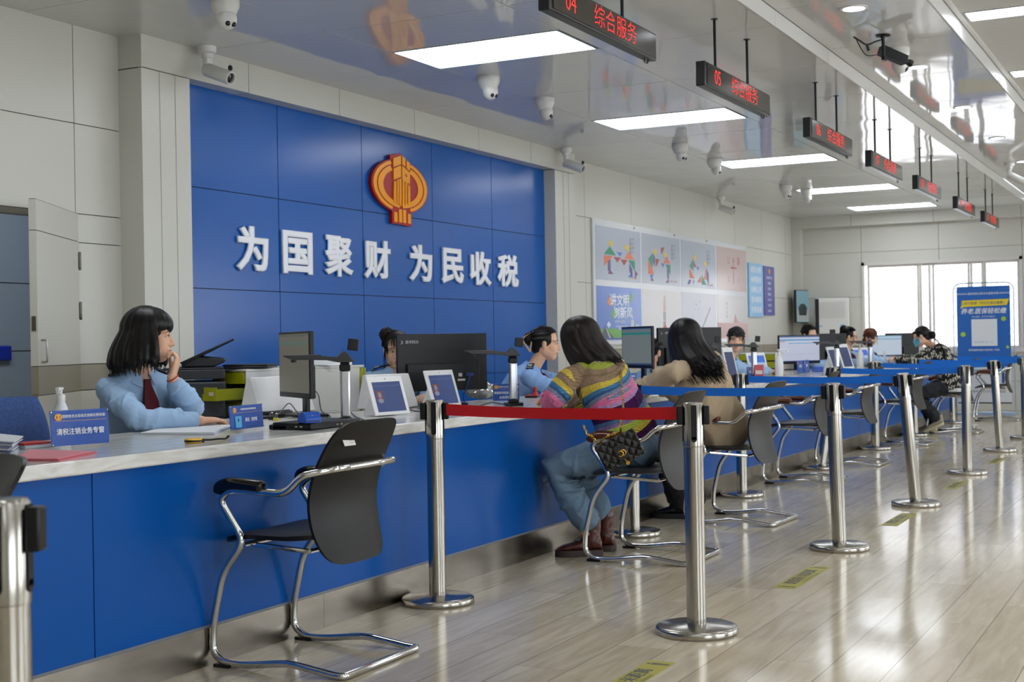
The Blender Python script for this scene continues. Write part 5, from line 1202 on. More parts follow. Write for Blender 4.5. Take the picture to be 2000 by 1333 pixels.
p = on_ctr(1003, 793); make_scanner('second document scanner in front of the claw clip clerk, beside the blue sign', (p.x, p.y, CZ))
make_scanner('document scanner hidden behind the hair of the beige jacket visitor, only its preview screen showing', (ony(1393, 690, 3.62).x, 3.62, CZ))
p = ony(1473, 730, 3.68); make_scanner('document scanner whose arm crosses the face of the clerk glancing at the camera', (p.x, 3.68, CZ))
p = ony(1635, 720, 3.66); make_scanner('document scanner in front of the black monitor back beside the paired tablets', (p.x, 3.66, CZ))
p = ony(1700, 712, 3.68); make_scanner('farthest document scanner, in front of the auburn haired clerk', (p.x, 3.68, CZ))
# pad under the nearest scanner with card reader, binder clips and cables
m = MB(); m.box(-.21, .17, -.02, .18, 0, .032); m.box(-.21, .25, .1, .2, 0, .022); pd = obj('scanner_pad', m, BLACK, bev=.006, loc=(4.90, 3.40, CZ)); tag(pd, 'black moulded pad with two ports beneath the nearest document scanner', 'scanner pad')
m = MB()
for y in (.02, .045): m.box(-.2125, -.2095, y, y+.014, .012, .018)
for x in (-.02, .01): m.box(x, x+.014, -.0215, -.0195, .012, .018)
obj('port', m, STEEL, pd, smooth=False)
def card_reader(label, p, rz, s=1):
    t = thing('card_reader', label, 'card reader', p, rz, 'blue card readers'); BP = mat('blue_reader_plastic', '1550b4', .35)
    m = MB(); m.prism([(-.045, 0), (.05, 0), (.05, .030), (.028, .034), (.02, .045), (-.02, .045), (-.045, .020)], -.036, .036, Matrix.Scale(s, 4)); obj('body', m, BP, t, bev=.004)
    m = MB(); m.box(-.046*s, -.044*s, -.030*s, .030*s, .006*s, .010*s); obj('slot', m, BLACK, t, smooth=False)
    for k, cl in enumerate(('c0392b', 'd8a22c', '3f9a4a')):
        m = MB(); m.box(-.035*s, -.024*s, (-.022+.017*k)*s, (-.011+.017*k)*s, .024*s, .032*s); obj('key', m, mat('key_'+cl, cl, .4), t, smooth=False)
    return t
p = on_ctr(605, 826, CZ+.033); card_reader('blue card reader on the black pad in front of the nearest monitor', (p.x, p.y, CZ+.033), 1.0)
p = on_ctr(820, 783); card_reader('blue card reader behind the cables between the two near tablets', (p.x, p.y, CZ), .6, 1.3)
p = on_ctr(1597, 727); card_reader('blue card reader under the far black monitor back', (p.x, p.y, CZ), .6, 1.3)
p = on_ctr(1687, 713); card_reader('blue card reader before the clerk with glasses', (p.x-.4, p.y, CZ), .6, 1.4)
# ---- monitors
SCRB = mat('matt_black_back', '17181b', .42, spec=.3)
def screen(name, col, e, parent, M, w_, h, bars):
    m = MB(); m.box(-w_/2, w_/2, -h/2, h/2, 0, .001, 0, M); s = obj('screen', m, emis(name, col, e), parent, smooth=False)
    for i, (x0, x1, y0, y1, c2) in enumerate(bars):
        m = MB(); m.box((x0-.5)*w_, (x1-.5)*w_, (.5-y1)*h, (.5-y0)*h, .001, .0016, 0, M); obj('window_bar', m, emis('bar_'+c2, c2, e*1.0), s, smooth=False)
    return s
def monitor(label, PL, PR, topz, col=None, e=.5, bars=(), logo=False, back=False, h=.325, basey=0):
    """PL, PR: left and right ends of the panel as seen (points on the floor plan); back: we look at its rear"""
    PL, PR = Vector((PL.x, PL.y, 0)), Vector((PR.x, PR.y, 0)); x = (PR-PL); W = x.length; x.normalize(); n = Vector((x.y, -x.x, 0)); c = (PL+PR)/2
    t = thing('computer_monitor', label, 'monitor', (c.x, c.y, CZ), 0, 'computer monitors'); M = facing((0, 0, topz-CZ-h/2), n.x, n.y); q = -1 if back else 1
    Z0, Z1 = (-.018, .0) if not back else (0, .018)
    m = MB(); m.box(-W/2, W/2, -h/2, h/2, -.012, .012, 0, M); m.box(-W*.40, W*.40, -h*.5, -h*.02, -.034 if not back else .012, -.012 if not back else .034, 0, M); obj('housing', m, SCRB, t, bev=.004)
    M2 = M if not back else M @ Matrix.Rotation(PI, 4, 'Y')
    if col: screen('screen_'+label[:22], col, e, t, M2 @ Matrix.Translation((0, .008, .0122)), W-.024, h-.038, bars)
    m = MB(); b = facing((0, 0, 0), n.x, n.y); yy = topz-CZ-h
    m.box(-.03, .03, .012, yy+.12, -.05*q-.012, -.05*q+.012, 0, b); obj('neck', m, BLACK, t, bev=.004)
    m = MB(); m.box(-.11, .11, 0, .014, -.05*q-.085, -.05*q+.085, 0, b); obj('foot', m, BLACK, t, bev=.006, seg=3)
    if logo:
        text('maker_mark', '清华同方', .021, mat('grey_mark', 'a9aaad', .5), M @ Matrix.Translation((-W*.335, h*.355, .0125)), t, bold=.01)
        m = MB(); m.tube([M @ V(-W*.455+.009*math.cos(a), h*.355+.008*math.sin(a), .0125) for a in np.linspace(-1.9, 1.6, 10)], [.001]+[.003]*8+[.001], 6); obj('maker_swoosh', m, mat('grey_mark'), t)
        m = MB(); m.box(W*.15, W*.235, -h*.335, -h*.30, .034, .0345, 0, M); m.box(W*.16, W*.2, -h*.26, -h*.2, .034, .0345, 0, M); obj('rating_label', m, mat('pale_label', 'b9b7b0', .6), t, smooth=False)
        m = MB(); m.box(W*.235, W*.32, -h*.25, -h*.20, .034, .052, 0, M); m.tube([M @ V(W*.28, -h*.22, .05), M @ V(W*.25, -h*.35, .06), M @ V(W*.2, -h*.6, .05), M @ V(W*.23, -h*.78, .03)], .004, 6); obj('video_cable', m, mat('blue_plug', '1a2c6e', .4), t)
    return t
def XY(x, R): p = atR(x, 690, R); return p
BARS1 = [(0, 1, 0, .05, '7a7a72'), (.0, .98, .13, .19, '77998c')]
monitor('nearest monitor turned nearly edge on, its dim screen toward the front clerk', XY(549, 7.12), XY(609, 6.66), 1.235, '8d8b7d', .42, BARS1, h=.335)
monitor('big black monitor back with a small grey maker mark, hiding half a clerk', XY(774, 7.88), XY(949.5, 8.10), 1.222, '9fb4c8', .4, logo=True, back=True, h=.335)
BARS2 = [(0, 1, 0, .03, '1d3f82'), (0, 1, .03, .12, '7f8f95'), (0, 1, .13, .185, '0f9a94'), (0, 1, .955, 1, '33507e')]
monitor('monitor with a grey green screen behind the striped sweater visitor', XY(1217, 10.95), XY(1276, 10.45), 1.275, '8b9695', .55, BARS2, h=.33)
monitor('black monitor back between the grey green screen and the beige jacket visitor', XY(1284, 11.5), XY(1408, 11.9), 1.27, '8fa0b8', .4, logo=True, back=True)
BARS3 = [(0, 1, 0, .05, '2a4f86'), (0, 1, .13, .18, '2f8fc4'), (0, .14, .2, .235, 'b98b6a'), (.22, 1, .27, .30, '3d9ac8'), (.24, .95, .37, .38, 'c9b7c4'), (.13, 1, .72, .73, 'a9b6d4'), (0, 1, .97, 1, '1e3f78')]
monitor('bright pale blue monitor screen left of the black monitor back, long nozzle bottle before it', XY(1520, 15.2), XY(1600.5, 15.5), 1.20, 'c3c8dd', 1.0, BARS3)
monitor('black monitor back right of the bright pale blue screen, scanner arm before it', XY(1574, 16.2), XY(1653, 16.4), 1.215, '9fb4c8', .4, back=True)
monitor('farther bright monitor screen left of the masked visitor', XY(1695, 18.6), XY(1761, 18.9), 1.19, 'bccada', 1.0, [(0, 1, 0, .06, '8fc4dc'), (0, 1, .14, .18, '3f9cc8'), (0, 1, .97, 1, '2a5a90')], h=.31)
monitor('farthest black monitor back, behind the mask of the masked visitor', XY(1730, 18.95), XY(1794, 19.2), 1.215, '9fb4c8', .4, back=True, h=.32)
# ---- two sided tablet terminals
def tablet(label, A, ang, W=.27, h=.205, tilt=.30, ui='blue', e=.5, group='white counter tablets'):
    A = Vector(A); d = Vector((math.cos(ang), math.sin(ang), 0)); n = Vector((d.y, -d.x, 0)); c = A+d*W/2; t = thing('counter_tablet', label, 'tablet', (c.x, c.y, CZ), 0, group)
    M = facing((0, 0, 0), n.x, n.y) @ Matrix.Rotation(-tilt, 4, 'X')
    m = MB(); m.box(-W/2, W/2, .004, h, -.006, .006, 0, M); obj('shell', m, WHITE, t, bev=.006, seg=3)
    m = MB(); b = facing((0, 0, 0), n.x, n.y); st = math.sin(tilt)
    m.add([b @ V(x, y, z) for x, y, z in ((-W*.3, .004, -.004), (W*.3, .004, -.004), (W*.3, h*.75, -h*.75*st-.004), (-W*.3, h*.75, -h*.75*st-.004), (-W*.3, .0, -.13), (W*.3, .0, -.13))], [(0, 1, 2, 3), (3, 2, 5, 4), (0, 4, 5, 1), (0, 3, 4), (1, 5, 2)]); obj('stand', m, WHITE, t, smooth=False)
    m = MB(); m.lathe([(.001, 0), (.003, 0), (.003, .0004), (.001, .0004)], o=(0, 0, 0), n=10, M=M @ Matrix.Translation((0, h*.935, .0062))); obj('camera_eye', m, BLACK, t)
    SM = M @ Matrix.Translation((0, h*.48, .0063))
    if ui == 'photo':
        s = screen('tablet_ui_'+label[:18], '2b4f9e', e, t, SM, W*.80, h*.76, [(0, 1, .13, .14, '7f9ad0'), (.335, .34, .14, 1, '6f86c4'), (.06, .28, .30, .68, 'a0483a')])
        m = MB(); m.ell(SM @ V(-W*.8*.33, h*.76*.06, .002), (W*.045, h*.075, .0005), 14, 6, 0, SM.to_3x3()); m.ell(SM @ V(-W*.8*.33, -h*.76*.13, .002), (W*.075, h*.06, .0005), 14, 6, 0, SM.to_3x3()); obj('portrait_silhouette', m, emis('portrait_pale', '9fb0d0', e), s)
    elif ui == 'light':
        screen('tablet_ui_'+label[:18], 'b9cdf2', e, t, SM, W*.82, h*.76, [(0, 1, 0, .40, '2f6fe0'), (.1, .3, .70, .8, '4a7fe0')])
    else:
        screen('tablet_ui_'+label[:18], '20429a', e, t, SM, W*.80, h*.76, [(0, 1, .13, .14, '6f8ad0'), (.335, .34, .14, 1, '5f76c4')])
    return t
tablet('white tablet with a portrait on its blue screen, nearest one, above the black chair', on_ctr(733, 815), math.radians(-8), ui='photo', e=.55)
tablet('white tablet with a blue screen in front of the big black monitor back', on_ctr(846, 799), math.radians(-6), W=.27, h=.22, ui='photo', e=.55)
def shell_terminal(label, A, B, h):
    A, B = Vector(A), Vector(B); x = B-A; W = x.length; x.normalize(); n = Vector((x.y, -x.x, 0)); c = (A+B)/2; t = thing('counter_terminal', label, 'terminal', (c.x, c.y, CZ), 0, 'white terminals seen from behind'); b = facing((0, 0, 0), n.x, n.y)
    m = MB(); m.add([b @ V(x_, y, z) for x_, y, z in ((-W/2-.012, .003, .05), (W/2+.012, .003, .05), (W/2+.012, .003, -.09), (-W/2-.012, .003, -.09), (-W/2, h, -.02), (W/2, h, -.02), (W/2, h*.985, -.05), (-W/2, h*.985, -.05))], [(0, 1, 5, 4), (3, 7, 6, 2), (0, 3, 2, 1), (4, 5, 6, 7), (0, 4, 7, 3), (1, 2, 6, 5)]); obj('shell', m, WHITE, t, bev=.006, seg=3)
    m = MB(); m.add([b @ V(x_, y, z) for x_, y, z in ((-W*.42, h*.12, -.0885), (W*.42, h*.12, -.0885), (W*.42, h*.9, -.0555), (-W*.42, h*.9, -.0555))], [(0, 1, 2, 3)]); obj('screen', m, emis('terminal_ui', '4a78c8', .4), t, smooth=False); return t
shell_terminal('white slanted terminal shell behind the nearest tablet', on_ctr(720, 801), on_ctr(804, 796), .195)
shell_terminal('white slanted terminal shell left of the nearest monitor, before the lime drawers', on_ctr(497, 812), on_ctr(600, 803), .20)
tablet('tablet beside the lime drawers before the clerk glancing at the camera', ony(1466, 742, 4.02), math.radians(-28), W=.26, h=.235, ui='light', e=.9)
tablet('left one of the paired tablets by the far scanner pillar', ony(1627, 724, 3.72), math.radians(-5), W=.30, h=.27, e=.35)
tablet('right one of the paired tablets by the far scanner pillar', ony(1648, 720, 3.66), math.radians(-8), W=.32, h=.30, e=.35)
tablet('pale tablet before the clerk with glasses', ony(1670, 718, 4.0), math.radians(-25), W=.34, h=.24, ui='light', e=.9)
tablet('white tablet edge beside the beige jacket visitor', ony(1424, 765, 3.6), math.radians(-20), W=.14, h=.30, tilt=.25, e=.3)
# ---- printer on a side cabinet, lime drawer units, white boxes
LIME = mat('lime_plastic', 'a6a80f', .4); PGREY = mat('printer_charcoal', '2f3338', .4)
def side_cabinet(label, x0, x1, y0, y1, z):
    t = thing('side_cabinet', label, 'cabinet', ((x0+x1)/2, (y0+y1)/2, 0), 0); hx_, hy = (x1-x0)/2, (y1-y0)/2
    m = MB(); m.box(-hx_, hx_, -hy, hy, 0, z-.02); obj('body', m, mat('grey_laminate', '9a9c9f', .5), t, smooth=False)
    m = MB(); m.box(-hx_, hx_, -hy, hy, z-.02, z); obj('top', m, mat('pale_laminate', 'c8c8c6', .4), t, bev=.003); return t
side_cabinet('grey side cabinet behind the counter carrying the printer and lime drawers', 5.55, 6.85, 4.17, 5.0, .785)
pc = atR(384, 760, 7.35); pc.z = .785
t = thing('printer', 'charcoal desktop printer with its lid tray raised beside the front clerk', 'printer', pc, math.radians(-52))
m = MB(); m.box(-.19, .16, -.19, .19, 0, .20); obj('body', m, PGREY, t, bev=.014, seg=3)
m = MB(); m.box(-.2, .155, -.195, .195, .21, .262); m.box(-.17, .14, -.16, .17, .262, .272); obj('scan_lid', m, PGREY, t, bev=.012, seg=3)
m = MB(); m.box(-.194, -.186, -.13, .13, .06, .14); obj('paper_slot', m, mat('slot_dark', '060607', .6), t, smooth=False)
m = MB(); m.prism([(-.20, .20), (-.255, .185), (-.255, .19), (-.2, .212)], -.15, .12); kp = obj('control_panel', m, DGREY, t, bev=.002)
m = MB()
for a in range(3):
    for b in range(4): m.box(-.238+.013*a, -.231+.013*a, -.07+.03*b, -.055+.03*b, .197+.004*a, .2005+.004*a)
obj('button', m, mat('grey_key', '4c5157', .4), kp, smooth=False)
m = MB(); m.prism([(-.07, .275), (.10, .275), (.155, .30), (.155, .32), (.02, .335), (-.07, .30)], -.15, .15); obj('feeder', m, DGREY, t, bev=.008)
m = MB(); m.add([V(x, y, z) for x, y, z in ((-.04, -.13, .315), (.02, -.20, .315), (.10, .19, .385), (.30, .02, .395), (-.04, -.13, .322), (.02, -.20, .322), (.10, .19, .392), (.30, .02, .402))], [(0, 1, 3, 2), (4, 6, 7, 5), (0, 4, 5, 1), (1, 5, 7, 3), (3, 7, 6, 2), (2, 6, 4, 0)])
m.v = [tuple(v) for v in m.v]; m = MB(); m.prism([(-.08, .30), (.20, .425), (.205, .418), (-.06, .288)], -.17, .15); obj('feeder_tray', m, mat('glossy_black', '0b0c0d', .25), t, bev=.002)
m = MB(); m.box(-.15, -.02, -.1, .1, .274, .279); obj('loose_sheet', m, mat('white_paper', 'e3e6ea', .6), t, smooth=False)
def drawer_unit(label, p, rz, w_=.26, d=.30, hs=(.075, .085, .085), out=None, front='-x'):
    t = thing('drawer_unit', label, 'drawer unit', p, rz, 'lime and white drawer units'); H_ = sum(hs)
    sh = mat('cream_plastic', 'd9d8d2', .4); m = MB(); m.box(-d/2+.01, d/2, -w_/2, w_/2, 0, .008); m.box(-d/2+.01, d/2, -w_/2, w_/2, H_, H_+.014); m.box(-d/2+.01, d/2, -w_/2, -w_/2+.006, .008, H_); m.box(-d/2+.01, d/2, w_/2-.006, w_/2, .008, H_); m.box(d/2-.006, d/2, -w_/2, w_/2, .008, H_); obj('case', m, sh, t, bev=.003)
    z = H_
    for k, h in enumerate(hs):
        z -= h; o = (out or {}).get(k, 0); m = MB(); a = -d/2-o; yw = w_/2-.010; zz = z+.011
        m.box(a, a+.008, -yw, -.045, zz, z+h-.003); m.box(a, a+.008, .045, yw, zz, z+h-.003); m.box(a, a+.008, -.045, .045, zz, z+h*.55); m.box(a+.006, a+.02, -.045, .045, z+h*.5, z+h-.003)
        m.box(a+.008, a+d-.03, -yw, -yw+.004, zz, z+h-.012); m.box(a+.008, a+d-.03, yw-.004, yw, zz, z+h-.012); m.box(a+.008, a+d-.03, -yw, yw, zz, zz+.004); dr = obj('drawer', m, LIME, t, smooth=False)
        if o:
            m = MB()
            for q in (-1, 1, .72): m.box(a-.001, a, q*.085-.02 if abs(q) == 1 else .035, q*.085+.016 if abs(q) == 1 else .062, z+h*.45, z+h*.68)
            obj('drawer_label', m, mat('printed_label', 'd8c9c6', .6), dr, smooth=False)
    return t
q = atR(487, 790, 7.45); drawer_unit('lime and white drawer unit with its second drawer pulled out beside the printer', (q.x, q.y, .785), math.radians(-10), w_=.27, out={1: .19})
m = MB(); m.box(-.17, .17, -.12, .12, 0, .012); m.box(-.165, .165, -.115, .125, .013, .022); q2 = atR(490, 720, 7.45); o = obj('document_folder', m, mat('black_folder', '1c1e22', .35), bev=.003, loc=(q.x+.02, q.y, .785+.262)); o.rotation_euler = (0, 0, .5); tag(o, 'black document folders lying on top of the lime drawer unit', 'folder')
q = atR(660, 790, 7.75); drawer_unit('white drawer unit seen from its blank side behind the nearest scanner pillar', (q.x, q.y, .785), math.radians(117), w_=.24, hs=(.13, .12))
q = atR(588, 790, 7.9); drawer_unit('white drawer unit mostly hidden behind the nearest monitor', (q.x, q.y, .785), math.radians(117), w_=.22, hs=(.13, .12))
m = MB(); m.add([V(x, y, z) for x, y, z in ((-.12, -.09, 0), (.12, -.09, 0), (.12, .09, .0), (-.12, .09, 0), (-.12, -.09, .004), (.13, -.085, .035), (.12, .09, .05), (-.12, .09, .012))], [(3, 2, 1, 0), (4, 5, 6, 7), (0, 1, 5, 4), (1, 2, 6, 5), (2, 3, 7, 6), (3, 0, 4, 7)]); q = atR(640, 790, 7.75); tag(obj('paper_stack', m, mat('white_paper'), loc=(q.x, q.y, .785+.266)), 'curled white papers on the white drawer unit behind the scanner', 'papers')
q = ony(1485, 735, 4.35); q.z = CZ
side_cabinet('grey side cabinet behind the clerk glancing at the camera', q.x-.1, q.x+1.2, 4.2, 4.9, .745)
q = V(q.x+.35, 4.45, .745); drawer_unit('lime and white drawer unit right of the clerk glancing at the camera', q, math.radians(0), w_=.42, hs=(.08, .085, .085))
qx = ony(1680, 690, 4.35).x; side_cabinet('grey side cabinet behind the clerk with glasses', qx-.2, qx+.9, 4.2, 4.9, .745); drawer_unit('lime and white drawer unit right of the clerk with glasses', V(qx+.25, 4.45, .745), math.radians(0), w_=.45, hs=(.08, .085, .085))
# ---- paper, tape measure, stamps and cables
PAPER = mat('white_paper'); PINK = mat('pink_card', 'd9848f', .7); PINK2 = mat('deep_pink_edge', 'c94d5c', .6)
def sheets(name, label, cat, corners, n, th, m_, z=CZ, jit=.006, seed=1):
    rnd = random.Random(seed); c = sum((Vector(p) for p in corners), Vector())/4; c.z = z; mb = MB()
    for k in range(n):
        dx, dy, a = rnd.uniform(-jit, jit), rnd.uniform(-jit, jit), rnd.uniform(-.03, .03); ca, sa = math.cos(a), math.sin(a); vs = []
        for zz in (k*th, k*th+th*.8):
            for p in corners: d = Vector(p)-c; vs.append(V(d.x*ca-d.y*sa+dx, d.x*sa+d.y*ca+dy, zz+.0005))
        mb.add(vs, [(3, 2, 1, 0), (4, 5, 6, 7), (0, 1, 5, 4), (1, 2, 6, 5), (2, 3, 7, 6), (3, 0, 4, 7)], 1 if k % 3 == 1 else 0)
    return tag(obj(name, mb, m_, loc=c, smooth=False), label, cat)
P1 = on_ctr(279, 850); sheets('paper_stack', 'white papers under the forearm of the front clerk', 'papers', [on_ctr(277, 851), on_ctr(420, 850), on_ctr(452, 835), on_ctr(330, 838)], 4, .003, [PAPER, mat('bluish_paper', 'c9d2e6', .6)], jit=.004)
sheets('pink_cards', 'pink card folders lying at the counter edge left of the tape measure', 'card folders', [on_ctr(30, 902), on_ctr(118, 902), on_ctr(187, 887), on_ctr(60, 884)], 3, .0035, [PINK, PINK2], jit=.004, seed=3)
sheets('booklet_stack', 'stack of striped white booklets cut by the left edge', 'booklets', [on_ctr(-30, 885), on_ctr(20, 889), on_ctr(40, 876), on_ctr(-10, 870)], 9, .005, [PAPER, mat('blue_cover', '7d86b8', .6)], jit=.01, seed=4)
c = on_ctr(62, 875); m = MB(); m.box(-.065, .065, -.05, .05, 0, .014); t = obj('card_tray', m, mat('clear_tray', 'cfd2d6', .2), bev=.003, loc=(c.x, c.y, CZ)); t.rotation_euler = (0, 0, -.1); tag(t, 'clear card tray topped with red cards left of the wide blue sign', 'tray')
m = MB(); m.box(-.07, .062, -.05, .052, .0145, .021); obj('red_cards', m, mat('red_card', 'b3181c', .5), t, bev=.001)
c = on_ctr(378, 866); t = thing('tape_measure', 'yellow and black tape measure with a strap at the counter edge', 'tape measure', (c.x, c.y, CZ), -.5); m = MB(); m.lathe([(.001, 0), (.028, 0), (.033, .003), (.033, .015), (.028, .018), (.001, .018)], n=26); obj('case', m, mat('yellow_case', 'e8b908', .35), t); m = MB(); m.lathe([(.034, .005), (.0345, .006), (.0345, .011), (.034, .012)], n=26, cap=False); m.box(.018, .036, -.018, .018, .001, .015); obj('grip', m, BLACK, t)
m = MB(); m.tube(spline([(.03, 0, .01), (.07, .01, .008), (.1, .006, .010), (.115, -.03, .012), (.12, -.045, .022)], 5), .007, 8, flat=.5); obj('strap', m, BLACK, t); m = MB(); m.box(.0, .09, .014, .022, .002, .018, 0, Matrix.Rotation(-.0, 4, 'Z')); obj('clear_ruler', m, ACR, t, smooth=False)
c = on_ctr(1040, 777); t = thing('stamp_pad', 'red ink stamp pad in black base left of the striped sleeve', 'stamp pad', (c.x, c.y, CZ), .3); m = MB(); m.box(-.06, .06, -.04, .04, 0, .012); obj('base', m, BLACK, t, bev=.003); m = MB(); m.box(-.058, .058, -.038, .038, .012, .018); obj('lid', m, mat('red_lid', 'b5161a', .35), t, bev=.002)
m = MB(); m.lathe([(.001, 0), (.02, 0), (.02, .008), (.012, .014), (.009, .03), (.013, .042), (.011, .05), (.001, .052)], n=18); tag(obj('hand_stamp', m, mat('red_stamp', 'c01b1b', .25), loc=(c.x+.03, c.y-.005, CZ+.018)), 'red turned hand stamp standing on the ink pad', 'stamp')
m = MB(); m.ell((0, 0, .055), (.13, .10, .055), 28, 16); rnd = random.Random(2)
for i, v in enumerate(m.v):
    p_ = Vector(v); k = noise.noise(p_*22)*.028+noise.noise(p_*55)*.012; m.v[i] = tuple(p_+Vector((p_.x, p_.y, p_.z-.055)).normalized()*k if p_.z > .01 else p_)
c = on_ctr(960, 782); tag(obj('plastic_bag', m, mat('crinkled_film', '9a9c98', .12, .6), loc=(c.x+.12, c.y+.13, CZ)), 'crumpled silvery plastic bag behind the blue sign by the second scanner', 'bag')
def cable(label, pts, r=.0032, m_=BLACK):
    m = MB(); o = Vector(pts[0]); m.tube([p-o for p in spline(pts, 6)], r, 6); return tag(obj('cable', m, m_, loc=o), label, 'cable', 'loose cables on the counter')
Z_ = CZ+.004
def cp(x, y, dz=0): p = on_ctr(x, y); return V(p.x, p.y, Z_+dz)
cable('black cable looping from the nearest monitor to the card reader', [cp(611, 800, .11), cp(622, 805, .09), cp(628, 812, .02), cp(645, 815, .0), cp(640, 818, 0)])
cable('grey cable curving away from the nearest scanner pillar', [cp(668, 812, .05), cp(680, 812, .03), cp(692, 816, .004), cp(710, 822, 0)], .0035, mat('grey_cable', '4a4d52', .5))
cable('tangled black cables between the two near tablets', [cp(790, 790), cp(805, 797), cp(800, 786, .02), cp(822, 800), cp(812, 795), cp(835, 790), cp(798, 800), cp(826, 804), cp(818, 786, .02)])
cable('black cable arching behind the name plate', [cp(532, 822), cp(548, 814, .02), cp(565, 808, .05), cp(580, 814, .02), cp(596, 822, .0)])
cable('thin black cable lying before the second scanner', [cp(935, 795), cp(960, 788), cp(985, 792), cp(1000, 797)])
m = MB(); m.box(-.22, .22, -.07, .07, 0, .014); c = on_ctr(575, 818); kb = obj('keyboard', m, BLACK, bev=.004, loc=(c.x+.42, c.y+.42, CZ)); kb.rotation_euler = (0, 0, .35); tag(kb, 'black keyboard behind the nearest scanner pad', 'keyboard')
m = MB()
for a in range(14):
    for b in range(5): m.box(-.21+.03*a, -.186+.03*a, -.062+.025*b, -.042+.025*b, .014, .02)
obj('keys', m, mat('dark_key', '2b2d31', .5), kb, smooth=False)
for k, (x, y) in enumerate(((522, 822), (531, 824))):
    c = on_ctr(x, y, CZ+.032); m = MB(); m.prism([(-.012, 0), (.012, 0), (.003, .014), (-.003, .014)], -.012, .012); t = thing('binder_clip', ('black binder clip on the scanner pad beside the name plate', 'yellow binder clip on the scanner pad beside the name plate')[k], 'clip', (c.x+.03, c.y, CZ+.033), .4); obj('jaw', m, BLACK if k == 0 else mat('yellow_clip', 'c9b83a', .4), t, bev=.001); m = MB()
    for q in (-1, 1): m.tube(arc([(q*.002, -.006, .012), (q*.012, -.005, .032), (q*.012, .005, .032), (q*.002, .006, .012)], .003), .001, 5)
    obj('wire_handle', m, STEEL, t)
# blue office chair behind the counter at the left
FAB = mat('blue_office_fabric')
t = thing('office_chair', 'blue fabric office chair behind the counter at the left, left of the front clerk', 'office chair', (4.22, 4.68, 0), math.radians(-25))
m = MB(); rs = []
for k in range(13):
    h = k/12; z = .50+.46*h; w_ = .215*(math.sin(PI*(.18+.66*h))**.45); rs.append(ering(V(0, .02+.05*(h-.5)**2-.03*h, z), V(1, 0, 0), V(0, 1, 0), w_, .035*(math.sin(PI*(.06+.88*h))**.4), 26, 3))
m.rings(rs); obj('backrest', m, FAB, t); m = MB(); m.rings([[Vector((p.x*1.04, p.y*.5+.045, p.z)) for p in r] for r in rs]); obj('back_shell', m, BLACK, t)
m = MB(); m.rings([ering(V(0, -.22, z), V(1, 0, 0), V(0, 1, 0), w_, d_, 26, 3) for z, w_, d_ in ((.42, .22, .21), (.44, .24, .225), (.475, .235, .22), (.485, .2, .19))]); obj('seat', m, FAB, t)
m = MB(); m.tube([(0, -.1, .43), (0, .08, .44), (0, .075, .62)], .018, 8); m.lathe([(.028, .07), (.028, .42)], o=(0, -.22, 0), n=14); obj('column', m, BLACK, t)
m = MB()
for k in range(5): a = k*2*PI/5; m.tube([(0, -.22, .075), (.27*math.cos(a), -.22+.27*math.sin(a), .055)], .018, 8)
obj('star_base', m, BLACK, t)
for k in range(5):
    a = k*2*PI/5; m = MB(); m.lathe([(.001, -.013), (.028, -.013), (.028, .013), (.001, .013)], o=(.27*math.cos(a), -.22+.27*math.sin(a), .0285), n=14, M=Matrix.Rotation(PI/2, 3, 'X').to_4x4()); obj('castor', m, BLACK, t)

for (x, y, lb) in ((1483, 740, 'small red standing card beside the scanner before the clerk glancing at the camera'), (1677, 714, 'small red standing card before the clerk with glasses')):
    c = on_ctr(x, y); m = MB(); m.prism([(-.03, 0), (.03, 0), (.004, .125), (-.004, .125)], -.04, .04); o = obj('card_stand', m, mat('red_pink_card', 'c4585a', .5), bev=.001, loc=(c.x, c.y, CZ)); o.rotation_euler = (0, 0, .2); tag(o, lb, 'card stand', 'red standing cards')
    m = MB(); m.box(-.031, -.02, -.03, .03, .04, .075); k = obj('printed_band', m, mat('pale_print', 'e8d9d6', .5), o, smooth=False)
m = MB(); m.add([V(x, y, z) for x, y, z in ((-.07, 0, -.05), (.07, 0, -.05), (.07, .02, .06), (-.07, .02, .06), (-.07, .003, -.05), (.07, .003, -.05), (.07, .023, .06), (-.07, .023, .06))], [(0, 1, 2, 3), (7, 6, 5, 4), (0, 4, 5, 1), (1, 5, 6, 2), (2, 6, 7, 3), (3, 7, 4, 0)])
tag(obj('paper_slip', m, mat('white_paper'), loc=(16.62, 3.50, .93)), 'white paper slip held in the hands of the masked visitor', 'paper')
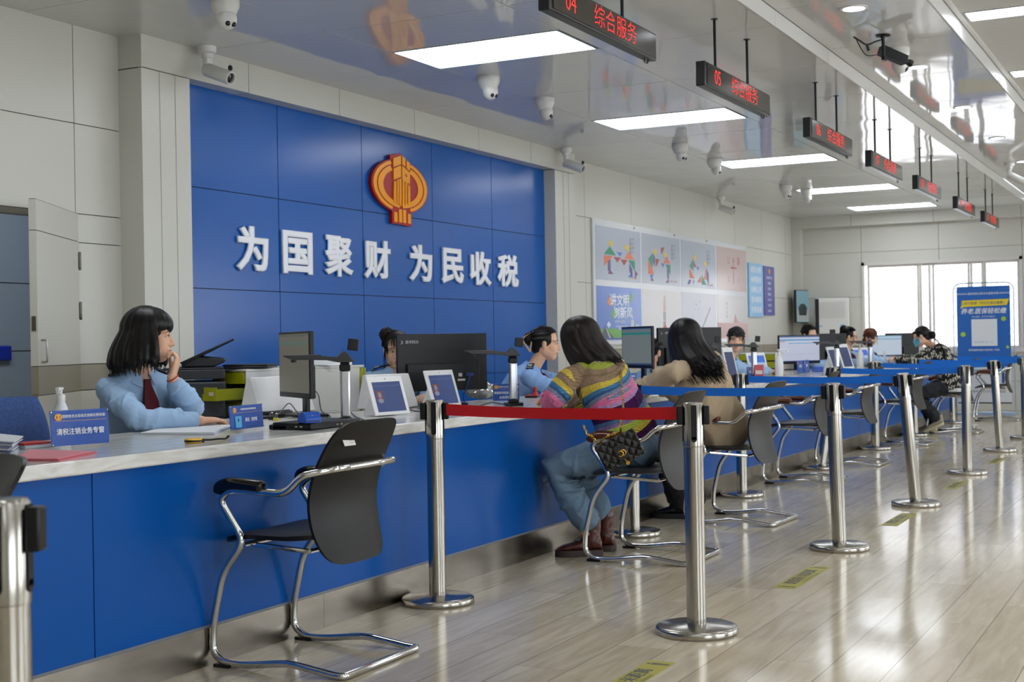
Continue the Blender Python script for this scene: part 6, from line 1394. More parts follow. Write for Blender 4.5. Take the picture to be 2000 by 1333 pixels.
# ================================================================== lettering and emblem on the blue wall
LET = mat('white_acrylic_letter', 'e8e9ee', .22)
def wall_char(s, x0, x1, z0, z1, label):
    me = text_mesh(s, 1, bold=.032, extrude=.011, m=LET); xs = [v.co.x for v in me.vertices]; ys = [v.co.y for v in me.vertices]; a, b, c, d = min(xs), max(xs), min(ys), max(ys)
    W, H_ = x1-x0, z1-z0
    me.transform(Matrix.Translation((-(a+b)/2, -(c+d)/2, 0))); me.transform(Matrix.Diagonal((W/(b-a), H_/(d-c), 1, 1))); me.transform(facing((0, 0, 0), 0, -1))
    o = link('raised_character', me, None, ((x0+x1)/2, YBL-.012, (z0+z1)/2)); return tag(o, label, 'raised letter', 'slogan characters on the blue wall')
zt, zb = 2.018, 1.70
for s, x0, x1, lb in (('为', 465, 527, 'first and leftmost white raised character of the wall slogan'), ('国', 555, 613, 'second white raised character of the slogan, a closed square frame'), ('聚', 637, 692, 'third white raised character of the slogan, after the square framed one'), ('财', 714, 765, 'fourth white raised character of the slogan, below left of the emblem'), ('为', 802, 846, 'fifth white raised character, first after the gap in the slogan'), ('民', 865, 907, 'sixth white raised character, second after the gap in the slogan'), ('收', 920, 961, 'seventh white raised character, last but one of the slogan'), ('税', 974, 1014, 'eighth and rightmost white raised character of the slogan')):
    wall_char(s, ony(x0, 500, YBL-.03).x, ony(x1, 500, YBL-.03).x, zb, zt, lb)
def emblem():
    YE = YBL-.03; c = ony(778.5, 372, YE); t = thing('wall_emblem', 'red and gold round emblem with a tower shape above the slogan on the blue wall', 'emblem', (c.x, YBL, c.z))
    def P(x, y): q = ony(690+x/7.405, 280+y/7.405, YE); return (q.x-c.x, q.z-c.z)
    RED_ = mat('emblem_deep_red', 'a01014', .35, spec=.3); GO = mat('emblem_gold', 'f09a04', .3, spec=.3)
    L_, R_, B_, T_ = P(258, 640)[0], P(1068, 640)[0], P(690, 1010)[1], P(680, 232)[1]; ox, oz, rx, rz = (L_+R_)/2, (B_+T_)/2-.005, (R_-L_)/2, (T_-B_)/2
    sx = lambda x: P(x, 640)[0]
    tz = lambda y: P(690, y)[1]
    a = 62; stem0, stem1 = sx(548), sx(828)
    top_l, top_r, apx = sx(533), sx(808), sx(672)
    def outline(g):
        pts = []
        a0 = math.asin(min(.99, (top_r+g-ox)/(rx+g))); a1 = PI-math.asin(min(.99, (stem1+g-ox)/(rx+g)))
        for q in np.linspace(a0, a1, 34): pts.append((ox+(rx+g)*math.sin(q), oz+(rz+g)*math.cos(q)))
        pts += [(stem1+g, tz(1185)-g), (stem0-g, tz(1175)-g)]
        b0 = PI+math.asin(min(.99, (ox-stem0+g)/(rx+g))); b1 = 2*PI-math.asin(min(.99, (ox-top_l+g)/(rx+g)))
        for q in np.linspace(b0, b1, 34): pts.append((ox+(rx+g)*math.sin(q), oz+(rz+g)*math.cos(q)))
        pts += [(top_l-g, tz(205)+g*.5), (apx, tz(150)+g), (top_r+g, tz(268)+g*.5)]
        return pts
    m = MB(); m.prism(outline(0), -.035, -.004); obj('red_plate', m, RED_, t, smooth=False)
    def band(r0, r1, lo, hi, h0=-.041, h1=-.033):
        """gold ring band between two scale factors, open at the tower and the stem"""
        out = []
        for s in (1, -1):
            m = MB(); ring = []
            for q in np.linspace(lo, PI-hi, 40): ring.append(((ox+s*rx*r1*math.sin(q), oz+rz*r1*math.cos(q)), (ox+s*rx*r0*math.sin(q), oz+rz*r0*math.cos(q))))
            m.rings([[V(o_[0], h0, o_[1]), V(o_[0], h1, o_[1]), V(i_[0], h1, i_[1]), V(i_[0], h0, i_[1])] for o_, i_ in ring]); out.append(m)
        return out
    w_ = (top_r-top_l)/2
    for m in band(.84, .955, math.asin(w_*1.0/(rx*.9)), math.asin(w_*.93/(rx*.9)))+band(.62, .80, math.asin(w_*1.0/(rx*.72)), math.asin(w_*.15/(rx*.72))): obj('gold_ring', m, GO, t, smooth=False)
    m = MB()
    for x0, x1 in ((570, 618), (640, 684), (700, 742), (768, 812)): m.prism([(sx(x0), tz(1010 if x0 in (570, 768) else 960)), (sx(x1), tz(1010 if x0 in (570, 768) else 960)), (sx(x1), tz(1150)), (sx(x0), tz(1150))], -.041, -.033)
    obj('stem_stripe', m, GO, t, smooth=False)
    m = MB(); PR = lambda pts: m.prism([P(*p) for p in pts], -.047, -.034)
    # the tower, drawn as thick gold pieces with red gaps between them
    PR([(556, 215), (666, 178), (666, 308), (634, 318), (556, 345)]); PR([(684, 180), (730, 225), (730, 345), (684, 305)]); PR([(748, 250), (796, 292), (796, 410), (748, 362)])
    PR([(562, 362), (666, 322), (666, 490), (640, 500), (562, 530)]); PR([(684, 325), (796, 432), (796, 600), (765, 575), (765, 600), (684, 520)])
    for x0, x1, y0, y1, y2, y3 in ((566, 598, 556, 545, 852, 868), (612, 634, 532, 520, 872, 890), (646, 672, 515, 510, 895, 912), (690, 716, 520, 545, 922, 905), (732, 752, 560, 580, 905, 898), (770, 800, 598, 625, 892, 882)): PR([(x0, y0), (x1, y1), (x1, y3), (x0, y2)])
    obj('tower', m, GO, t, smooth=False)
    m = MB(); m.prism([P(*p) for p in ((728, 440), (752, 460), (752, 495), (728, 475))], -.048, -.046); obj('tower_window', m, RED_, t, smooth=False)
emblem()
# ================================================================== hanging number signs
DOT = bpy.data.materials.new('red_led_dots'); DOT.use_nodes = True
def _dots():
    n = DOT.node_tree.nodes; l = DOT.node_tree.links; b = n['Principled BSDF']; b.inputs['Base Color'].default_value = (.05, 0, 0, 1); b.inputs['Emission Color'].default_value = (1, .018, .012, 1)
    tc = n.new('ShaderNodeTexCoord'); mp = n.new('ShaderNodeVectorMath'); mp.operation = 'SCALE'; mp.inputs['Scale'].default_value = 1/.0082; l.new(tc.outputs['Object'], mp.inputs[0])
    fr = n.new('ShaderNodeVectorMath'); fr.operation = 'FRACTION'; l.new(mp.outputs[0], fr.inputs[0]); sb = n.new('ShaderNodeVectorMath'); sb.operation = 'SUBTRACT'; sb.inputs[1].default_value = (.5, .5, .5); l.new(fr.outputs[0], sb.inputs[0])
    ml = n.new('ShaderNodeVectorMath'); ml.operation = 'MULTIPLY'; ml.inputs[1].default_value = (1, 0, 1); l.new(sb.outputs[0], ml.inputs[0]); ln = n.new('ShaderNodeVectorMath'); ln.operation = 'LENGTH'; l.new(ml.outputs[0], ln.inputs[0])
    lt = n.new('ShaderNodeMath'); lt.operation = 'LESS_THAN'; lt.inputs[1].default_value = .42; l.new(ln.outputs['Value'], lt.inputs[0]); mu = n.new('ShaderNodeMath'); mu.operation = 'MULTIPLY'; mu.inputs[1].default_value = 2.6; l.new(lt.outputs[0], mu.inputs[0]); l.new(mu.outputs[0], b.inputs['Emission Strength'])
_dots()
LEDF = mat('led_dark_face', '231d18', .16, spec=.5)
for i, (x0, num, lb) in enumerate(((5.575, '04', 'nearest hanging red led sign, cut by the top edge, reading 04'), (7.71, '05', 'second hanging red led sign, reading 05'), (10.10, '06', 'third hanging red led sign, reading 06'), (12.17, '07', 'fourth hanging red led sign, reading 07'), (14.31, '08', 'fifth hanging red led sign, reading 08'), (16.76, '09', 'sixth hanging red led sign, last but one and small'), (18.95, '10', 'farthest and smallest hanging red led sign'))):
    t = thing('hanging_led_sign', lb, 'led sign', (x0+.68, 2.68, 2.675), 0, 'hanging led signs')
    m = MB(); m.box(-.68, .66, -.03, .03, 0, .148); obj('case', m, mat('black_sign_case', '111214', .3), t, bev=.006)
    m = MB(); m.box(-.645, .645, -.0335, -.029, .012, .136); f = obj('display', m, LEDF, t, smooth=False)
    B = facing((0, -.0345, .074), 0, -1)
    text('led_number', num, .125, DOT, B @ Matrix.Translation((-.455, 0, 0)), f, wide=1.0, bold=-.004); text('led_text', '综合服务', .118, DOT, B @ Matrix.Translation((.09, 0, 0)), f, wide=1.18, bold=-.006)
    for dx in (-.40, .255):
        m = MB(); m.lathe([(.009, .145), (.009, ZC-2.675-.004), (.022, ZC-2.675-.004), (.022, ZC-2.675)], o=(dx, 0, 0), n=12); obj('rod', m, BLACK, t)
    m = MB(); m.tube(arc([(.56, 0, .002), (.55, 0, -.02), (.60, 0, -.02), (.61, 0, .002)], .015), .003, 5); obj('cable_loop', m, BLACK, t)
# ================================================================== cameras on the ceiling
CW = mat('white_camera_shell', 'd9d8d4', .4); LENS = mat('lens_black', '0c0d10', .1)
def bullet(label, p, d, s=1.0, z=ZC):
    t = thing('security_camera', label, 'security camera', (p[0], p[1], z), 0, 'white bullet cameras'); d = Vector(d).normalized()
    m = MB(); m.lathe([(.001, 0), (.06, 0), (.06, -.03), (.055, -.04), (.038, -.048), (.036, -.075), (.001, -.08)], n=24); m.v = [tuple(Vector(v)*s) for v in m.v]; obj('mount', m, CW, t)
    m = MB(); m.box(-.028*s, .028*s, -.022*s, .022*s, -.125*s, -.07*s); obj('bracket', m, CW, t, bev=.008)
    M = hm(V(0, 0, -.15*s), d).to_4x4(); Q = M @ Matrix.Rotation(PI/2, 4, 'Y'); m = MB(); m.lathe([(.001, -.02), (.038, -.018), (.045, -.005), (.045, .20), (.043, .205), (.036, .205), (.034, .19), (.001, .19)], n=26, M=Q); m.v = [tuple(Vector(v)*1) for v in m.v]; obj('barrel', m, CW, t)
    m = MB(); m.lathe([(.001, .191), (.033, .191), (.02, .196), (.001, .198)], n=22, M=Q); obj('lens', m, LENS, t)
    k = M @ V(.175, 0, .062); m = MB(); m.ell(k, (.018, .014, .018), 12, 8); m.tube([k, M @ V(.165, 0, .04)], .006, 6); obj('knob', m, BLACK, t); return t
bullet('white bullet camera at the left end of the frieze over the blue wall', (6.965, 5.79), (.02, -.90, -.36))
bullet('white bullet camera at the right end of the frieze over the blue wall', (12.48, 5.78), (.02, -.90, -.36))
bullet('farther white bullet camera above the poster board', (17.87, 5.95), (.02, -.90, -.36))
bullet('white bullet camera at the right edge in the middle strip', (17.24, 2.12), (.1, -.8, -.45), z=ZM)
def dome(label, p, ang, s=1.0, z=ZC):
    t = thing('dome_camera', label, 'dome camera', (p[0], p[1], z), ang, 'white turret cameras'); m = MB(); m.lathe([(.001, 0), (.062, 0), (.064, -.006), (.062, -.035), (.05, -.06), (.042, -.075), (.001, -.085)], n=26); m.v = [tuple(Vector(v)*s) for v in m.v]; obj('base', m, CW, t)
    m = MB(); m.ell((.012*s, 0, -.085*s), (.042*s, .046*s, .05*s), 22, 14); obj('turret', m, CW, t)
    for y in (-.014, .014): m = MB(); m.ell((.040*s, y*s, -.112*s), (.012*s,)*3, 12, 8); obj('lens', m, LENS, t)
    return t
for i, (x, y, lb) in enumerate(((6.08, 4.92, 'white turret camera cut by the top edge over the blue wall'), (8.82, 4.70, 'white turret camera left one of two by the first panel light'), (9.835, 4.74, 'white turret camera right one of two by the first panel light'), (12.87, 4.70, 'white turret camera between the second and third panel light'), (14.14, 4.77, 'white turret camera touching the corner of the third panel light'), (17.06, 4.81, 'tiny white turret camera left of the fourth panel light'), (17.75, 4.73, 'tiny white turret camera at the corner of the fourth panel light'))):
    dome(lb, (x, y), -PI/2+(-.3 if i % 2 else .3)-(.6 if i == 0 else 0), 1.3)
dome('white dome camera behind the black box camera in the middle strip', (9.95, 1.97), -1.2, 1.35, ZM)
t = thing('box_camera', 'black box camera on a bracket hanging in the middle strip', 'security camera', (9.45, 1.965, ZM)); m = MB(); m.lathe([(.001, 0), (.05, 0), (.05, -.008), (.02, -.012), (.012, -.03), (.011, -.15), (.001, -.152)], n=18); m.box(-.012, .055, -.012, .012, -.172, -.148); obj('bracket', m, BLACK, t)
M = hm(V(.16, -.03, -.115), V(.62, -.70, -.34)).to_4x4(); m = MB(); m.box(-.10, .10, -.036, .036, -.032, .032, 0, M); obj('body', m, BLACK, t, bev=.003); m = MB(); m.lathe([(.001, .10), (.02, .10), (.02, .13), (.024, .132), (.024, .155), (.001, .156)], n=18, M=M @ Matrix.Rotation(PI/2, 4, 'Y')); obj('lens', m, BLACK, t)
m = MB(); m.tube(spline([(-.18, .16, -.03), (-.15, .13, -.05), (-.10, .09, -.075), (-.05, .04, -.05), (0, 0, -.03)], 6), .006, 6); m.tube(spline([(-.16, .15, -.03), (-.16, .13, -.08), (-.12, .09, -.15), (-.05, .03, -.14), (0, 0, -.11)], 6), .0035, 6); m.tube([(-.10, .09, -.07), (-.085, .08, -.115)], .009, 8); obj('leads', m, BLACK, t)
# ================================================================== poster board and notices on the back wall
YP = YB-.004
def plate(name, label, cat, x0, x1, z0, z1, m_, th=.012, parent=None, y=YP, group=None):
    m = MB(); m.box(x0, x1, y-th, y, z0, z1); c = V((x0+x1)/2, y, (z0+z1)/2)
    m.v = [tuple(Vector(v)-c) for v in m.v]; o = obj(name, m, m_, parent, smooth=False, loc=c)
    return tag(o, label, cat, group) if label else o
BX0, BX1, BZ0, BZ1 = 13.74, 19.34, 1.13, 2.535
GL = dict(rough=.18)
bd = plate('poster_board', 'large white glossy poster board with eight posters on the back wall', 'poster board', BX0, BX1, BZ0, BZ1, mat('glossy_white_board', 'd6d8da', .16), .02)
cols = [(13.81, 15.14), (15.19, 16.50), (16.55, 17.91), (17.96, 19.30)]; r1, r2 = (1.86, 2.465), (1.185, 1.79)
def poster(ci, row, col):
    x0, x1 = cols[ci]; z0, z1 = row; m = MB(); m.box(x0, x1, YP-.0225, YP-.02, z0, z1); c = bd.location; m.v = [tuple(Vector(v)-c) for v in m.v]; return obj('poster', m, mat('poster_'+col, col, .2), bd, smooth=False), x0, x1, z0, z1
def pm(x, z, y=YP-.023): c = bd.location; return facing((x-c.x, y-c.y, z-c.z), 0, -1)
TG = {'y': 'd9b93a', 'g': '2f8a6a', 'o': 'd9764f', 'r': 'a8443e', 'b': '3f74c8', 'p': '5f5488', 'm': '7a4a72'}
def tangram(p, x0, x1, z0, z1, shapes):
    for k, pts in shapes:
        m = MB(); c = bd.location; m.prism([(x0+(x1-x0)*a-c.x, z0+(z1-z0)*b-c.z) for a, b in pts], YP-.0238-c.y, YP-.0228-c.y); obj('paper_shape', m, mat('tan_'+TG[k], TG[k], .4), p, smooth=False)
S1 = [('y', [(.27, .70), (.32, .77), (.37, .70), (.32, .63)]), ('g', [(.17, .48), (.43, .48), (.30, .64)]), ('o', [(.17, .46), (.36, .46), (.17, .26)]), ('p', [(.25, .36), (.31, .40), (.31, .20), (.25, .16)]), ('m', [(.25, .12), (.37, .12), (.30, .20)]), ('r', [(.38, .45), (.54, .45), (.46, .35)]), ('b', [(.45, .55), (.58, .55), (.52, .47)]), ('y', [(.62, .66), (.68, .74), (.74, .67), (.69, .58)]), ('o', [(.62, .44), (.85, .44), (.72, .60)]), ('r', [(.53, .42), (.69, .42), (.61, .31)]), ('g', [(.71, .42), (.86, .42), (.86, .22)]), ('p', [(.73, .36), (.80, .26), (.80, .12), (.73, .2)]), ('b', [(.70, .10), (.81, .10), (.78, .18)]), ('m', [(.86, .24), (.93, .17), (.86, .09)])]
S2 = [('y', [(.27, .66), (.32, .73), (.38, .66), (.33, .58)]), ('g', [(.15, .50), (.26, .62), (.26, .32)]), ('p', [(.27, .62), (.32, .55), (.32, .36), (.27, .44)]), ('r', [(.33, .52), (.44, .52), (.36, .36)]), ('o', [(.15, .48), (.15, .20), (.30, .20)]), ('b', [(.19, .19), (.28, .19), (.22, .10)]), ('m', [(.20, .06), (.29, .06), (.24, .14)]), ('r', [(.48, .76), (.58, .78), (.49, .62)]), ('y', [(.54, .64), (.57, .70), (.63, .62), (.58, .56)]), ('o', [(.54, .44), (.73, .46), (.63, .60)]), ('b', [(.48, .44), (.57, .44), (.53, .36)]), ('g', [(.60, .43), (.73, .43), (.72, .22)]), ('p', [(.64, .36), (.68, .30), (.68, .12), (.64, .16)]), ('m', [(.59, .05), (.68, .05), (.67, .14)])]
S3 = [('y', [(.33, .66), (.37, .73), (.42, .66), (.37, .58)]), ('g', [(.22, .46), (.33, .62), (.33, .36)]), ('r', [(.34, .58), (.42, .46), (.34, .44)]), ('b', [(.42, .46), (.50, .46), (.46, .39)]), ('o', [(.22, .42), (.22, .20), (.36, .20)]), ('p', [(.20, .16), (.27, .16), (.22, .06), (.15, .06)]), ('p', [(.33, .16), (.36, .16), (.33, .08), (.31, .08)]), ('y', [(.64, .56), (.68, .62), (.74, .55), (.69, .48)]), ('o', [(.64, .20), (.70, .45), (.72, .20)]), ('p', [(.71, .44), (.78, .34), (.78, .10), (.73, .18)]), ('g', [(.56, .08), (.70, .08), (.58, .30)]), ('o', [(.44, .12), (.55, .28), (.55, .12)])]
DK = mat('dark_print', '3c3f48', .5); RP = mat('red_print', 'b0564f', .5)
for ci, S in enumerate((S1, S2, S3)):
    p, x0, x1, z0, z1 = poster(ci, r1, 'b4bac6'); tangram(p, x0, x1, z0, z1, S)
    for k, s in enumerate('文明税务'): text('lettering', s, .05, DK, pm(x0+1.02, z1-.11-.052*k), p, wide=1.3)
    for k, s in enumerate('诚信服务'): text('lettering', s, .035, DK, pm(x0+1.10, z1-.10-.05*k), p, wide=1.3)
    text('lettering', '文明礼仪 从我做起', .032, RP, pm(x1-.26, z0+.05), p)
p, x0, x1, z0, z1 = poster(3, r1, 'c6b2ae'); RT = mat('rose_print', 'a05a58', .5)
for s, a, b, q in (('公', .38, .70, .14), ('平', .55, .70, .10), ('廉', .72, .70, .14), ('一', .55, .50, .3), ('公', .38, .26, .10), ('心', .72, .26, .10)): text('lettering', s, q, RT, pm(x0+(x1-x0)*a, z0+(z1-z0)*b), p)
m = MB(); c = bd.location; m.box(x0+.72-c.x, x0+.73-c.x, YP-.0238-c.y, YP-.0228-c.y, z0+.1-c.z, z0+.45-c.z); obj('stroke', m, RT, p, smooth=False)
p, x0, x1, z0, z1 = poster(0, r2, '5f7ec4'); WL = INK
text('lettering', '讲文明', .145, WL, pm(x0+.66, z0+.445), p, bold=.022, wide=1.35); text('lettering', '树新风', .145, WL, pm(x0+.76, z0+.30), p, bold=.022, wide=1.35); text('lettering', '文明城市 从我做起', .04, WL, pm(x0+.66, z0+.205), p); text('lettering', '践行社会主义核心价值观', .03, WL, pm(x0+.70, z0+.15), p); text('lettering', '共建美好家园', .03, WL, pm(x0+.70, z0+.12), p)
def flat(pts, col, h=0, name='printed_shape'):
    m = MB(); c = bd.location; m.prism([(x0+a-c.x, z0+b-c.z) for a, b in pts], YP-.0238-h-c.y, YP-.0228-h-c.y); obj(name, m, mat('print_'+col, col, .4), p, smooth=False)
flat([(.0, .0), (1.33, .0), (1.33, .035), (.9, .09), (.5, .13), (.0, .12)], '6aa84f'); flat([(.06, .0), (.52, .0), (.3, .10), (.22, .16), (.19, .12)], '4d5560', .0011); flat([(.36, 0), (.40, 0), (.24, .14), (.23, .14)], 'd8dde6', .0022); flat([(0, 0), (1.33, 0), (1.33, .02), (0, .02)], '3f5ea8', .0033)
for a, b, h in ((.86, .10, .07), (.98, .10, .17), (1.12, .10, .12)): flat([(a, .05), (a+b, .05), (a+b, .05+h), (a+b/2, .07+h), (a, .05+h)], 'c9d3d6', .0011)
flat([(.27, .17), (.33, .21), (.39, .17), (.33, .13)], 'dfe5ee'); flat([(.93, .45), (1.0, .56), (1.05, .50), (.98, .43)], '6fb04a'); flat([(.40, .30), (.50, .36), (.52, .30), (.45, .22)], '6fb04a'); flat([(.30, .43), (.36, .50), (.42, .43), (.36, .37)], 'd98a5a')
p, x0, x1, z0, z1 = poster(1, r2, 'd2ccc9')
for k, s in enumerate('清廉自省'): text('lettering', s, .11, mat('salmon_print', 'cf9a86', .5) if k < 2 else DK, pm(x0+.72, z1-.12-.10*k), p)
flat([(.67, .13), (.78, .13), (.78, .17), (.67, .17)], 'c4605c')
p, x0, x1, z0, z1 = poster(2, r2, 'b9b8c2'); flat([(.70, .10), (1.1, .42), (1.12, .41), (.72, .09)], '8f8f98')
for a, b in ((.45, .40), (.52, .46), (.60, .40), (.66, .50), (.40, .30)): flat([(a, b), (a+.03, b+.01), (a+.02, b-.02)], '8f8f98')
p, x0, x1, z0, z1 = poster(3, r2, 'd3cfcf'); flat([(0, 0), (1.34, 0), (1.34, .22), (0, .22)], 'd0a8a6'); flat([(.70, .22), (.78, .34), (.86, .26), (.98, .22)], 'c08a84')
for k, s in enumerate('廉洁从税'): text('lettering', s, .05, DK, pm(x0+.40, z1-.12-.06*k), p)
for k, xx in enumerate((14.95, 16.3, 17.55)):
    m = MB(); m.lathe([(.001, 0), (.012, 0), (.008, .012), (.001, .013)], n=12, M=Matrix.Rotation(PI/2, 4, 'X')); c = bd.location; obj('fixing', m, STEEL, bd, loc=(xx-c.x, YP-.02-c.y, BZ1-.03-c.z))
lb = plate('notice_board', 'pale blue notice board right of the posters', 'notice', 19.40, 20.10, 1.50, 2.30, mat('pale_blue_notice', '8fbfe4', .3), .03)
for k, s in enumerate(('便民办税', '纳税服务', '办税公开', '咨询辅导', '办税指南')): text('lettering', s, .10, INK, facing((0, -.031, .30-.15*k), 0, -1), lb, bold=.012, wide=1.3)
lp = plate('notice_board', 'purple notice board beside the pale blue one', 'notice', 20.19, 20.74, 1.53, 2.285, mat('purple_notice', '5c5a9c', .3), .02)
m = MB(); m.lathe([(.001, 0), (.04, 0), (.04, .002), (.001, .002)], n=18, M=facing((0, -.0205, .30), 0, -1)); obj('emblem', m, SIGNY, lp)
for k in range(7): text('lettering', ('办税服务厅公约', '热情服务', '规范执法', '便捷高效', '廉洁从税', '接受监督', '服务承诺')[k], .045, INK, facing((0, -.0205, .20-.085*k), 0, -1), lp)
# light box on the end of the back wall, floor standing air conditioner, cables
t = thing('light_box', 'black edged picture light box with a basket photo near the corner', 'light box', (21.76, 5.93, 1.68), math.radians(-8)); m = MB(); m.box(-.25, .25, -.035, 0, -.26, .27); obj('case', m, mat('black_sign_case'), t, bev=.004)
m = MB(); m.box(-.235, .245, -.039, -.035, -.25, .26); f = obj('picture', m, emis('lit_teal_picture', '8fbfce', .55), t, smooth=False)
m = MB(); m.box(-.23, .24, -.0405, -.039, -.24, -.05); obj('picture_ground', m, emis('lit_pale_picture', 'bcc8c8', .55), f, smooth=False); m = MB(); m.prism([(-.14, -.14), (.14, -.14), (.18, .0), (-.18, .0)], -.0418, -.0404); m.ell((0, -.041, .01), (.13, .001, .04), 14, 8); obj('basket', m, mat('basket_grey', '4a4f52', .5), f, smooth=False)
ac = thing('air_conditioner', 'tall white floor standing air conditioner in the far corner', 'air conditioner', (21.66, 5.40, 0), math.radians(-72))
m = MB(); m.box(-.26, .26, -.16, .16, 0, 1.80); obj('cabinet', m, mat('ac_white', 'd6d4ce', .4), ac, bev=.012)
m = MB(); m.box(-.262, -.205, -.166, -.12, .05, 1.79); obj('side_band', m, BLACK, ac, smooth=False)
m = MB()
for k in range(12): m.box(-.20, .20, -.163, -.158, 1.48+.022*k, 1.494+.022*k)
obj('louvre', m, mat('louvre_grey', 'c3c1ba', .4), ac, smooth=False)
m = MB(); m.box(-.045, .045, -.163, -.158, .98, 1.30); dsp = obj('display', m, mat('ac_display', '120d10', .15), ac, smooth=False); m = MB(); m.box(-.02, .02, -.1645, -.163, 1.2, 1.24); obj('red_digits', m, emis('red_digit', 'c02a2a', .6), dsp, smooth=False)
m = MB(); m.box(.12, .20, -.163, -.159, 1.22, 1.38); m.box(-.24, -.15, -.163, -.159, 1.34, 1.37); obj('energy_label', m, mat('energy_label_blue', '8fb8d8', .5), ac, smooth=False)
# ================================================================== banner stand at the far end
bn = thing('banner_stand', 'tall blue banner stand with a white card before the window at the right', 'banner stand', (20.9, 2.97, 0), math.radians(0))
m = MB(); fw = .425; lp_ = arc([V(0, fw, .03), V(0, fw, 1.935), V(0, -fw, 1.935), V(0, -fw, .03)], .13, 6); m.tube(lp_, .009, 8); m.tube([V(0, fw, .03), V(0, -fw, .03)], .009, 8); obj('tube_frame', m, mat('grey_blue_tube', '7f93a8', .3, .6), bn)
m = MB(); m.box(-.16, .16, -fw-.02, fw+.02, 0, .03); obj('base', m, mat('base_blue_grey', '8fa3bd', .4), bn, bev=.004)
m = MB(); m.box(-.008, -.003, -.375, .375, .17, 1.885); pn = obj('banner', m, mat('banner_blue', '1f63b8', .4), bn, smooth=False)
B = facing((-.0095, 0, 0), -1, 0)
BW = mat('banner_white', 'e4e8ee', .5); BYL = mat('banner_yellow', 'e8cf26', .5); BDK = mat('banner_navy_print', '1c3570', .5)
def bt(s, sz, m_, x, z, **k): text('lettering', s, sz, m_, B @ Matrix.Translation((x, z, .001)), pn, **k)
def bq(pts, m_, nm='printed_shape', dz=.0004): mm = MB(); mm.prism(pts, -.0004-dz, -dz, B @ Matrix(((1, 0, 0, 0), (0, 0, 1, 0), (0, -1, 0, 0), (0, 0, 0, 1)))); return obj(nm, mm, m_, pn, smooth=False)
bt('国家税务总局河北省税务局', .036, BW, 0, 1.775, bold=.008); bt('上支付宝搜「河北社保云缴费」', .045, BDK, 0, 1.635, shear=.2, bold=.01); bt('养老.医保轻松缴', .088, BW, 0, 1.515, shear=.2, bold=.018); bt('线上缴费，足不出户就能办', .027, BW, 0, 1.435)
bt('参保缴费有疑问请咨询 1号窗', .034, BW, 0, .945, bold=.006); bt('打开手机 扫一扫', .036, mat('pale_banner_print', '8fa6d0', .5), .0, 1.06)
mq = MB()
for p_, mm_, nm in (([(-.31, 1.595), (-.33, 1.56), (-.27, 1.585), (.33, 1.60), (.36, 1.69), (-.30, 1.68)], BYL, 'yellow_flash'),):
    m = MB(); n_ = len(p_); vs = [B @ V(a, b, .0002) for a, b in p_]+[B @ V(a, b, .0008) for a, b in p_]; m.add(vs, [tuple(range(n_-1, -1, -1)), tuple(range(n_, 2*n_))]+[(j, (j+1) % n_, (j+1) % n_+n_, j+n_) for j in range(n_)]); obj(nm, m, mm_, pn, smooth=False)
def bslab(x0, x1, z0, z1, m_, nm, d=.0006): m = MB(); m.box(x0, x1, z0, z1, 0, d, 0, B); return obj(nm, m, m_, pn, smooth=False)
bslab(-.17, .19, 1.005, 1.40, BW, 'white_card', .0008)
for s in (-1, 1): bslab(s*.29-.08, s*.29+.08, 1.770, 1.776, BW, 'rule_line'); bslab(s*.30-.07, s*.30+.07, 1.782, 1.786, BW, 'rule_line')
bslab(-.375, .375, .17, .70, mat('banner_lower_white', 'd3d6d8', .5), 'lower_panel', .0006); bslab(-.375, .375, .16, .178, BLACK, 'bottom_bar', .001)
for s, a in ((-1, .15), (1, .15)): bslab(s*.26-.02, s*.26+.02, .46, .70, mat('ribbon_blue', '2446a0', .5), 'ribbon', .001)
bslab(-.2, .3, .62, .66, mat('stripe_cyan', '4f9ccc', .5), 'printed_stripe', .001); text('lettering', '国家税务总局河北省税务局宣', .042, DK, B @ Matrix.Translation((.02, .335, .0012)), pn)
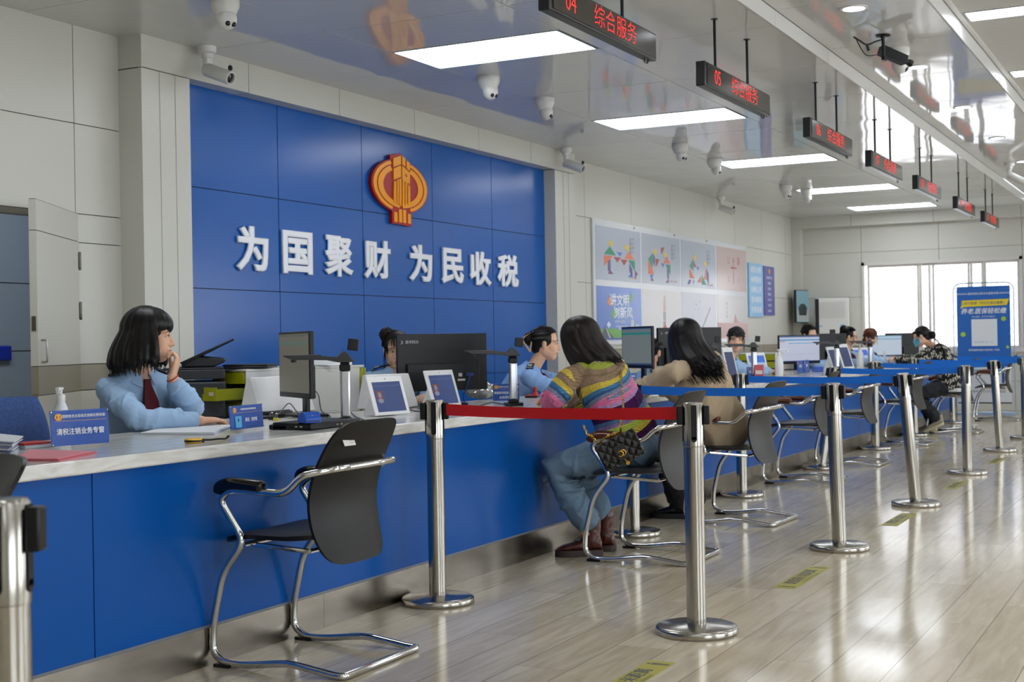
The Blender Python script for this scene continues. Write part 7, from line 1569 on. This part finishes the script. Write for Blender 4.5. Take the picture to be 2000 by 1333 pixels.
m = MB(); m.lathe([(.001, 0), (.018, 0), (.018, .001), (.001, .001)], n=16, M=B @ Matrix.Translation((-.31, .34, .0006))); obj('red_dot', m, mat('red_print2', 'c23a34', .5), pn)
for x, z, r in ((.28, 1.40, .034), (-.29, 1.18, .036), (.33, .985, .022)):
    m = MB(); m.lathe([(.001, 0), (r, 0), (r, .001), (.001, .001)], n=22, M=B @ Matrix.Translation((x, z, 0))); obj('green_coin', m, mat('coin_green', 'a3c83a', .5), pn)
for s in (-1, 1): m = MB(); m.lathe([(.001, 0), (.012, 0), (.012, .004), (.001, .004)], n=12, M=B @ Matrix.Translation((s*.355, 1.865, 0))); obj('eyelet', m, STEEL, pn)
# ================================================================== distance decals on the floor
DEC = mat('yellow_floor_decal', 'a39a1c', .45); DP = mat('decal_print', '3a3c3a', .4)
for x0, x1, lb in ((3.90, 4.575, 'yellow floor distance sticker cut by the bottom edge'), (6.14, 6.80, 'yellow floor distance sticker between the foremost and second aisle posts'), (8.42, 9.06, 'third yellow floor distance sticker, beside the second aisle post'), (10.60, 11.2, 'fourth yellow floor distance sticker, farther along the aisle'), (12.85, 13.45, 'farthest yellow floor distance sticker at the right')):
    c = V((x0+x1)/2, 1.772, .0004); hx_ = (x1-x0)/2; m = MB(); n_ = 7
    m.box(-hx_, hx_, -.05, .052, 0, .0006); t = obj('floor_sticker', m, DEC, loc=c, smooth=False); tag(t, lb, 'floor sticker', 'distance stickers on the floor')
    text('lettering', '请保持1米距离', .068, DP, Matrix.Translation((0, .008, .001)), t, bold=.012, wide=.95); text('lettering', 'Please keep 1 m distance', .026, DP, Matrix.Translation((0, -.036, .001)), t)
    for s in (-1, 1):
        m = MB(); X0 = s*(hx_-.045); m.lathe([(.001, .0006), (.008, .0006), (.008, .001), (.001, .001)], o=(X0, .036, 0), n=12); m.box(X0-.012, X0+.012, -.005, .025, .0006, .001); m.box(X0-.009, X0-.002, -.04, -.005, .0006, .001); m.box(X0+.002, X0+.009, -.04, -.005, .0006, .001); obj('figure_icon', m, DP, t, smooth=False)
